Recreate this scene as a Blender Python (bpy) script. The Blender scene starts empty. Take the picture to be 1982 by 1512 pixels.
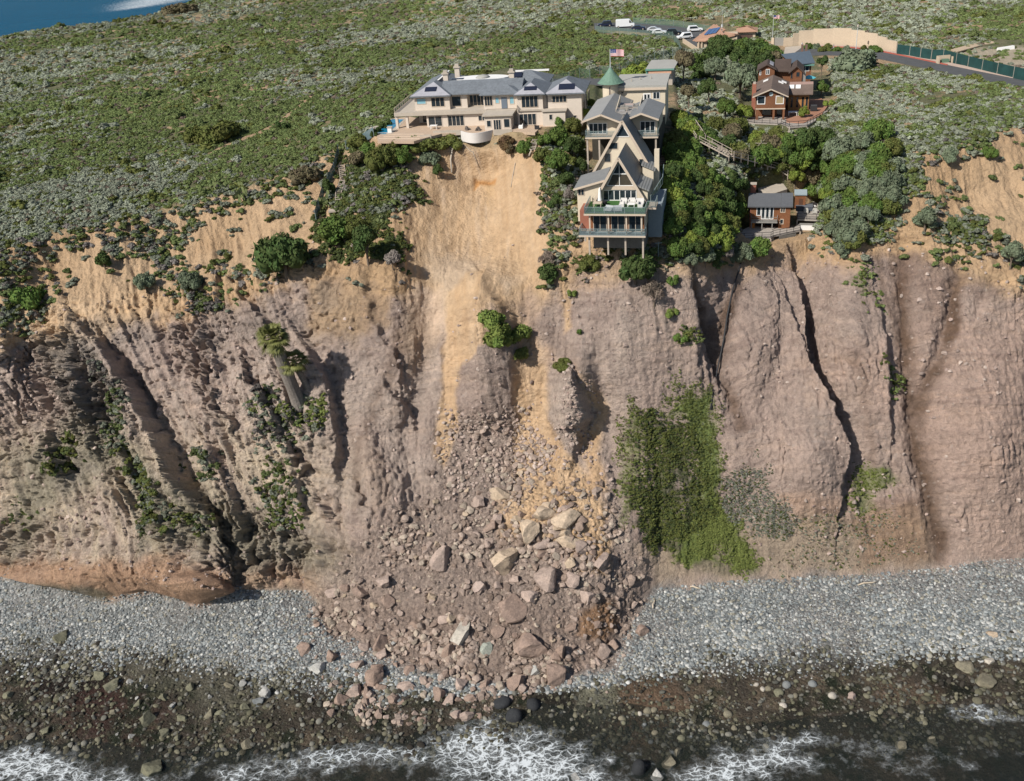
import bpy, bmesh, math, random
import numpy as np
from mathutils import Vector, Matrix
SC = bpy.context.scene
ROOT = SC.collection
# ------------------------------------------------------------------ camera
CAM_H = 108.0
PITCH = math.radians(28.0)
ROLL = math.radians(4.5)
F = 1880.0            # focal length in pixels of the 1982 x 1512 photograph
_f = np.array([0, math.cos(PITCH), -math.sin(PITCH)])
_r0 = np.array([1.0, 0, 0])
_u0 = np.array([0, math.sin(PITCH), math.cos(PITCH)])
_R = math.cos(ROLL)*_r0 - math.sin(ROLL)*_u0
_U = math.sin(ROLL)*_r0 + math.cos(ROLL)*_u0
_C = np.array([0, 0, CAM_H])
cam = bpy.data.cameras.new('camera')
camo = bpy.data.objects.new('camera', cam)
ROOT.objects.link(camo)
camo.matrix_world = Matrix(((_R[0], _U[0], -_f[0], 0), (_R[1], _U[1], -_f[1], 0), (_R[2], _U[2], -_f[2], CAM_H), (0, 0, 0, 1)))
cam.sensor_width = 36.0
cam.lens = 36.0*F/1982.0
cam.clip_start = 1.0
cam.clip_end = 60000
SC.camera = camo
# ------------------------------------------------------------------ sun and sky
SUN_AZ = math.atan2(-0.80, -0.60)     # x, y of the direction the light comes from
SUN_EL = math.radians(42)
sd = Vector((math.sin(SUN_AZ)*math.cos(SUN_EL), math.cos(SUN_AZ)*math.cos(SUN_EL), math.sin(SUN_EL)))
sl = bpy.data.lights.new('sun', 'SUN')
sl.energy = 4.55
sl.angle = math.radians(0.5)
sl.color = (1.0, 0.945, 0.86)
so = bpy.data.objects.new('sun', sl)
ROOT.objects.link(so)
so.rotation_euler = (-sd).to_track_quat('-Z', 'Y').to_euler()
W = bpy.data.worlds.new('World')
SC.world = W
W.use_nodes = True
wn = W.node_tree
wn.nodes.clear()
sky = wn.nodes.new('ShaderNodeTexSky')
sky.sky_type = 'NISHITA'
sky.sun_disc = False
sky.sun_elevation = SUN_EL
sky.sun_rotation = SUN_AZ
bg = wn.nodes.new('ShaderNodeBackground')
bg.inputs[1].default_value = 0.074
wo = wn.nodes.new('ShaderNodeOutputWorld')
wn.links.new(sky.outputs[0], bg.inputs[0])
wn.links.new(bg.outputs[0], wo.inputs[0])
SC.view_settings.view_transform = 'Standard'
SC.view_settings.look = 'None'
SC.view_settings.exposure = 0.28
SC.view_settings.gamma = 1.0
SC.cycles.max_bounces = 5
SC.cycles.diffuse_bounces = 2
SC.cycles.glossy_bounces = 2
SC.cycles.transmission_bounces = 4
SC.cycles.transparent_max_bounces = 6
# ------------------------------------------------------------------ photo pixel <-> world
def ray(px, py):
    px = np.asarray(px, float); py = np.asarray(py, float)
    d = _f + _R*((px-991)/F)[..., None] + _U*((756-py)/F)[..., None]
    return d
def onz(px, py, z):
    """the point of the horizontal plane z seen at a pixel of the photograph"""
    d = ray(px, py)
    t = (np.asarray(z, float)-CAM_H)/d[..., 2]
    return _C + d*t[..., None]
def proj(P):
    q = np.asarray(P, float)-_C
    w = q@_f
    return 991+F*(q@_R)/w, 756-F*(q@_U)/w
# ------------------------------------------------------------------ numpy noise
_rng = np.random.RandomState(7)
_LAT = _rng.rand(64, 64, 64).astype(np.float32)
def vnoise(p, off=0.0):
    p = p+off*17.31
    i = np.floor(p).astype(np.int32)
    f = (p-i).astype(np.float32)
    f = f*f*(3-2*f)
    i &= 63
    j = (i+1) & 63
    a, b, c = i[:, 0], i[:, 1], i[:, 2]
    A, B, D = j[:, 0], j[:, 1], j[:, 2]
    fx, fy, fz = f[:, 0], f[:, 1], f[:, 2]
    x00 = _LAT[a, b, c]*(1-fx)+_LAT[A, b, c]*fx
    x10 = _LAT[a, B, c]*(1-fx)+_LAT[A, B, c]*fx
    x01 = _LAT[a, b, D]*(1-fx)+_LAT[A, b, D]*fx
    x11 = _LAT[a, B, D]*(1-fx)+_LAT[A, B, D]*fx
    y0 = x00*(1-fy)+x10*fy
    y1 = x01*(1-fy)+x11*fy
    return (y0*(1-fz)+y1*fz)*2-1          # -1 .. 1
def fbm(p, scale, octv=4, off=0.0, gain=0.5, ridged=False):
    s = 0; a = 1.0; n = 0
    q = p*scale
    for k in range(octv):
        v = vnoise(q*(2.03**k), off+k*3.7)
        if ridged:
            v = 1-2*np.abs(v)
        s = s+v*a; n += a; a *= gain
    return s/n
def worley(p, off=0):
    """distance between the two nearest cell points: 0 on the cracks between blocks"""
    i0 = np.floor(p).astype(np.int32); f1 = np.full(len(p), 9., np.float32); f2 = f1.copy()
    for dx in (-1, 0, 1):
        for dy in (-1, 0, 1):
            for dz in (-1, 0, 1):
                a = (i0[:, 0]+dx); b = (i0[:, 1]+dy); c = (i0[:, 2]+dz)
                A, B, D = (a+off) & 63, b & 63, c & 63
                d = (a+_LAT[A, B, D]-p[:, 0])**2+(b+_LAT[B, D, A]-p[:, 1])**2+(c+_LAT[D, A, B]-p[:, 2])**2
                d = np.sqrt(d).astype(np.float32)
                f2 = np.minimum(f2, np.maximum(f1, d)); f1 = np.minimum(f1, d)
    return f2-f1, f1
def sstep(a, b, x):
    t = np.clip((x-a)/(b-a), 0, 1)
    return t*t*(3-2*t)
# ------------------------------------------------------------------ terrain: breaklines read off the photograph, each with its height
LN = [
 [(-500, 2000, -2.0), (2500, 2000, -2.0)],
 [(-500, 1560, -1.0), (1000, 1545, -1.0), (2500, 1530, -1.0)],
 [(-500, 1440, 0.1), (0, 1425, .1), (300, 1432, .1), (600, 1430, .1), (850, 1390, .1), (1000, 1350, .1), (1250, 1350, .1), (1500, 1390, .1), (1700, 1365, .1), (1982, 1330, .1), (2500, 1290, .1)],
 [(-500, 1270, .8), (0, 1250, .8), (300, 1262, .8), (600, 1310, .8), (900, 1345, .7), (1100, 1335, .7), (1300, 1290, .9), (1600, 1275, 1.0), (1982, 1255, 1.0), (2500, 1230, 1.0)],
 [(-500, 1110, 3), (0, 1118, 3), (100, 1140, 3), (200, 1162, 3), (300, 1150, 3), (400, 1178, 3), (450, 1150, 3), (600, 1145, 3), (640, 1190, 2.2), (700, 1240, 1.8), (780, 1262, 1.6), (900, 1300, 1.5), (1050, 1305, 1.5), (1150, 1270, 1.6), (1210, 1210, 2), (1270, 1140, 3.2), (1400, 1125, 3.5), (1550, 1118, 3.5), (1700, 1110, 3.5), (1850, 1095, 3.5), (1982, 1082, 3.5), (2500, 1040, 3.5)],
 [(-500, 880, 22), (0, 872, 22), (300, 868, 23), (450, 860, 24), (600, 832, 26), (700, 845, 24.5), (780, 850, 23.5), (860, 845, 23.5), (1000, 840, 23.5), (1100, 840, 24.3), (1250, 822, 26.5), (1500, 795, 24.7), (1750, 764, 27), (1982, 800, 23.3), (2500, 790, 23)],
 [(-500, 670, 42), (0, 655, 42), (60, 628, 42), (150, 620, 43), (300, 600, 43), (400, 585, 44), (500, 555, 46), (600, 512, 49.3), (700, 520, 49), (760, 540, 48), (820, 560, 44.8), (940, 560, 44.5), (1020, 560, 45), (1070, 545, 47), (1120, 500, 50), (1250, 498, 50), (1350, 498, 50), (1400, 495, 47), (1480, 496, 43.8), (1560, 486, 43.8), (1620, 474, 46), (1650, 490, 46), (1700, 450, 48.5), (1800, 475, 47), (1900, 530, 43), (1982, 540, 42), (2500, 560, 40)],
 [(-500, 530, 52), (0, 500, 52), (150, 450, 53.3), (300, 420, 54.3), (400, 390, 56), (550, 345, 58.3), (620, 300, 61), (700, 278, 63.0), (800, 281, 63.4), (940, 280, 63.55), (1020, 279, 63.6), (1065, 320, 62), (1120, 410, 56.5), (1200, 400, 57), (1300, 430, 54.5), (1400, 430, 51), (1460, 468, 45.4), (1560, 462, 45.4), (1620, 440, 47.6), (1680, 380, 53.5), (1800, 305, 58), (1900, 265, 60), (1982, 250, 60), (2500, 210, 61)],
 [(-500, 430, 56), (0, 400, 57), (300, 340, 58), (500, 290, 59.8), (640, 245, 63.2), (740, 240, 65), (900, 242, 65.2), (1050, 242, 65), (1120, 262, 63.2), (1200, 300, 61), (1300, 340, 59), (1400, 330, 57.3), (1460, 365, 53), (1560, 350, 55), (1700, 280, 60), (1800, 230, 61.5), (1982, 195, 61.8), (2500, 170, 62)],
 [(-500, 310, 57), (0, 285, 58), (300, 240, 58.5), (600, 190, 61.5), (750, 180, 65), (900, 170, 65.2), (1050, 178, 65), (1150, 195, 64.8), (1250, 207, 64), (1320, 220, 63), (1400, 225, 61.5), (1500, 237, 60.2), (1560, 238, 60.2), (1650, 200, 61), (1750, 170, 61.5), (1982, 162, 62), (2500, 150, 62)],
 [(-500, 245, 56), (0, 185, 57), (300, 150, 57.5), (600, 125, 60), (900, 118, 62), (1100, 125, 63), (1250, 130, 63), (1400, 130, 62), (1500, 135, 61), (1600, 110, 60.8), (1750, 103, 60.8), (1982, 128, 61.2), (2500, 130, 61)],
 [(-500, 185, 55), (0, 112, 56), (300, 72, 56), (600, 60, 58), (900, 60, 59.3), (1200, 62, 60), (1400, 60, 60), (1600, 62, 60.5), (1982, 70, 62), (2500, 60, 64)],
 [(-500, 140, 53), (0, 72, 53), (100, 55, 53.5), (200, 45, 53.5), (300, 27, 54), (370, 5, 54), (450, -25, 55), (700, -40, 58), (1200, -50, 61), (2000, -60, 66), (2500, -60, 68)],
]
NR = [16, 60, 70, 100, 200, 210, 125, 80, 80, 60, 52, 50, 20]
_cols = np.concatenate([np.linspace(-500, -40, 60), np.arange(-36, 2020, 2.1), np.linspace(2030, 2500, 60)])
NC = len(_cols)
_L3 = []
for L in LN:
    a = np.array(L, float)
    k = 9
    pad = np.pad(_cols, (k, k), mode='edge')
    r = np.interp(_cols, a[:, 0], a[:, 1]); z = np.interp(_cols, a[:, 0], a[:, 2])
    ker = np.hanning(2*k+1); ker /= ker.sum()
    r = np.convolve(np.pad(r, k, mode='edge'), ker, 'valid'); z = np.convolve(np.pad(z, k, mode='edge'), ker, 'valid')
    _L3.append(onz(_cols, r, z))
far = _L3[-1].copy()
wl = 1-sstep(420, 620, _cols)
sc_ = 1.12*wl+5.0*(1-wl)
far[:, 0] *= sc_; far[:, 1] *= sc_; far[:, 2] = -4*wl + 90*(1-wl)
_L3.append(far)
rows = []
for k in range(len(_L3)-1):
    n = NR[k] if k < len(NR) else 20
    t = (np.arange(n)/n)[:, None, None]
    rows.append(_L3[k][None]*(1-t)+_L3[k+1][None]*t)
rows.append(_L3[-1][None])
G = np.concatenate(rows, 0)              # NRW x NC x 3
NRW = G.shape[0]
def blur_rows(A, k):
    ker = np.hanning(2*k+1); ker /= ker.sum()
    P = np.concatenate([np.repeat(A[:1], k, 0), A, np.repeat(A[-1:], k, 0)], 0)
    out = np.zeros_like(A)
    for i, w in enumerate(ker):
        if w: out += P[i:i+A.shape[0]]*w
    return out
mid = slice(40, NRW-60)
Gb = blur_rows(G, 12)
G[mid] = Gb[mid]
BU, BV = proj(G.reshape(-1, 3)); BU = BU.reshape(NRW, NC); BV = BV.reshape(NRW, NC)
def normals(A):
    du = np.gradient(A, axis=1); dv = np.gradient(A, axis=0)
    n = np.cross(du, dv)
    return n/np.maximum(np.linalg.norm(n, axis=2, keepdims=True), 1e-9)
N0 = normals(G)
U_ = BU.ravel(); V_ = BV.ravel()
P0 = G.reshape(-1, 3)
SLOPE = (1-np.clip(blur_rows(N0[..., 2:3], 10)[..., 0], 0, 1)).ravel()   # 0 flat .. 1 vertical
# ---- masks in the photograph's own coordinates, used to lay out what the ground is made of
_wx = fbm(P0, 0.12, 3, 1.0); _wy = fbm(P0, 0.12, 3, 9.0)
_fx = fbm(P0, 0.7, 3, 4.0); _fy = fbm(P0, 0.7, 3, 5.0)
def poly(pts, soft=10, warp=14):
    """soft mask of a polygon (pixels), its outline broken up by noise"""
    p = np.array(pts, float)
    x = U_+warp*(_wx+0.6*_fx); y = V_+warp*(_wy+0.6*_fy)
    out = np.zeros(len(x), np.float32)
    m = (x > p[:, 0].min()-soft*2) & (x < p[:, 0].max()+soft*2) & (y > p[:, 1].min()-soft*2) & (y < p[:, 1].max()+soft*2)
    xx = x[m]; yy = y[m]
    ins = np.zeros(len(xx), bool); dist = np.full(len(xx), 1e9)
    n = len(p)
    for i in range(n):
        a = p[i]; b = p[(i+1) % n]
        cond = ((a[1] > yy) != (b[1] > yy))
        if b[1] != a[1]:
            ins ^= cond & (xx < (b[0]-a[0])*(yy-a[1])/(b[1]-a[1])+a[0])
        e = b-a; l = max(e@e, 1e-9)
        t = np.clip(((xx-a[0])*e[0]+(yy-a[1])*e[1])/l, 0, 1)
        dist = np.minimum(dist, np.hypot(xx-a[0]-t*e[0], yy-a[1]-t*e[1]))
    sd_ = np.where(ins, dist, -dist)
    out[m] = sstep(-soft, soft, sd_)
    return out
def line_field(pts, reach, warp=6):
    """signed distance (negative left, positive right when walking down) to a polyline, arc parameter 0..1"""
    p = np.array(pts, float)
    x = U_+warp*(_wx+.8*_fx); y = V_+warp*(_wy+.8*_fy)
    m = np.nonzero((x > p[:, 0].min()-reach) & (x < p[:, 0].max()+reach) & (y > p[:, 1].min()-reach) & (y < p[:, 1].max()+reach))[0]
    xx = x[m]; yy = y[m]
    best = np.full(len(m), 1e9); sgn = np.zeros(len(m)); par = np.zeros(len(m))
    seg = np.hypot(*np.diff(p, axis=0).T); cum = np.concatenate([[0], np.cumsum(seg)]); tot = cum[-1]
    for i in range(len(p)-1):
        a = p[i]; e = p[i+1]-a; l = e@e
        t = ((xx-a[0])*e[0]+(yy-a[1])*e[1])/l
        tc = np.clip(t, 0, 1)
        d = np.hypot(xx-a[0]-tc*e[0], yy-a[1]-tc*e[1])
        cr = e[0]*(yy-a[1])-e[1]*(xx-a[0])
        u = d < best
        best[u] = d[u]; sgn[u] = np.where(cr[u] > 0, -1, 1); par[u] = (cum[i]+tc[u]*seg[i])/tot
    return m, best, sgn, par
_brk = fbm(P0, .13, 3, 151.)
DISP = np.zeros(len(U_), np.float32)     # metres, along the normal
def gully(pts, w=14, d=2.0, warp=8):
    m, b, s, t = line_field(pts, w*3, warp)
    DISP[m] -= .7*d*np.exp(-(b/w)**2)*np.sin(np.clip(t, .04, .96)*math.pi)**.4
def step(pts, h=3.0, wl=60, wr=8, warp=10, back=0.3, bk=.45):
    """a buttress standing proud left of the line, breaking off sharply on its right"""
    m, b, s, t = line_field(pts, max(wl, wr)*2.6, warp)
    left = s < 0
    env = np.sin(np.clip(t, .02, .98)*math.pi)**.5
    v = np.where(left, np.exp(-(b/wl)**1.6), np.exp(-(b/wr)**2)*1.0)
    v = np.where(left, h*v, h*np.where(b < wr, 1-b/wr, 0)-back*h*np.exp(-((b-wr)/(wr*1.6))**2)*(b > wr*.3))
    DISP[m] += .62*v*env*np.clip(1-.45*bk+bk*1.25*_brk[m], .05, 1.5)
def bump(cx, cy, rx, ry, h, rot=0, p=2.0, warp=6):
    c, s = math.cos(math.radians(rot)), math.sin(math.radians(rot))
    x = U_+warp*(_wx+.8*_fx)-cx; y = V_+warp*(_wy+.8*_fy)-cy
    q = ((x*c+y*s)/rx)**2+((-x*s+y*c)/ry)**2
    m = q < 6
    DISP[m] += (h*np.exp(-q[m]**(p/2)))
_seg = np.concatenate([k+np.arange(NR[k])/NR[k] for k in range(len(_L3)-1)]+[[len(_L3)-1.0]])
SEG = np.repeat(_seg[:, None], NC, 1).ravel()
# ---- shape of the cliff: gullies, buttresses, blocks
gully([(60, 640), (150, 700), (215, 760), (250, 850), (300, 960), (330, 1050)], 9, 2.2)
step([(160, 625), (215, 690), (250, 750), (310, 840), (360, 930), (420, 1020), (450, 1090)], 8.5, 75, 10, 14, .7, .25)
step([(95, 640), (150, 720), (185, 800), (190, 860)], 3.2, 40, 8, 12, .5)
step([(20, 690), (70, 760), (110, 860), (150, 960)], 2.6, 40, 8, 12, .5)
step([(200, 900), (230, 960), (265, 1030)], 2.2, 30, 7, 12, .5)
step([(380, 600), (420, 700), (440, 800)], 2.0, 40, 8, 14, .4)
step([(455, 560), (510, 620), (540, 660)], 3.0, 40, 8, 10, .5)
step([(400, 860), (440, 940), (480, 1040), (500, 1110)], 3.5, 45, 8, 12, .5)
step([(560, 900), (600, 1000), (650, 1090)], 3.0, 45, 9, 12, .5)
step([(560, 620), (600, 680), (635, 740), (650, 850), (650, 960)], 4.0, 60, 12, 10, .8)
step([(690, 520), (720, 600), (760, 680), (790, 780)], 2.4, 50, 10, 14, .3)
gully([(330, 690), (370, 720), (410, 700)], 10, 2.5)
for a in range(6):
    x0 = 20+a*105+random.Random(a).uniform(-15, 15)
    y0 = 760+random.Random(a+50).uniform(-60, 60)
    gully([(x0, y0), (x0+25, y0+90), (x0+60, y0+210)], 5, 1.3, 10)
bump(300, 1105, 170, 42, 5.5, 6); bump(110, 1125, 110, 30, 4.0, 4); bump(400, 1140, 60, 26, 4.0, 20)
bump(560, 1110, 70, 30, 2.0); bump(330, 1050, 60, 40, 3)
# right hand buttresses
step([(1525, 520), (1545, 620), (1560, 700), (1590, 770), (1618, 830), (1632, 880), (1625, 970)], 9.0, 85, 9, 12, .45, .2)
step([(1500, 560), (1530, 650), (1548, 700)], 2.0, 40, 7, 8, .6)
bump(1560, 900, 50, 90, 4.0, -8); bump(1500, 900, 55, 120, 2.6, -8); bump(1640, 640, 50, 150, 3.0, -8)
step([(1690, 560), (1705, 660), (1715, 800), (1722, 880)], 3.0, 60, 10, 8, .4)
gully([(1345, 520), (1375, 620), (1395, 720), (1420, 820)], 16, 3.2)
gully([(1400, 540), (1385, 640), (1390, 720)], 10, 1.0)
gully([(1745, 470), (1748, 600), (1755, 720), (1775, 850), (1800, 960), (1822, 1080)], 20, 3.4)
gully([(1855, 520), (1830, 640), (1790, 740), (1770, 800)], 15, 2.6)
gully([(1640, 780), (1670, 900), (1690, 1000)], 16, 1.4)
bump(1890, 860, 90, 180, 5.0, -6); bump(1450, 650, 45, 160, 3.0, 8); bump(1200, 640, 80, 110, 3.2)
step([(1330, 500), (1345, 600), (1352, 680)], 2.2, 40, 12, 8, .3)
step([(1880, 640), (1930, 560), (1982, 560)], 2.0, 30, 10, 8, .3)
# slump blocks in the slide
m, b, s, t = line_field([(845, 880), (862, 760), (885, 640), (915, 560), (945, 540), (975, 560), (1000, 640), (1030, 700), (1060, 760)], 60, 5)
step([(945, 545), (985, 600), (1010, 680), (1000, 760)], 3.0, 60, 12, 8, .2)
bump(950, 620, 55, 90, 6.5, 4); bump(960, 720, 60, 70, 5.0); bump(925, 790, 60, 45, 2.4)
bump(1112, 770, 34, 100, 5.5, 8, 2.6)
step([(1100, 700), (1120, 745), (1138, 790), (1130, 850), (1115, 890)], 5.0, 40, 7, 10, .5, .2)
gully([(840, 560), (830, 640), (820, 720), (790, 820), (780, 900), (820, 980)], 20, 2.0)
gully([(1060, 560), (1080, 660), (1095, 700)], 14, 1.6)
gully([(1160, 700), (1180, 800), (1190, 900), (1200, 1000)], 16, 1.4)
bump(720, 920, 26, 110, 2.6, -8); bump(770, 960, 20, 90, 1.6, -4)
gully([(690, 860), (695, 940), (730, 1010)], 12, 1.6)
step([(735, 720), (765, 770), (800, 810), (800, 840)], 3.2, 40, 8, 12, .5)
bump(920, 320, 70, 40, -3.2); gully([(905, 330), (907, 312), (945, 318)], 5, 1.0, 2)
bump(1040, 990, 130, 70, 1.5)
# sand bowls
bump(330, 480, 70, 50, -2.0); bump(100, 520, 60, 40, -2.0); bump(1880, 380, 60, 60, -2.4); bump(450, 470, 40, 60, -1.6)
# general relief
cliff = sstep(3.9, 4.3, SEG)*(1-sstep(6.0, 6.35, SEG))
sandz = sstep(5.9, 6.2, SEG)*(1-sstep(6.9, 7.3, SEG))
leftm = 1-sstep(560, 760, U_)
slide = poly([(770, 540), (800, 300), (850, 270), (1030, 270), (1060, 400), (1050, 500), (1110, 640), (1190, 760), (1215, 1000), (1240, 1180), (1190, 1275), (1000, 1320), (850, 1310), (700, 1260), (610, 1180), (690, 1080), (640, 960), (640, 700), (700, 640)], 25, 14)
bowl = poly([(790, 560), (800, 420), (800, 300), (850, 262), (1035, 265), (1060, 400), (1050, 520), (1040, 600), (960, 560), (860, 640), (800, 660)], 20, 12)
fan = poly([(870, 820), (1010, 810), (1100, 900), (1190, 960), (1245, 1160), (1190, 1290), (1000, 1330), (800, 1290), (640, 1230), (600, 1150), (700, 1060), (820, 960)], 25, 16)
st = P0.copy(); st[:, 2] *= 3.2
ridx = P0.copy(); ridx[:, 0] += ridx[:, 2]*0.5*leftm; ridx[:, 1] *= .25; ridx[:, 2] *= .16      # runnels down the face
run = fbm(ridx, .42, 4, 2.0, .55, True)
rock = cliff*(1-0.75*bowl)*(1-.6*fan)
rgt = sstep(1150, 1300, U_)
DISP += rock*(1.1*run*(0.30+0.85*leftm)+0.7*fbm(P0, .16, 3, 3.0)+0.5*fbm(st, .35, 3, 6.0)*(0.25+.5*leftm)-0.22*fbm(P0*np.array([1, .8, .55]), .8, 4, 8.0, .6, True))
_r9 = random.Random(77)
for a in range(15):
    x0 = 10+a*43+_r9.uniform(-14, 14); y0 = _r9.uniform(620, 900)
    step([(x0, y0), (x0+_r9.uniform(20, 40), y0+60), (x0+_r9.uniform(50, 80), y0+130), (x0+_r9.uniform(80, 120), y0+_r9.uniform(170, 230))], _r9.uniform(2.0, 4.6), _r9.uniform(14, 38), _r9.uniform(4, 8), 26, .6, 1.0)
br = -fbm(P0, .38, 4, 31., .55, True)
rough_l = poly([(30, 620), (140, 620), (260, 800), (200, 860), (60, 800)], 30)+poly([(330, 640), (420, 620), (430, 720), (350, 740)], 20)+poly([(270, 1000), (440, 960), (560, 1020), (700, 1060), (650, 1110), (480, 1140), (380, 1110)], 20)+poly([(0, 1000), (120, 1000), (150, 1090), (0, 1100)], 20)
DISP += 2.7*np.clip(rough_l, 0, 1)*br
DISP += bowl*(0.5*fbm(ridx, .35, 3, 12.)+.22*fbm(P0, .9, 3, 13.))
DISP += fan*(0.9*fbm(P0, .16, 3, 14.)-0.5*fbm(P0, .5, 4, 15., .6, True))
DISP += sandz*(1-bowl)*(0.7*run+0.4*fbm(P0, .3, 3, 16.))
plat = sstep(7.0, 7.4, SEG)
DISP += plat*(0.35*fbm(P0, .05, 3, 17.)+.12*fbm(P0, .5, 2, 18.))*(1-sstep(11.9, 12.1, SEG))
DISP += (1-sstep(11.9, 12.1, SEG))*(1-sstep(3.5, 4.2, SEG))*(0.12*fbm(P0, .25, 4, 19.)+.05*fbm(P0, 1.1, 3, 20.))
lowflat = (1-sstep(2.6, 3.2, SEG))*sstep(1.0, 1.6, SEG)
DISP += lowflat*0.28*fbm(P0, .09, 3, 21.)
# finer relief: cracks, beds, runnels and loose ground
cr1 = -fbm(P0, 1.3, 3, 101., .6, True); cr2 = fbm(P0, .55, 3, 102., .55, True)
bed = P0.copy(); bed[:, 2] += .5*_wx+.02*bed[:, 0]; bed[:, 0] *= .16; bed[:, 1] *= .16; bed[:, 2] *= 1.5
beds = fbm(bed, 1.0, 3, 103., .6)
_rb = P0.copy(); _rb[:, 0] += _rb[:, 2]*(.42*leftm-.05)+1.2*_wx; _rb[:, 1] *= .10; _rb[:, 2] *= .055
rib = fbm(_rb, .62, 4, 191., .6, True); rib = np.sign(rib)*np.abs(rib)**.8
_rbm = sstep(-.35, .25, fbm(P0, .05, 3, 192.))
DISP += rock*(.95*rib*leftm*_rbm+.22*rib*(1-leftm)*_rbm)
fine_run = fbm(ridx*np.array([1.0, 1, .8]), 1.5, 3, 104., .6, True)
DISP += rock*(.20*cr1+.34*np.clip(beds, -.6, .6)*(.35+.65*sstep(-.2, .4, fbm(P0, .07, 2, 105.)))*(1-.3*rgt)+.42*fine_run*leftm*sstep(700, 820, V_)+.16*fine_run*(1-.6*rgt))
DISP -= rock*.9*sstep(.62, .9, cr2)*(.15+.85*leftm)
DISP += sandz*(1-bowl)*(.22*fine_run+.12*cr1)+fan*.22*cr1+bowl*.16*fine_run
_w = np.nonzero(rock > .02)[0]
_q = P0[_w].copy(); _q += .5*np.stack([_wx[_w], _wy[_w], _fx[_w]], 1); _q[:, 0] += _q[:, 2]*.45*leftm[_w]
_e1, _c1 = worley(_q*np.array([.75, .35, .12])); _e2, _c2 = worley(_q*np.array([1.1, .8, .34]), 11)
_k = (.07+1.0*np.clip(rough_l[_w], 0, 1)+.45*sstep(.22, .5, fbm(P0[_w], .055, 3, 181.)))*rock[_w]
DISP[_w] += _k*(1.0*sstep(0, .30, _e1)-.25*_c1+.40*sstep(0, .25, _e2)-.08*_c2)
CRACK_SHADE = np.zeros(len(U_), np.float32); CRACK_SHADE[_w] = (1-sstep(.0, .10, _e1))*_k
bump(915, 400, 85, 105, -4.0, 0, 2.6); bump(925, 300, 90, 16, -1.4)
# pads under the buildings and roads are kept level
PADS = []
def xypoly(p, soft):
    m = (P0[:, 0] > p[:, 0].min()-soft*2) & (P0[:, 0] < p[:, 0].max()+soft*2) & (P0[:, 1] > p[:, 1].min()-soft*2) & (P0[:, 1] < p[:, 1].max()+soft*2)
    xx = P0[m, 0]; yy = P0[m, 1]; ins = np.zeros(len(xx), bool); dist = np.full(len(xx), 1e9)
    for i in range(len(p)):
        a = p[i]; b = p[(i+1) % len(p)]
        cond = ((a[1] > yy) != (b[1] > yy))
        if b[1] != a[1]: ins ^= cond & (xx < (b[0]-a[0])*(yy-a[1])/(b[1]-a[1])+a[0])
        e = b-a; l = max(e@e, 1e-9); t = np.clip(((xx-a[0])*e[0]+(yy-a[1])*e[1])/l, 0, 1)
        dist = np.minimum(dist, np.hypot(xx-a[0]-t*e[0], yy-a[1]-t*e[1]))
    out = np.zeros(len(P0), np.float32); out[m] = sstep(-soft, soft*.3, np.where(ins, dist, -dist)); return out
def pad(pts, z, soft=14, k=1.0, warp=0):
    q = onz(np.array([p[0] for p in pts], float), np.array([p[1] for p in pts], float), z)[:, :2]
    PADS.append((xypoly(q, soft/10.0), z, k))
TER_HOOK = []
P1 = P0+N0.reshape(-1, 3)*DISP[:, None]
def ypix(lo, hi):
    return sstep(lo, hi, V_)
pad([(714, 256), (729, 258), (758, 232), (800, 190), (980, 130), (1060, 140), (1160, 160), (1165, 190), (1130, 232), (1060, 250), (1036, 254), (1000, 258), (985, 256), (895, 256), (845, 250), (800, 268), (730, 268)], 64.95, 8)
pad([(1160, 215), (1160, 160), (1300, 130), (1310, 205), (1290, 215)], 64.0, 12)
pad([(1410, 236), (1440, 200), (1460, 130), (1600, 120), (1612, 200), (1600, 222), (1560, 244), (1510, 246)], 60.1, 10)
pad([(1400, 452), (1436, 440), (1450, 415), (1500, 402), (1545, 400), (1590, 390), (1605, 405), (1600, 436), (1560, 462), (1496, 470), (1400, 470)], 46.2, 10)
pad([(1140, 70), (1150, 40), (1300, 46), (1400, 40), (1440, 90), (1330, 110), (1280, 74)], 59.6, 14)
pad([(1490, 120), (1500, 80), (1650, 80), (1850, 115), (2100, 160), (2100, 200), (1850, 150), (1650, 115)], 60.85, 20)
for w, z, k in PADS:
    P1[:, 2] = P1[:, 2]*(1-w*k)+z*w*k
TV = P1
TU, TVV = proj(TV)
GR = TV.reshape(NRW, NC, 3)
N1 = normals(GR)
SL = N1[..., 2].ravel()
# ---- what the ground is made of (surface colours, with crack shade mixed in)
def col(*c): return np.array(c, np.float32)
nA = fbm(P0, .06, 4, 40.)[:, None]; nB = fbm(P0, .35, 4, 41.)[:, None]; nC = fbm(P0, 1.6, 3, 42.)[:, None]
nD = fbm(ridx, .8, 4, 43.)[:, None]
def mix(c, k, w):
    w = np.clip(np.asarray(w), 0, 1)
    if w.ndim == 1: w = w[:, None]
    return c*(1-w)+k*w
mauve = col(.40, .305, .26); mauve2 = col(.50, .405, .345); sand = col(.43, .29, .17); sandl = col(.51, .37, .24)
olive = col(.27, .25, .185); orange = col(.42, .25, .155); dirt = col(.16, .105, .075); soil = col(.40, .28, .17)
grn = col(.085, .105, .045); grey = col(.25, .25, .235)
C = np.repeat(mauve[None], len(U_), 0)
C = mix(C, mauve2, .5+nA[:, 0]*.9+nD[:, 0]*.5)
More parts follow.
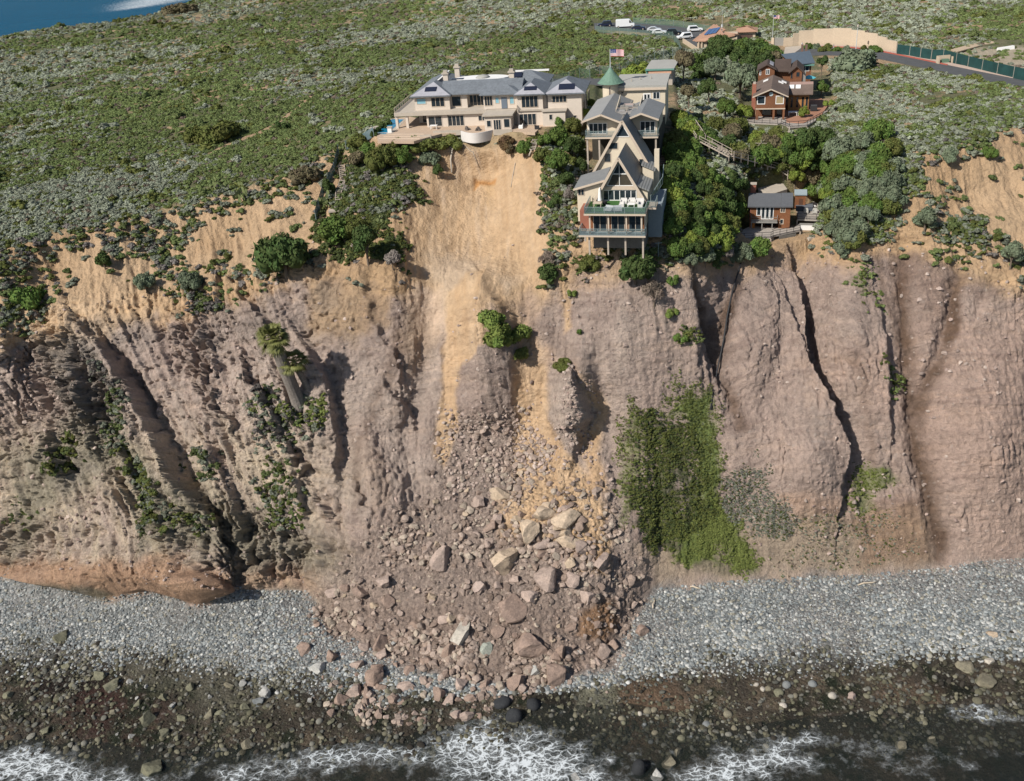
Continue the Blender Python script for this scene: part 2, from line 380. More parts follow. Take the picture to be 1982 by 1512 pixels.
# left cliff: pale ochre and olive lower down, orange at its foot
C = mix(C, col(.24, .20, .175), rock*leftm*sstep(.15, .5, fbm(P0, .11, 4, 170.))*.4)
lowl = leftm*sstep(760, 900, V_)
C = mix(C, col(.56, .46, .34), lowl*(.55+.9*nD[:, 0]))
C = mix(C, olive, leftm*poly([(20, 860), (200, 800), (330, 900), (460, 980), (700, 1060), (660, 1120), (300, 1060), (240, 900), (100, 1000), (20, 1090)], 40, 30)*.75)
C = mix(C, col(.16, .15, .12), leftm*poly([(40, 620), (150, 620), (250, 760), (200, 850), (100, 740)], 20, 20)*.55)
C = mix(C, orange, poly([(-500, 1075), (0, 1080), (100, 1085), (330, 1085), (450, 1110), (470, 1180), (200, 1190), (-500, 1180)], 16, 20)*.8)
C = mix(C, orange, poly([(470, 1090), (620, 1100), (640, 1150), (470, 1160)], 16, 20)*.5)
C = mix(C, col(.13, .14, .10), poly([(20, 1128), (200, 1135), (230, 1152), (200, 1172), (60, 1160)], 8, 10)*.7)
# right hand faces a little paler and redder
rightm = sstep(1180, 1300, U_)
C = mix(C, col(.46, .35, .295), rightm*.65*(1+nB[:, 0]))
C = mix(C, col(.50, .35, .28), rightm*poly([(1600, 700), (1982, 600), (2300, 700), (2300, 1100), (1880, 1110), (1820, 950)], 60, 30)*.5)
C = mix(C, col(.44, .29, .205), poly([(1500, 960), (1620, 960), (1640, 1010), (1560, 1030)], 15)*.6)
C = mix(C, col(.37, .30, .205), poly([(1240, 1050), (1500, 1000), (1800, 990), (1820, 1110), (1500, 1125), (1260, 1130)], 30, 30)*.6)
C = mix(C, col(.30, .17, .10), poly([(1660, 980), (1790, 960), (1810, 1100), (1660, 1100)], 30, 40)*.5)
# wet dirt chutes
for pts, w, k in [([(1745, 470), (1748, 600), (1755, 720), (1775, 850), (1800, 960), (1822, 1080)], 17, .9), ([(1860, 510), (1840, 640), (1795, 740), (1770, 800)], 13, .85), ([(1345, 520), (1378, 620), (1392, 720), (1430, 830)], 10, .8), ([(1415, 560), (1395, 640), (1395, 690)], 11, .8), ([(1695, 500), (1720, 600), (1735, 700)], 8, .5), ([(1650, 700), (1690, 900)], 10, .4), ([(780, 640), (740, 760), (690, 860), (690, 980)], 12, .45), ([(1640, 380), (1690, 520)], 12, .35)]:
    m, b, s, t = line_field(pts, w*3, 12)
    ww = np.zeros(len(U_)); ww[m] = np.exp(-(b/w)**2)*k
    C = mix(C, dirt, ww*(1+.8*nB[:, 0]))
C = mix(C, col(.20, .125, .09), poly([(1720, 470), (1990, 480), (1990, 590), (1850, 560), (1830, 620), (1780, 640), (1770, 560), (1730, 600)], 25, 26)*.45)
# sand above the rock
sandtop = np.clip(sstep(5.78, 6.0, SEG+.14*nB[:, 0]+.06*nD[:, 0]), 0, 1)
C = mix(C, mix(np.repeat(sand[None], len(U_), 0), sandl, .3+nA[:, 0]), sandtop)
C = mix(C, sand*.92, poly([(590, 510), (760, 530), (760, 620), (680, 650), (600, 640)], 14, 20)*.7)
C = mix(C, col(.43, .31, .20), poly([(590, 540), (720, 560), (700, 660), (600, 660)], 20, 20)*.5)
# slide bowl and the tongues of sand below it
nS = fbm(P0*np.array([1.0, .12, .10]), 1.3, 4, 44.)[:, None]
C = mix(C, mix(np.repeat(sand[None], len(U_), 0), sandl, .45+.8*nS[:, 0]), bowl)
C = mix(C, col(.40, .30, .22), bowl*sstep(.1, .6, nS[:, 0]+.5*nA[:, 0])*.6)
C = mix(C, col(.42, .36, .30), poly([(830, 500), (900, 480), (960, 530), (1030, 540), (1000, 600), (930, 560), (880, 640), (850, 600)], 30, 30)*.4)
C = mix(C, mauve2*1.05, poly([(800, 560), (850, 570), (860, 640), (840, 760), (800, 740), (790, 620)], 20, 20)*.8)
C = mix(C, sand, poly([(800, 570), (860, 560), (850, 660), (800, 720), (770, 660)], 20, 20)*.4)
C = mix(C, col(.33, .26, .22), fan*(1-poly([(1000, 820), (1180, 960), (1180, 1090), (1040, 1050)], 30, 20)*.6)*.7)
tong = [([(868, 570), (915, 535), (945, 525), (985, 560), (1000, 610), (985, 660), (940, 690), (900, 710), (882, 760), (890, 830), (855, 905), (832, 890), (848, 800), (856, 700), (862, 620)], 6), ([(1000, 760), (1010, 690), (1060, 700), (1072, 800), (1100, 880), (1150, 940), (1190, 1040), (1180, 1110), (1120, 1110), (1080, 1050), (1010, 980), (990, 900), (1000, 820)], 9), ([(1110, 705), (1150, 730), (1175, 800), (1160, 880), (1180, 960), (1140, 940), (1125, 860), (1150, 800)], 9), ([(1000, 560), (1040, 520), (1060, 560), (1030, 640), (1085, 700), (1040, 700), (980, 620)], 12), ([(1070, 500), (1090, 490), (1100, 580), (1105, 640), (1090, 650), (1080, 560)], 6), ([(965, 960), (1130, 930), (1180, 1000), (1150, 1090), (1060, 1060), (970, 1040)], 22)]
for pts, s_ in tong:
    C = mix(C, mix(np.repeat((sand*.97)[None], len(U_), 0), sandl, .3+.9*nD[:, 0]), poly(pts, s_, 10)*.92)
C = mix(C, col(.34, .27, .24), poly([(975, 600), (1000, 640), (1000, 690), (970, 680), (960, 620)], 10)*.7)
C = mix(C, col(.33, .25, .21), poly([(1030, 560), (1060, 620), (1180, 760), (1060, 700), (1000, 600)], 18)*.6)
C = mix(C, col(.26, .19, .155), fan*sstep(1120, 1200, V_)*.5)
C = mix(C, col(.44, .33, .26), poly([(700, 850), (740, 880), (760, 980), (730, 1000), (705, 930)], 10, 10)*.6)
C = mix(C, col(.30, .16, .07), poly([(1120, 1190), (1180, 1160), (1200, 1210), (1170, 1240), (1120, 1230)], 10, 10)*.7)
C = mix(C, col(.40, .20, .07), poly([(903, 335), (903, 310), (948, 314), (945, 326), (915, 322)], 3, 2)*.9)
C = mix(C, col(.42, .28, .15), poly([(925, 320), (945, 320), (942, 380), (930, 370)], 6, 6)*.6)
# plateau soil (shows between the bushes)
vegp = sstep(6.95, 7.3, SEG+.25*nA[:, 0]+.1*nB[:, 0])
sgreen = mix(np.repeat(col(.10, .115, .05)[None], len(U_), 0), col(.18, .16, .095), .35+nB[:, 0])
C = mix(C, soil*1.05, vegp*(1-bowl))
C = mix(C, sgreen, vegp*(1-bowl)*sstep(-.42, -.1, nA[:, 0]*.8+nB[:, 0]*.6+.0))
_tm, _tb, _ts, _tt = line_field([(602, 188), (560, 222), (520, 250), (470, 268), (430, 284), (400, 300)], 8, 2)
_tw = np.zeros(len(U_)); _tw[_tm] = (_tb < 2.6)
C = mix(C, soil, _tw)
C = mix(C, col(.44, .375, .28), poly([(1800, 104), (1860, 96), (1990, 88), (2200, 80), (2200, 150), (1990, 138), (1900, 120), (1850, 112)], 5, 6)*.9)
# beach
C = mix(C, C*col(.80, .78, .78), rock*sstep(.1, .5, beds)*.7*(1-leftm*.3))
C = mix(C, C*col(1.16, 1.13, 1.08), rock*sstep(.1, .5, -beds)*.6)
C = mix(C, col(.30, .26, .23), rock*sstep(.25, .6, fbm(P0, .09, 4, 131.))*.4)
bz = 1-sstep(3.86, 4.06, SEG+.10*nB[:, 0]+.05*nC[:, 0])
bz = bz*(1-fan)
bz = bz*1.0
beach = np.repeat(col(.25, .265, .265)[None], len(U_), 0)
beach = mix(beach, col(.33, .345, .34), .5+nB[:, 0]*1.2)
beach = mix(beach, col(.30, .285, .27), sstep(.0, .4, fbm(P0, .07, 3, 160.))*.7)
beach = mix(beach, col(.27, .235, .215), poly([(560, 1150), (700, 1240), (860, 1310), (700, 1400), (560, 1330), (480, 1260)], 40, 30)*.6+poly([(1180, 1260), (1250, 1170), (1350, 1180), (1330, 1250), (1200, 1330)], 40, 30)*.4)
wet = sstep(3.35, 2.7, SEG+.5*nA[:, 0]+.25*nB[:, 0])
wetc = np.repeat(col(.075, .062, .048)[None], len(U_), 0)
wetc = mix(wetc, col(.13, .10, .07), sstep(-.1, .6, nB[:, 0]))
wetc = mix(wetc, col(.055, .024, .020), poly([(20, 1290), (160, 1270), (260, 1320), (330, 1380), (180, 1400), (60, 1360)], 30, 40)*.8+poly([(130, 1400), (330, 1390), (300, 1460), (160, 1450)], 24, 30)*.6)
wetc = mix(wetc, col(.022, .028, .016), sstep(.0, .4, fbm(P0, .3, 5, 51., .65)))
wetc = mix(wetc, col(.10, .095, .06), sstep(.15, .5, fbm(P0, .8, 4, 53., .65))*.7)
wetc = mix(wetc, col(.012, .012, .010), sstep(.1, .45, fbm(P0, .14, 4, 54.))*.7)
wetc = mix(wetc, col(.20, .13, .085), (poly([(1180, 1320), (1260, 1300), (1340, 1350), (1330, 1430), (1190, 1440)], 24, 30)+poly([(1700, 1320), (1830, 1330), (1800, 1380), (1700, 1360)], 20, 30)*.5)*.7)
wetc = mix(wetc, col(.17, .16, .12), poly([(210, 1270), (380, 1240), (520, 1290), (560, 1380), (420, 1400), (300, 1330)], 24, 40)*.6)
wetc = mix(wetc, col(.21, .205, .15), poly([(1130, 1325), (1180, 1325), (1200, 1370), (1160, 1410), (1120, 1380)], 8, 14)*.8)
beach = mix(beach, col(.29, .30, .28), poly([(0, 1200), (90, 1205), (100, 1240), (0, 1250)], 8)*.8)
beach = mix(beach, wetc, wet)
C = mix(C, beach, bz)
# dark wash at cliff feet
for pts, c, k in [([(1296, 1020), (1330, 1000), (1440, 1050), (1470, 1110), (1360, 1110), (1290, 1080)], grn, .4)]:
    C = mix(C, c, poly(pts, 12, 20)*k)
GREEN = []
for pts, c, k in [([(1300, 1090), (1330, 1000), (1380, 950), (1420, 1000), (1450, 1080), (1460, 1110), (1430, 1100), (1400, 1040), (1380, 1060), (1395, 1090)], col(.115, .17, .032), 1.), ([(1345, 770), (1375, 760), (1380, 850), (1390, 920), (1370, 990), (1340, 900), (1330, 810), (1300, 800), (1310, 785)], col(.12, .19, .038), 1.), ([(1220, 790), (1240, 800), (1240, 900), (1250, 960), (1200, 1010), (1205, 900)], col(.15, .20, .05), .7), ([(1670, 905), (1720, 895), (1740, 930), (1700, 945), (1705, 985), (1680, 990), (1670, 950)], col(.14, .19, .055), .8), ([(1660, 540), (1675, 545), (1680, 575), (1660, 580)], col(.13, .16, .05), .6)]:
    w = poly(pts, 9, 22)*k
    GREEN.append(w)
    C = mix(C, c, w*.85)
C = mix(C, col(.062, .080, .028), poly([(1245, 825), (1300, 815), (1340, 830), (1345, 900), (1365, 960), (1340, 1010), (1290, 1060), (1255, 1020), (1225, 990), (1215, 960), (1250, 930), (1240, 870)], 12, 48)*sstep(-.45, .0, nB[:, 0]+.4*nA[:, 0])*.85)
C = mix(C, C*.8, np.clip(CRACK_SHADE, 0, 1)*.5)  # cracks darkened: crevice shade mixed into the ground colour
C = mix(C, C*1.14, rock*leftm)
C *= (1+.16*nB+.14*nC)
C = np.clip(C, 0.01, .85)
# cobbles / wet / pebbly masks for the material
PEB = np.clip(bz*(1-wet*.5), 0, 1); WETM = np.clip(bz*wet, 0, 1)
SMOOTH = np.clip(bowl+sandtop*.7+sum(poly(p, s, 10) for p, s in tong), 0, 1)
RUB = np.clip(fan+poly([(870, 800), (1000, 800), (1010, 900), (860, 900)], 20)*.8, 0, 1)
# ------------------------------------------------------------------ node helper
class NT:
    def __init__(s, name, rough=.9):
        s.m = bpy.data.materials.new(name); s.m.use_nodes = True
        s.t = s.m.node_tree; s.b = s.t.nodes['Principled BSDF']
        s.b.inputs['Roughness'].default_value = rough
        s.b.inputs['Specular IOR Level'].default_value = .25
    def n(s, k, **kw):
        x = s.t.nodes.new(k)
        for a, v in kw.items():
            if a[0] == 'i' and a[1:].isdigit(): x.inputs[int(a[1:])].default_value = v
            else: setattr(x, a, v)
        return x
    def l(s, a, b): s.t.links.new(a, b)
    def noise(s, scale, detail=4, rough=.55, vec=None):
        x = s.n('ShaderNodeTexNoise'); x.inputs['Scale'].default_value = scale; x.inputs['Detail'].default_value = detail; x.inputs['Roughness'].default_value = rough
        if vec is not None: s.l(vec, x.inputs['Vector'])
        return x.outputs['Fac']
    def math(s, op, a, b=None, c=None):
        x = s.n('ShaderNodeMath', operation=op)
        for i, v in enumerate((a, b, c)):
            if v is None: continue
            if isinstance(v, (int, float)): x.inputs[i].default_value = v
            else: s.l(v, x.inputs[i])
        return x.outputs[0]
    def ramp(s, fac, stops):
        x = s.n('ShaderNodeValToRGB'); e = x.color_ramp.elements
        while len(e) < len(stops): e.new(.5)
        for q, (p, c) in zip(e, stops):
            q.position = p; q.color = (*c, 1) if len(c) == 3 else c
        s.l(fac, x.inputs[0]); return x.outputs[0]
    def mixc(s, fac, a, b, mode='MIX'):
        x = s.n('ShaderNodeMix', data_type='RGBA', blend_type=mode)
        for i, v in ((0, fac), (6, a), (7, b)):
            if isinstance(v, (int, float)): x.inputs[i].default_value = v
            elif isinstance(v, tuple): x.inputs[i].default_value = (*v, 1)
            else: s.l(v, x.inputs[i])
        return x.outputs[2]
    def coord(s, kind='Object'):
        return s.n('ShaderNodeTexCoord').outputs[kind]
    def attr(s, name, typ='GEOMETRY'):
        x = s.n('ShaderNodeAttribute', attribute_name=name, attribute_type=typ); return x
    def bump(s, h, strength=.6, dist=.1):
        x = s.n('ShaderNodeBump'); x.inputs['Strength'].default_value = strength; x.inputs['Distance'].default_value = dist
        s.l(h, x.inputs['Height']); s.l(x.outputs[0], s.b.inputs['Normal'])
    def base(s, c):
        if isinstance(c, tuple): s.b.inputs['Base Color'].default_value = (*c, 1)
        else: s.l(c, s.b.inputs['Base Color'])
def link(o, parent=None):
    ROOT.objects.link(o)
    if parent is not None: o.parent = parent
    return o
def npmesh(name, V, faces, mat=None, parent=None, smooth=False, attrs=None, kn=None):
    """faces: (n, k) array"""
    me = bpy.data.meshes.new(name)
    V = np.asarray(V, np.float32); faces = np.asarray(faces, np.int32)
    k = faces.shape[1]; n = len(faces)
    me.vertices.add(len(V)); me.vertices.foreach_set('co', V.ravel())
    me.loops.add(n*k); me.loops.foreach_set('vertex_index', faces.ravel())
    me.polygons.add(n); me.polygons.foreach_set('loop_start', np.arange(n, dtype=np.int32)*k)
    me.polygons.foreach_set('use_smooth', np.full(n, smooth))
    for an, (ty, dom, arr) in (attrs or {}).items():
        a = me.attributes.new(an, ty, dom)
        a.data.foreach_set('color' if ty == 'FLOAT_COLOR' else ('vector' if ty == 'FLOAT_VECTOR' else 'value'), np.asarray(arr, np.float32).ravel())
    me.update()
    if mat is not None: me.materials.append(mat)
    o = bpy.data.objects.new(name, me)
    return link(o, parent)
def tag(o, label=None, cat=None, group=None, kind=None):
    if label: o['label'] = label
    if cat: o['category'] = cat
    if group: o['group'] = group
    if kind: o['kind'] = kind
    return o
# terrain material
T = NT('ground', .93)
a = T.attr('Col'); mk = T.attr('Mask'); obj = T.coord()
sep = T.n('ShaderNodeSeparateColor'); T.l(mk.outputs['Color'], sep.inputs[0])
peb, smo, rub = sep.outputs[0], sep.outputs[1], sep.outputs[2]
n1 = T.noise(1.3, 6, .62, obj); n2 = T.noise(7, 5, .6, obj)
v1 = T.n('ShaderNodeTexVoronoi'); v1.inputs['Scale'].default_value = 2.3; T.l(obj, v1.inputs['Vector'])
v2 = T.n('ShaderNodeTexVoronoi'); v2.inputs['Scale'].default_value = 1.35; T.l(obj, v2.inputs['Vector'])
c = T.mixc(T.math('MULTIPLY_ADD', smo, -.45, .8), a.outputs['Color'], T.ramp(n1, [(.25, (.62, .62, .62)), (.5, (1, 1, 1)), (.78, (1.3, 1.28, 1.25))]), 'MULTIPLY')
c = T.mixc(T.math('MULTIPLY_ADD', smo, -.3, .6), c, T.ramp(n2, [(.3, (.62, .62, .62)), (.55, (1, 1, 1)), (.8, (1.35, 1.33, 1.3))]), 'MULTIPLY')
spk = T.ramp(v1.outputs['Color'], [(.86, (0, 0, 0)), (.93, (1, 1, 1))])
c2 = T.mixc(T.math('MULTIPLY', T.math('SUBTRACT', 1.0, smo), T.math('MULTIPLY', spk, .22)), c, (.5, .45, .41))
pc = T.mixc(T.math('MULTIPLY', peb, .7), c2, T.ramp(v1.outputs['Color'], [(.1, (.45, .45, .45)), (.5, (1, 1, 1)), (.9, (1.7, 1.7, 1.7))]), 'MULTIPLY')
pc = T.mixc(T.math('MULTIPLY', rub, .55), pc, T.ramp(v1.outputs['Color'], [(.1, (.62, .62, .62)), (.5, (1, 1, 1)), (.9, (1.4, 1.38, 1.35))]), 'MULTIPLY')
T.base(pc)
hp = T.math('MULTIPLY', T.math('SUBTRACT', 1.0, v1.outputs['Distance']), T.math('MULTIPLY_ADD', peb, .7, .2))
hr = T.math('MULTIPLY', T.math('SUBTRACT', 1.0, v2.outputs['Distance']), T.math('MULTIPLY', rub, 1.0))
hn = T.math('MULTIPLY', T.math('ADD', T.math('MULTIPLY', n1, 1.5), T.math('MULTIPLY', n2, 1.1)), T.math('MULTIPLY_ADD', smo, -.62, 1.0))
T.bump(T.math('ADD', T.math('ADD', hp, hr), hn), 1.0, .5)
wr = T.attr('Wet').outputs['Fac']
T.l(T.math('MULTIPLY_ADD', wr, -.5, .93), T.b.inputs['Roughness'])
ii = np.arange(NRW*NC).reshape(NRW, NC)
fc = np.stack([ii[:-1, :-1].ravel(), ii[:-1, 1:].ravel(), ii[1:, 1:].ravel(), ii[1:, :-1].ravel()], 1)
rgba = np.concatenate([C, np.ones((len(C), 1))], 1)
mrgba = np.stack([PEB, SMOOTH, RUB, np.ones(len(C))], 1)
terrain = npmesh('terrain', TV, fc, T.m, smooth=True, attrs={'Col': ('FLOAT_COLOR', 'POINT', rgba), 'Mask': ('FLOAT_COLOR', 'POINT', mrgba), 'Wet': ('FLOAT', 'POINT', WETM)})
tag(terrain, 'bare sandy and mauve cliff with beach below and scrub plateau above', None, kind='structure')
# ------------------------------------------------------------------ the sea
def blob(u, v, cx, cy, rx, ry, rot=0):
    c_, s_ = math.cos(math.radians(rot)), math.sin(math.radians(rot))
    x = u-cx; y = v-cy
    return np.exp(-(((x*c_+y*s_)/rx)**2+((-x*s_+y*c_)/ry)**2))
sx = np.concatenate([[-30000, -4000, -900], np.linspace(-760, -140, 70), np.linspace(-130, 130, 480), [200, 900, 4000, 30000]])
sy = np.concatenate([[-3000, 20, 60], np.linspace(85, 140, 120), [200, 400], np.linspace(560, 1300, 50), [2000, 8000, 50000]])
XX, YY = np.meshgrid(sx, sy)
SP = np.stack([XX.ravel(), YY.ravel(), np.zeros(XX.size)], 1)
su, sv = proj(SP)
fo = np.zeros(len(SP))
for b_ in [(980, 1460, 120, 90, 0, 1.1), (900, 1440, 60, 50, 0, .8), (1090, 1500, 110, 50, 0, .9), (640, 1470, 110, 26, -8, 1.0), (760, 1460, 80, 24, 0, .6), (470, 1500, 90, 22, 0, .9), (60, 1470, 90, 26, 5, 1.1), (30, 1500, 110, 30, 0, .9), (220, 1510, 120, 20, 0, .7), (1480, 1470, 90, 34, -6, 1.2), (1380, 1500, 70, 24, 0, 1.0), (1560, 1430, 50, 16, -6, .9), (1700, 1450, 60, 24, 0, .5), (1880, 1375, 60, 22, 8, .9), (1940, 1390, 70, 16, 8, .7), (1780, 1480, 120, 20, 0, .35), (280, 4, 80, 9, -8, 1.3), (360, -12, 60, 14, -8, 1.0), (260, 14, 50, 3, -8, .8)]:
    fo += b_[5]*blob(su, sv, *b_[:5])
fo = fo*.9+.24*sstep(1395, 1460, sv)*(sv < 1700)*(SP[:, 1] < 200)
S = NT('sea_water', .12)
so_ = S.coord()
ff = S.attr('Foam').outputs['Fac']
sn = S.noise(.9, 6, .65, so_); sn2 = S.noise(.22, 4, .6, so_)
dv = S.n('ShaderNodeVectorMath', operation='ADD'); dn = S.n('ShaderNodeTexNoise'); dn.inputs['Scale'].default_value = .55; dn.inputs['Detail'].default_value = 4
S.l(so_, dn.inputs['Vector']); dsc = S.n('ShaderNodeVectorMath', operation='SCALE'); dsc.inputs[3].default_value = 2.6
S.l(dn.outputs['Color'], dsc.inputs[0]); sm_ = S.n('ShaderNodeMapping'); sm_.inputs['Scale'].default_value = (.62, 1.15, 1); sm_.inputs['Rotation'].default_value = (0, 0, .5); S.l(so_, sm_.inputs[0]); S.l(sm_.outputs[0], dv.inputs[0]); S.l(dsc.outputs[0], dv.inputs[1])
vo = S.n('ShaderNodeTexVoronoi', feature='DISTANCE_TO_EDGE'); vo.inputs['Scale'].default_value = .8; S.l(dv.outputs[0], vo.inputs['Vector'])
lace = S.ramp(vo.outputs['Distance'], [(.0, (1, 1, 1)), (.10, (.35, .35, .35)), (.22, (0, 0, 0))])
vo2 = S.n('ShaderNodeTexVoronoi', feature='DISTANCE_TO_EDGE'); vo2.inputs['Scale'].default_value = 2.1; S.l(dv.outputs[0], vo2.inputs['Vector'])
lace2 = S.ramp(vo2.outputs['Distance'], [(.0, (1, 1, 1)), (.12, (.3, .3, .3)), (.3, (0, 0, 0))])
fz = S.math('ADD', S.math('MULTIPLY', ff, .8), S.math('MULTIPLY_ADD', S.noise(.35, 6, .68, so_), 2.4, -1.45))
k1 = S.math('MULTIPLY', S.ramp(fz, [(.10, (0, 0, 0)), (.6, (1, 1, 1))]), S.math('MAXIMUM', lace, S.math('MULTIPLY', lace2, .6)))
k2 = S.ramp(fz, [(.62, (0, 0, 0)), (1.0, (.8, .8, .8))])
foam = S.math('MINIMUM', S.math('ADD', k1, S.math('MULTIPLY', S.math('MULTIPLY', k2, S.ramp(sn, [(.4, (0, 0, 0)), (.62, (1, 1, 1))])), .8)), 1.0)
deep = S.attr('Deep').outputs['Fac']
wc = S.mixc(deep, S.mixc(sn2, (.010, .022, .022), (.030, .028, .022)), S.mixc(S.noise(.02, 5, .6, so_), (.002, .060, .125), (.003, .080, .155)))
S.base(S.mixc(foam, wc, (.56, .60, .62)))
S.l(S.math('MULTIPLY_ADD', foam, .6, .22), S.b.inputs['Roughness'])
S.l(S.math('MULTIPLY_ADD', deep, -.4, .5), S.b.inputs['Specular IOR Level'])
S.l(S.math('MULTIPLY_ADD', deep, -.2, 1.25), S.b.inputs['IOR'])
S.l(S.math('MAXIMUM', S.math('MAXIMUM', foam, deep), .46), S.b.inputs['Alpha'])
S.bump(S.math('ADD', S.math('MULTIPLY', S.noise(1.4, 5, .6, so_), S.math('MULTIPLY_ADD', deep, 4.0, 1.0)), S.math('MULTIPLY', foam, .3)), .5, .16)
i2 = np.arange(XX.size).reshape(XX.shape)
f2 = np.stack([i2[:-1, :-1].ravel(), i2[:-1, 1:].ravel(), i2[1:, 1:].ravel(), i2[1:, :-1].ravel()], 1)
dp = np.clip((np.abs(YY.ravel())-200)/100, 0, 1)+np.clip((86-YY.ravel())/30, 0, 1)*.6
sea = npmesh('sea', SP, f2, S.m, smooth=True, attrs={'Foam': ('FLOAT', 'POINT', fo), 'Deep': ('FLOAT', 'POINT', np.clip(dp, 0, 1))})
tag(sea, kind='structure')
# ------------------------------------------------------------------ helpers: points of the ground seen at a pixel
_inb = (TU > -330) & (TU < 2330) & (TVV > -40) & (TVV < 1560)
_gi = np.nonzero(_inb)[0]
_gu = TU[_gi]; _gv = TVV[_gi]; _gd = (TV[_gi]-_C)@_f
_vis_cell = {}
_key = (_gv//4).astype(int)*1000+(_gu//4).astype(int)
_ord = np.lexsort((_gd, _key))
_ks = _key[_ord]
_first = np.concatenate([[True], _ks[1:] != _ks[:-1]])
for k_, i_ in zip(_ks[_first], _ord[_first]): _vis_cell[int(k_)] = i_
def gidx(px, py):
    """grid vertex in view nearest to a pixel of the photograph"""
    m = np.nonzero((np.abs(_gu-px) < 8) & (np.abs(_gv-py) < 8))[0]
    if len(m) == 0:
        m = np.nonzero((np.abs(_gu-px) < 40) & (np.abs(_gv-py) < 40))[0]
        if len(m) == 0: return int(_gi[np.argmin((_gu-px)**2+(_gv-py)**2)])
    q = (_gu[m]-px)**2+(_gv[m]-py)**2+.0*(_gd[m])
    near = m[q < q.min()+30]
    return int(_gi[near[np.argmin(_gd[near])]])
def gp(px, py): return Vector(TV[gidx(px, py)])
def scale_at(P): return F/float((np.array(P)-_C)@_f)      # pixels of the photograph per metre
# ------------------------------------------------------------------ foliage
def leafmat(name, inst=False, rough=.8):
    m = NT(name, rough)
    if inst: c = m.attr('pcol', 'INSTANCER').outputs['Color']
    else: c = m.n('ShaderNodeObjectInfo').outputs['Color']
    r = m.attr('tone').outputs['Fac']
    rr = m.math('MULTIPLY_ADD', r, .55, .72)
    cc = m.n('ShaderNodeVectorMath', operation='SCALE'); m.l(c, cc.inputs[0]); m.l(rr, cc.inputs[3])
    hv = m.n('ShaderNodeHueSaturation'); m.l(cc.outputs[0], hv.inputs['Color']); m.l(m.math('MULTIPLY_ADD', r, .05, .475), hv.inputs['Hue'])
    m.base(hv.outputs[0])
    m.b.inputs['Specular IOR Level'].default_value = .12
    return m.m
LEAF_I = leafmat('scrub_foliage', True)
LEAF = leafmat('foliage')
def bushproto(name, seed, n_clump, n_leaf, leaf, flat=.7, spread=1.0, core=True, mat=None, long=1.6, droop=0.0):
    rs = np.random.RandomState(seed)
    cl = []
    while len(cl) < n_clump:
        p = rs.uniform(-1, 1, 3)
        if p[2] < -.1 or np.hypot(p[0], p[1]) > 1: continue
        if np.linalg.norm(p) > 1: continue
        r = rs.uniform(.22, .42)
        p = p/max(np.linalg.norm(p), .2)*rs.uniform(.35, .78)
        p[2] = abs(p[2])*flat+.12
        cl.append((*p*np.array([spread, spread, 1]), r))
    cl = np.array(cl)
    k = rs.randint(0, n_clump, n_leaf)
    d = rs.normal(size=(n_leaf, 3)); d /= np.linalg.norm(d, axis=1)[:, None]
    d[:, 2] = np.where(d[:, 2] < -.35, -d[:, 2], d[:, 2])
    pos = cl[k, :3]+d*(cl[k, 3]*rs.uniform(.82, 1.12, n_leaf))[:, None]
    t = rs.normal(size=(n_leaf, 3)); nn = d+.7*rs.normal(size=(n_leaf, 3)); nn /= np.linalg.norm(nn, axis=1)[:, None]
    t = np.cross(nn, t); t /= np.linalg.norm(t, axis=1)[:, None]; b = np.cross(nn, t)
    s = leaf*rs.uniform(.6, 1.4, n_leaf)[:, None]
    V = np.stack([pos-t*s*long, pos+b*s*.8, pos+t*s*long, pos-b*s*.8], 1).reshape(-1, 3)
    fcs = np.arange(n_leaf*4).reshape(-1, 4)
    tone = np.repeat(np.clip(rs.rand(n_clump)[k]*.5+rs.rand(n_leaf)*.5, 0, 1), 4)
    if core:
        bm = bmesh.new(); bmesh.ops.create_icosphere(bm, subdivisions=2, radius=1)
        cv = np.array([v.co[:] for v in bm.verts]); cf = np.array([[v.index for v in f.verts] for f in bm.faces]); bm.free()
        for cx in cl:
            n0 = len(V)
            vv = cv*(cx[3]*.86)*(1+.22*vnoise(cv*2.2+cx[:3]*9)[:, None])+cx[:3]
            V = np.concatenate([V, vv])
            q = np.stack([cf[:, 0], cf[:, 1], cf[:, 2], cf[:, 2]], 1)
            fcs = np.concatenate([fcs, q+n0]); tone = np.concatenate([tone, np.full(len(vv), .18+.3*rs.rand())])
    # triangles repeat their last corner: split them off
    tri = fcs[:, 2] == fcs[:, 3]
    me = bpy.data.meshes.new(name)
    F4 = fcs[~tri]; F3 = fcs[tri][:, :3]
    nl = F4.size+F3.size
    me.vertices.add(len(V)); me.vertices.foreach_set('co', V.astype(np.float32).ravel())
    me.loops.add(nl); me.loops.foreach_set('vertex_index', np.concatenate([F4.ravel(), F3.ravel()]).astype(np.int32))
    me.polygons.add(len(F4)+len(F3))
    me.polygons.foreach_set('loop_start', np.concatenate([np.arange(len(F4))*4, F4.size+np.arange(len(F3))*3]).astype(np.int32))
    a = me.attributes.new('tone', 'FLOAT', 'POINT'); a.data.foreach_set('value', tone.astype(np.float32))
    me.update(); me.materials.append(mat or LEAF)
    return me
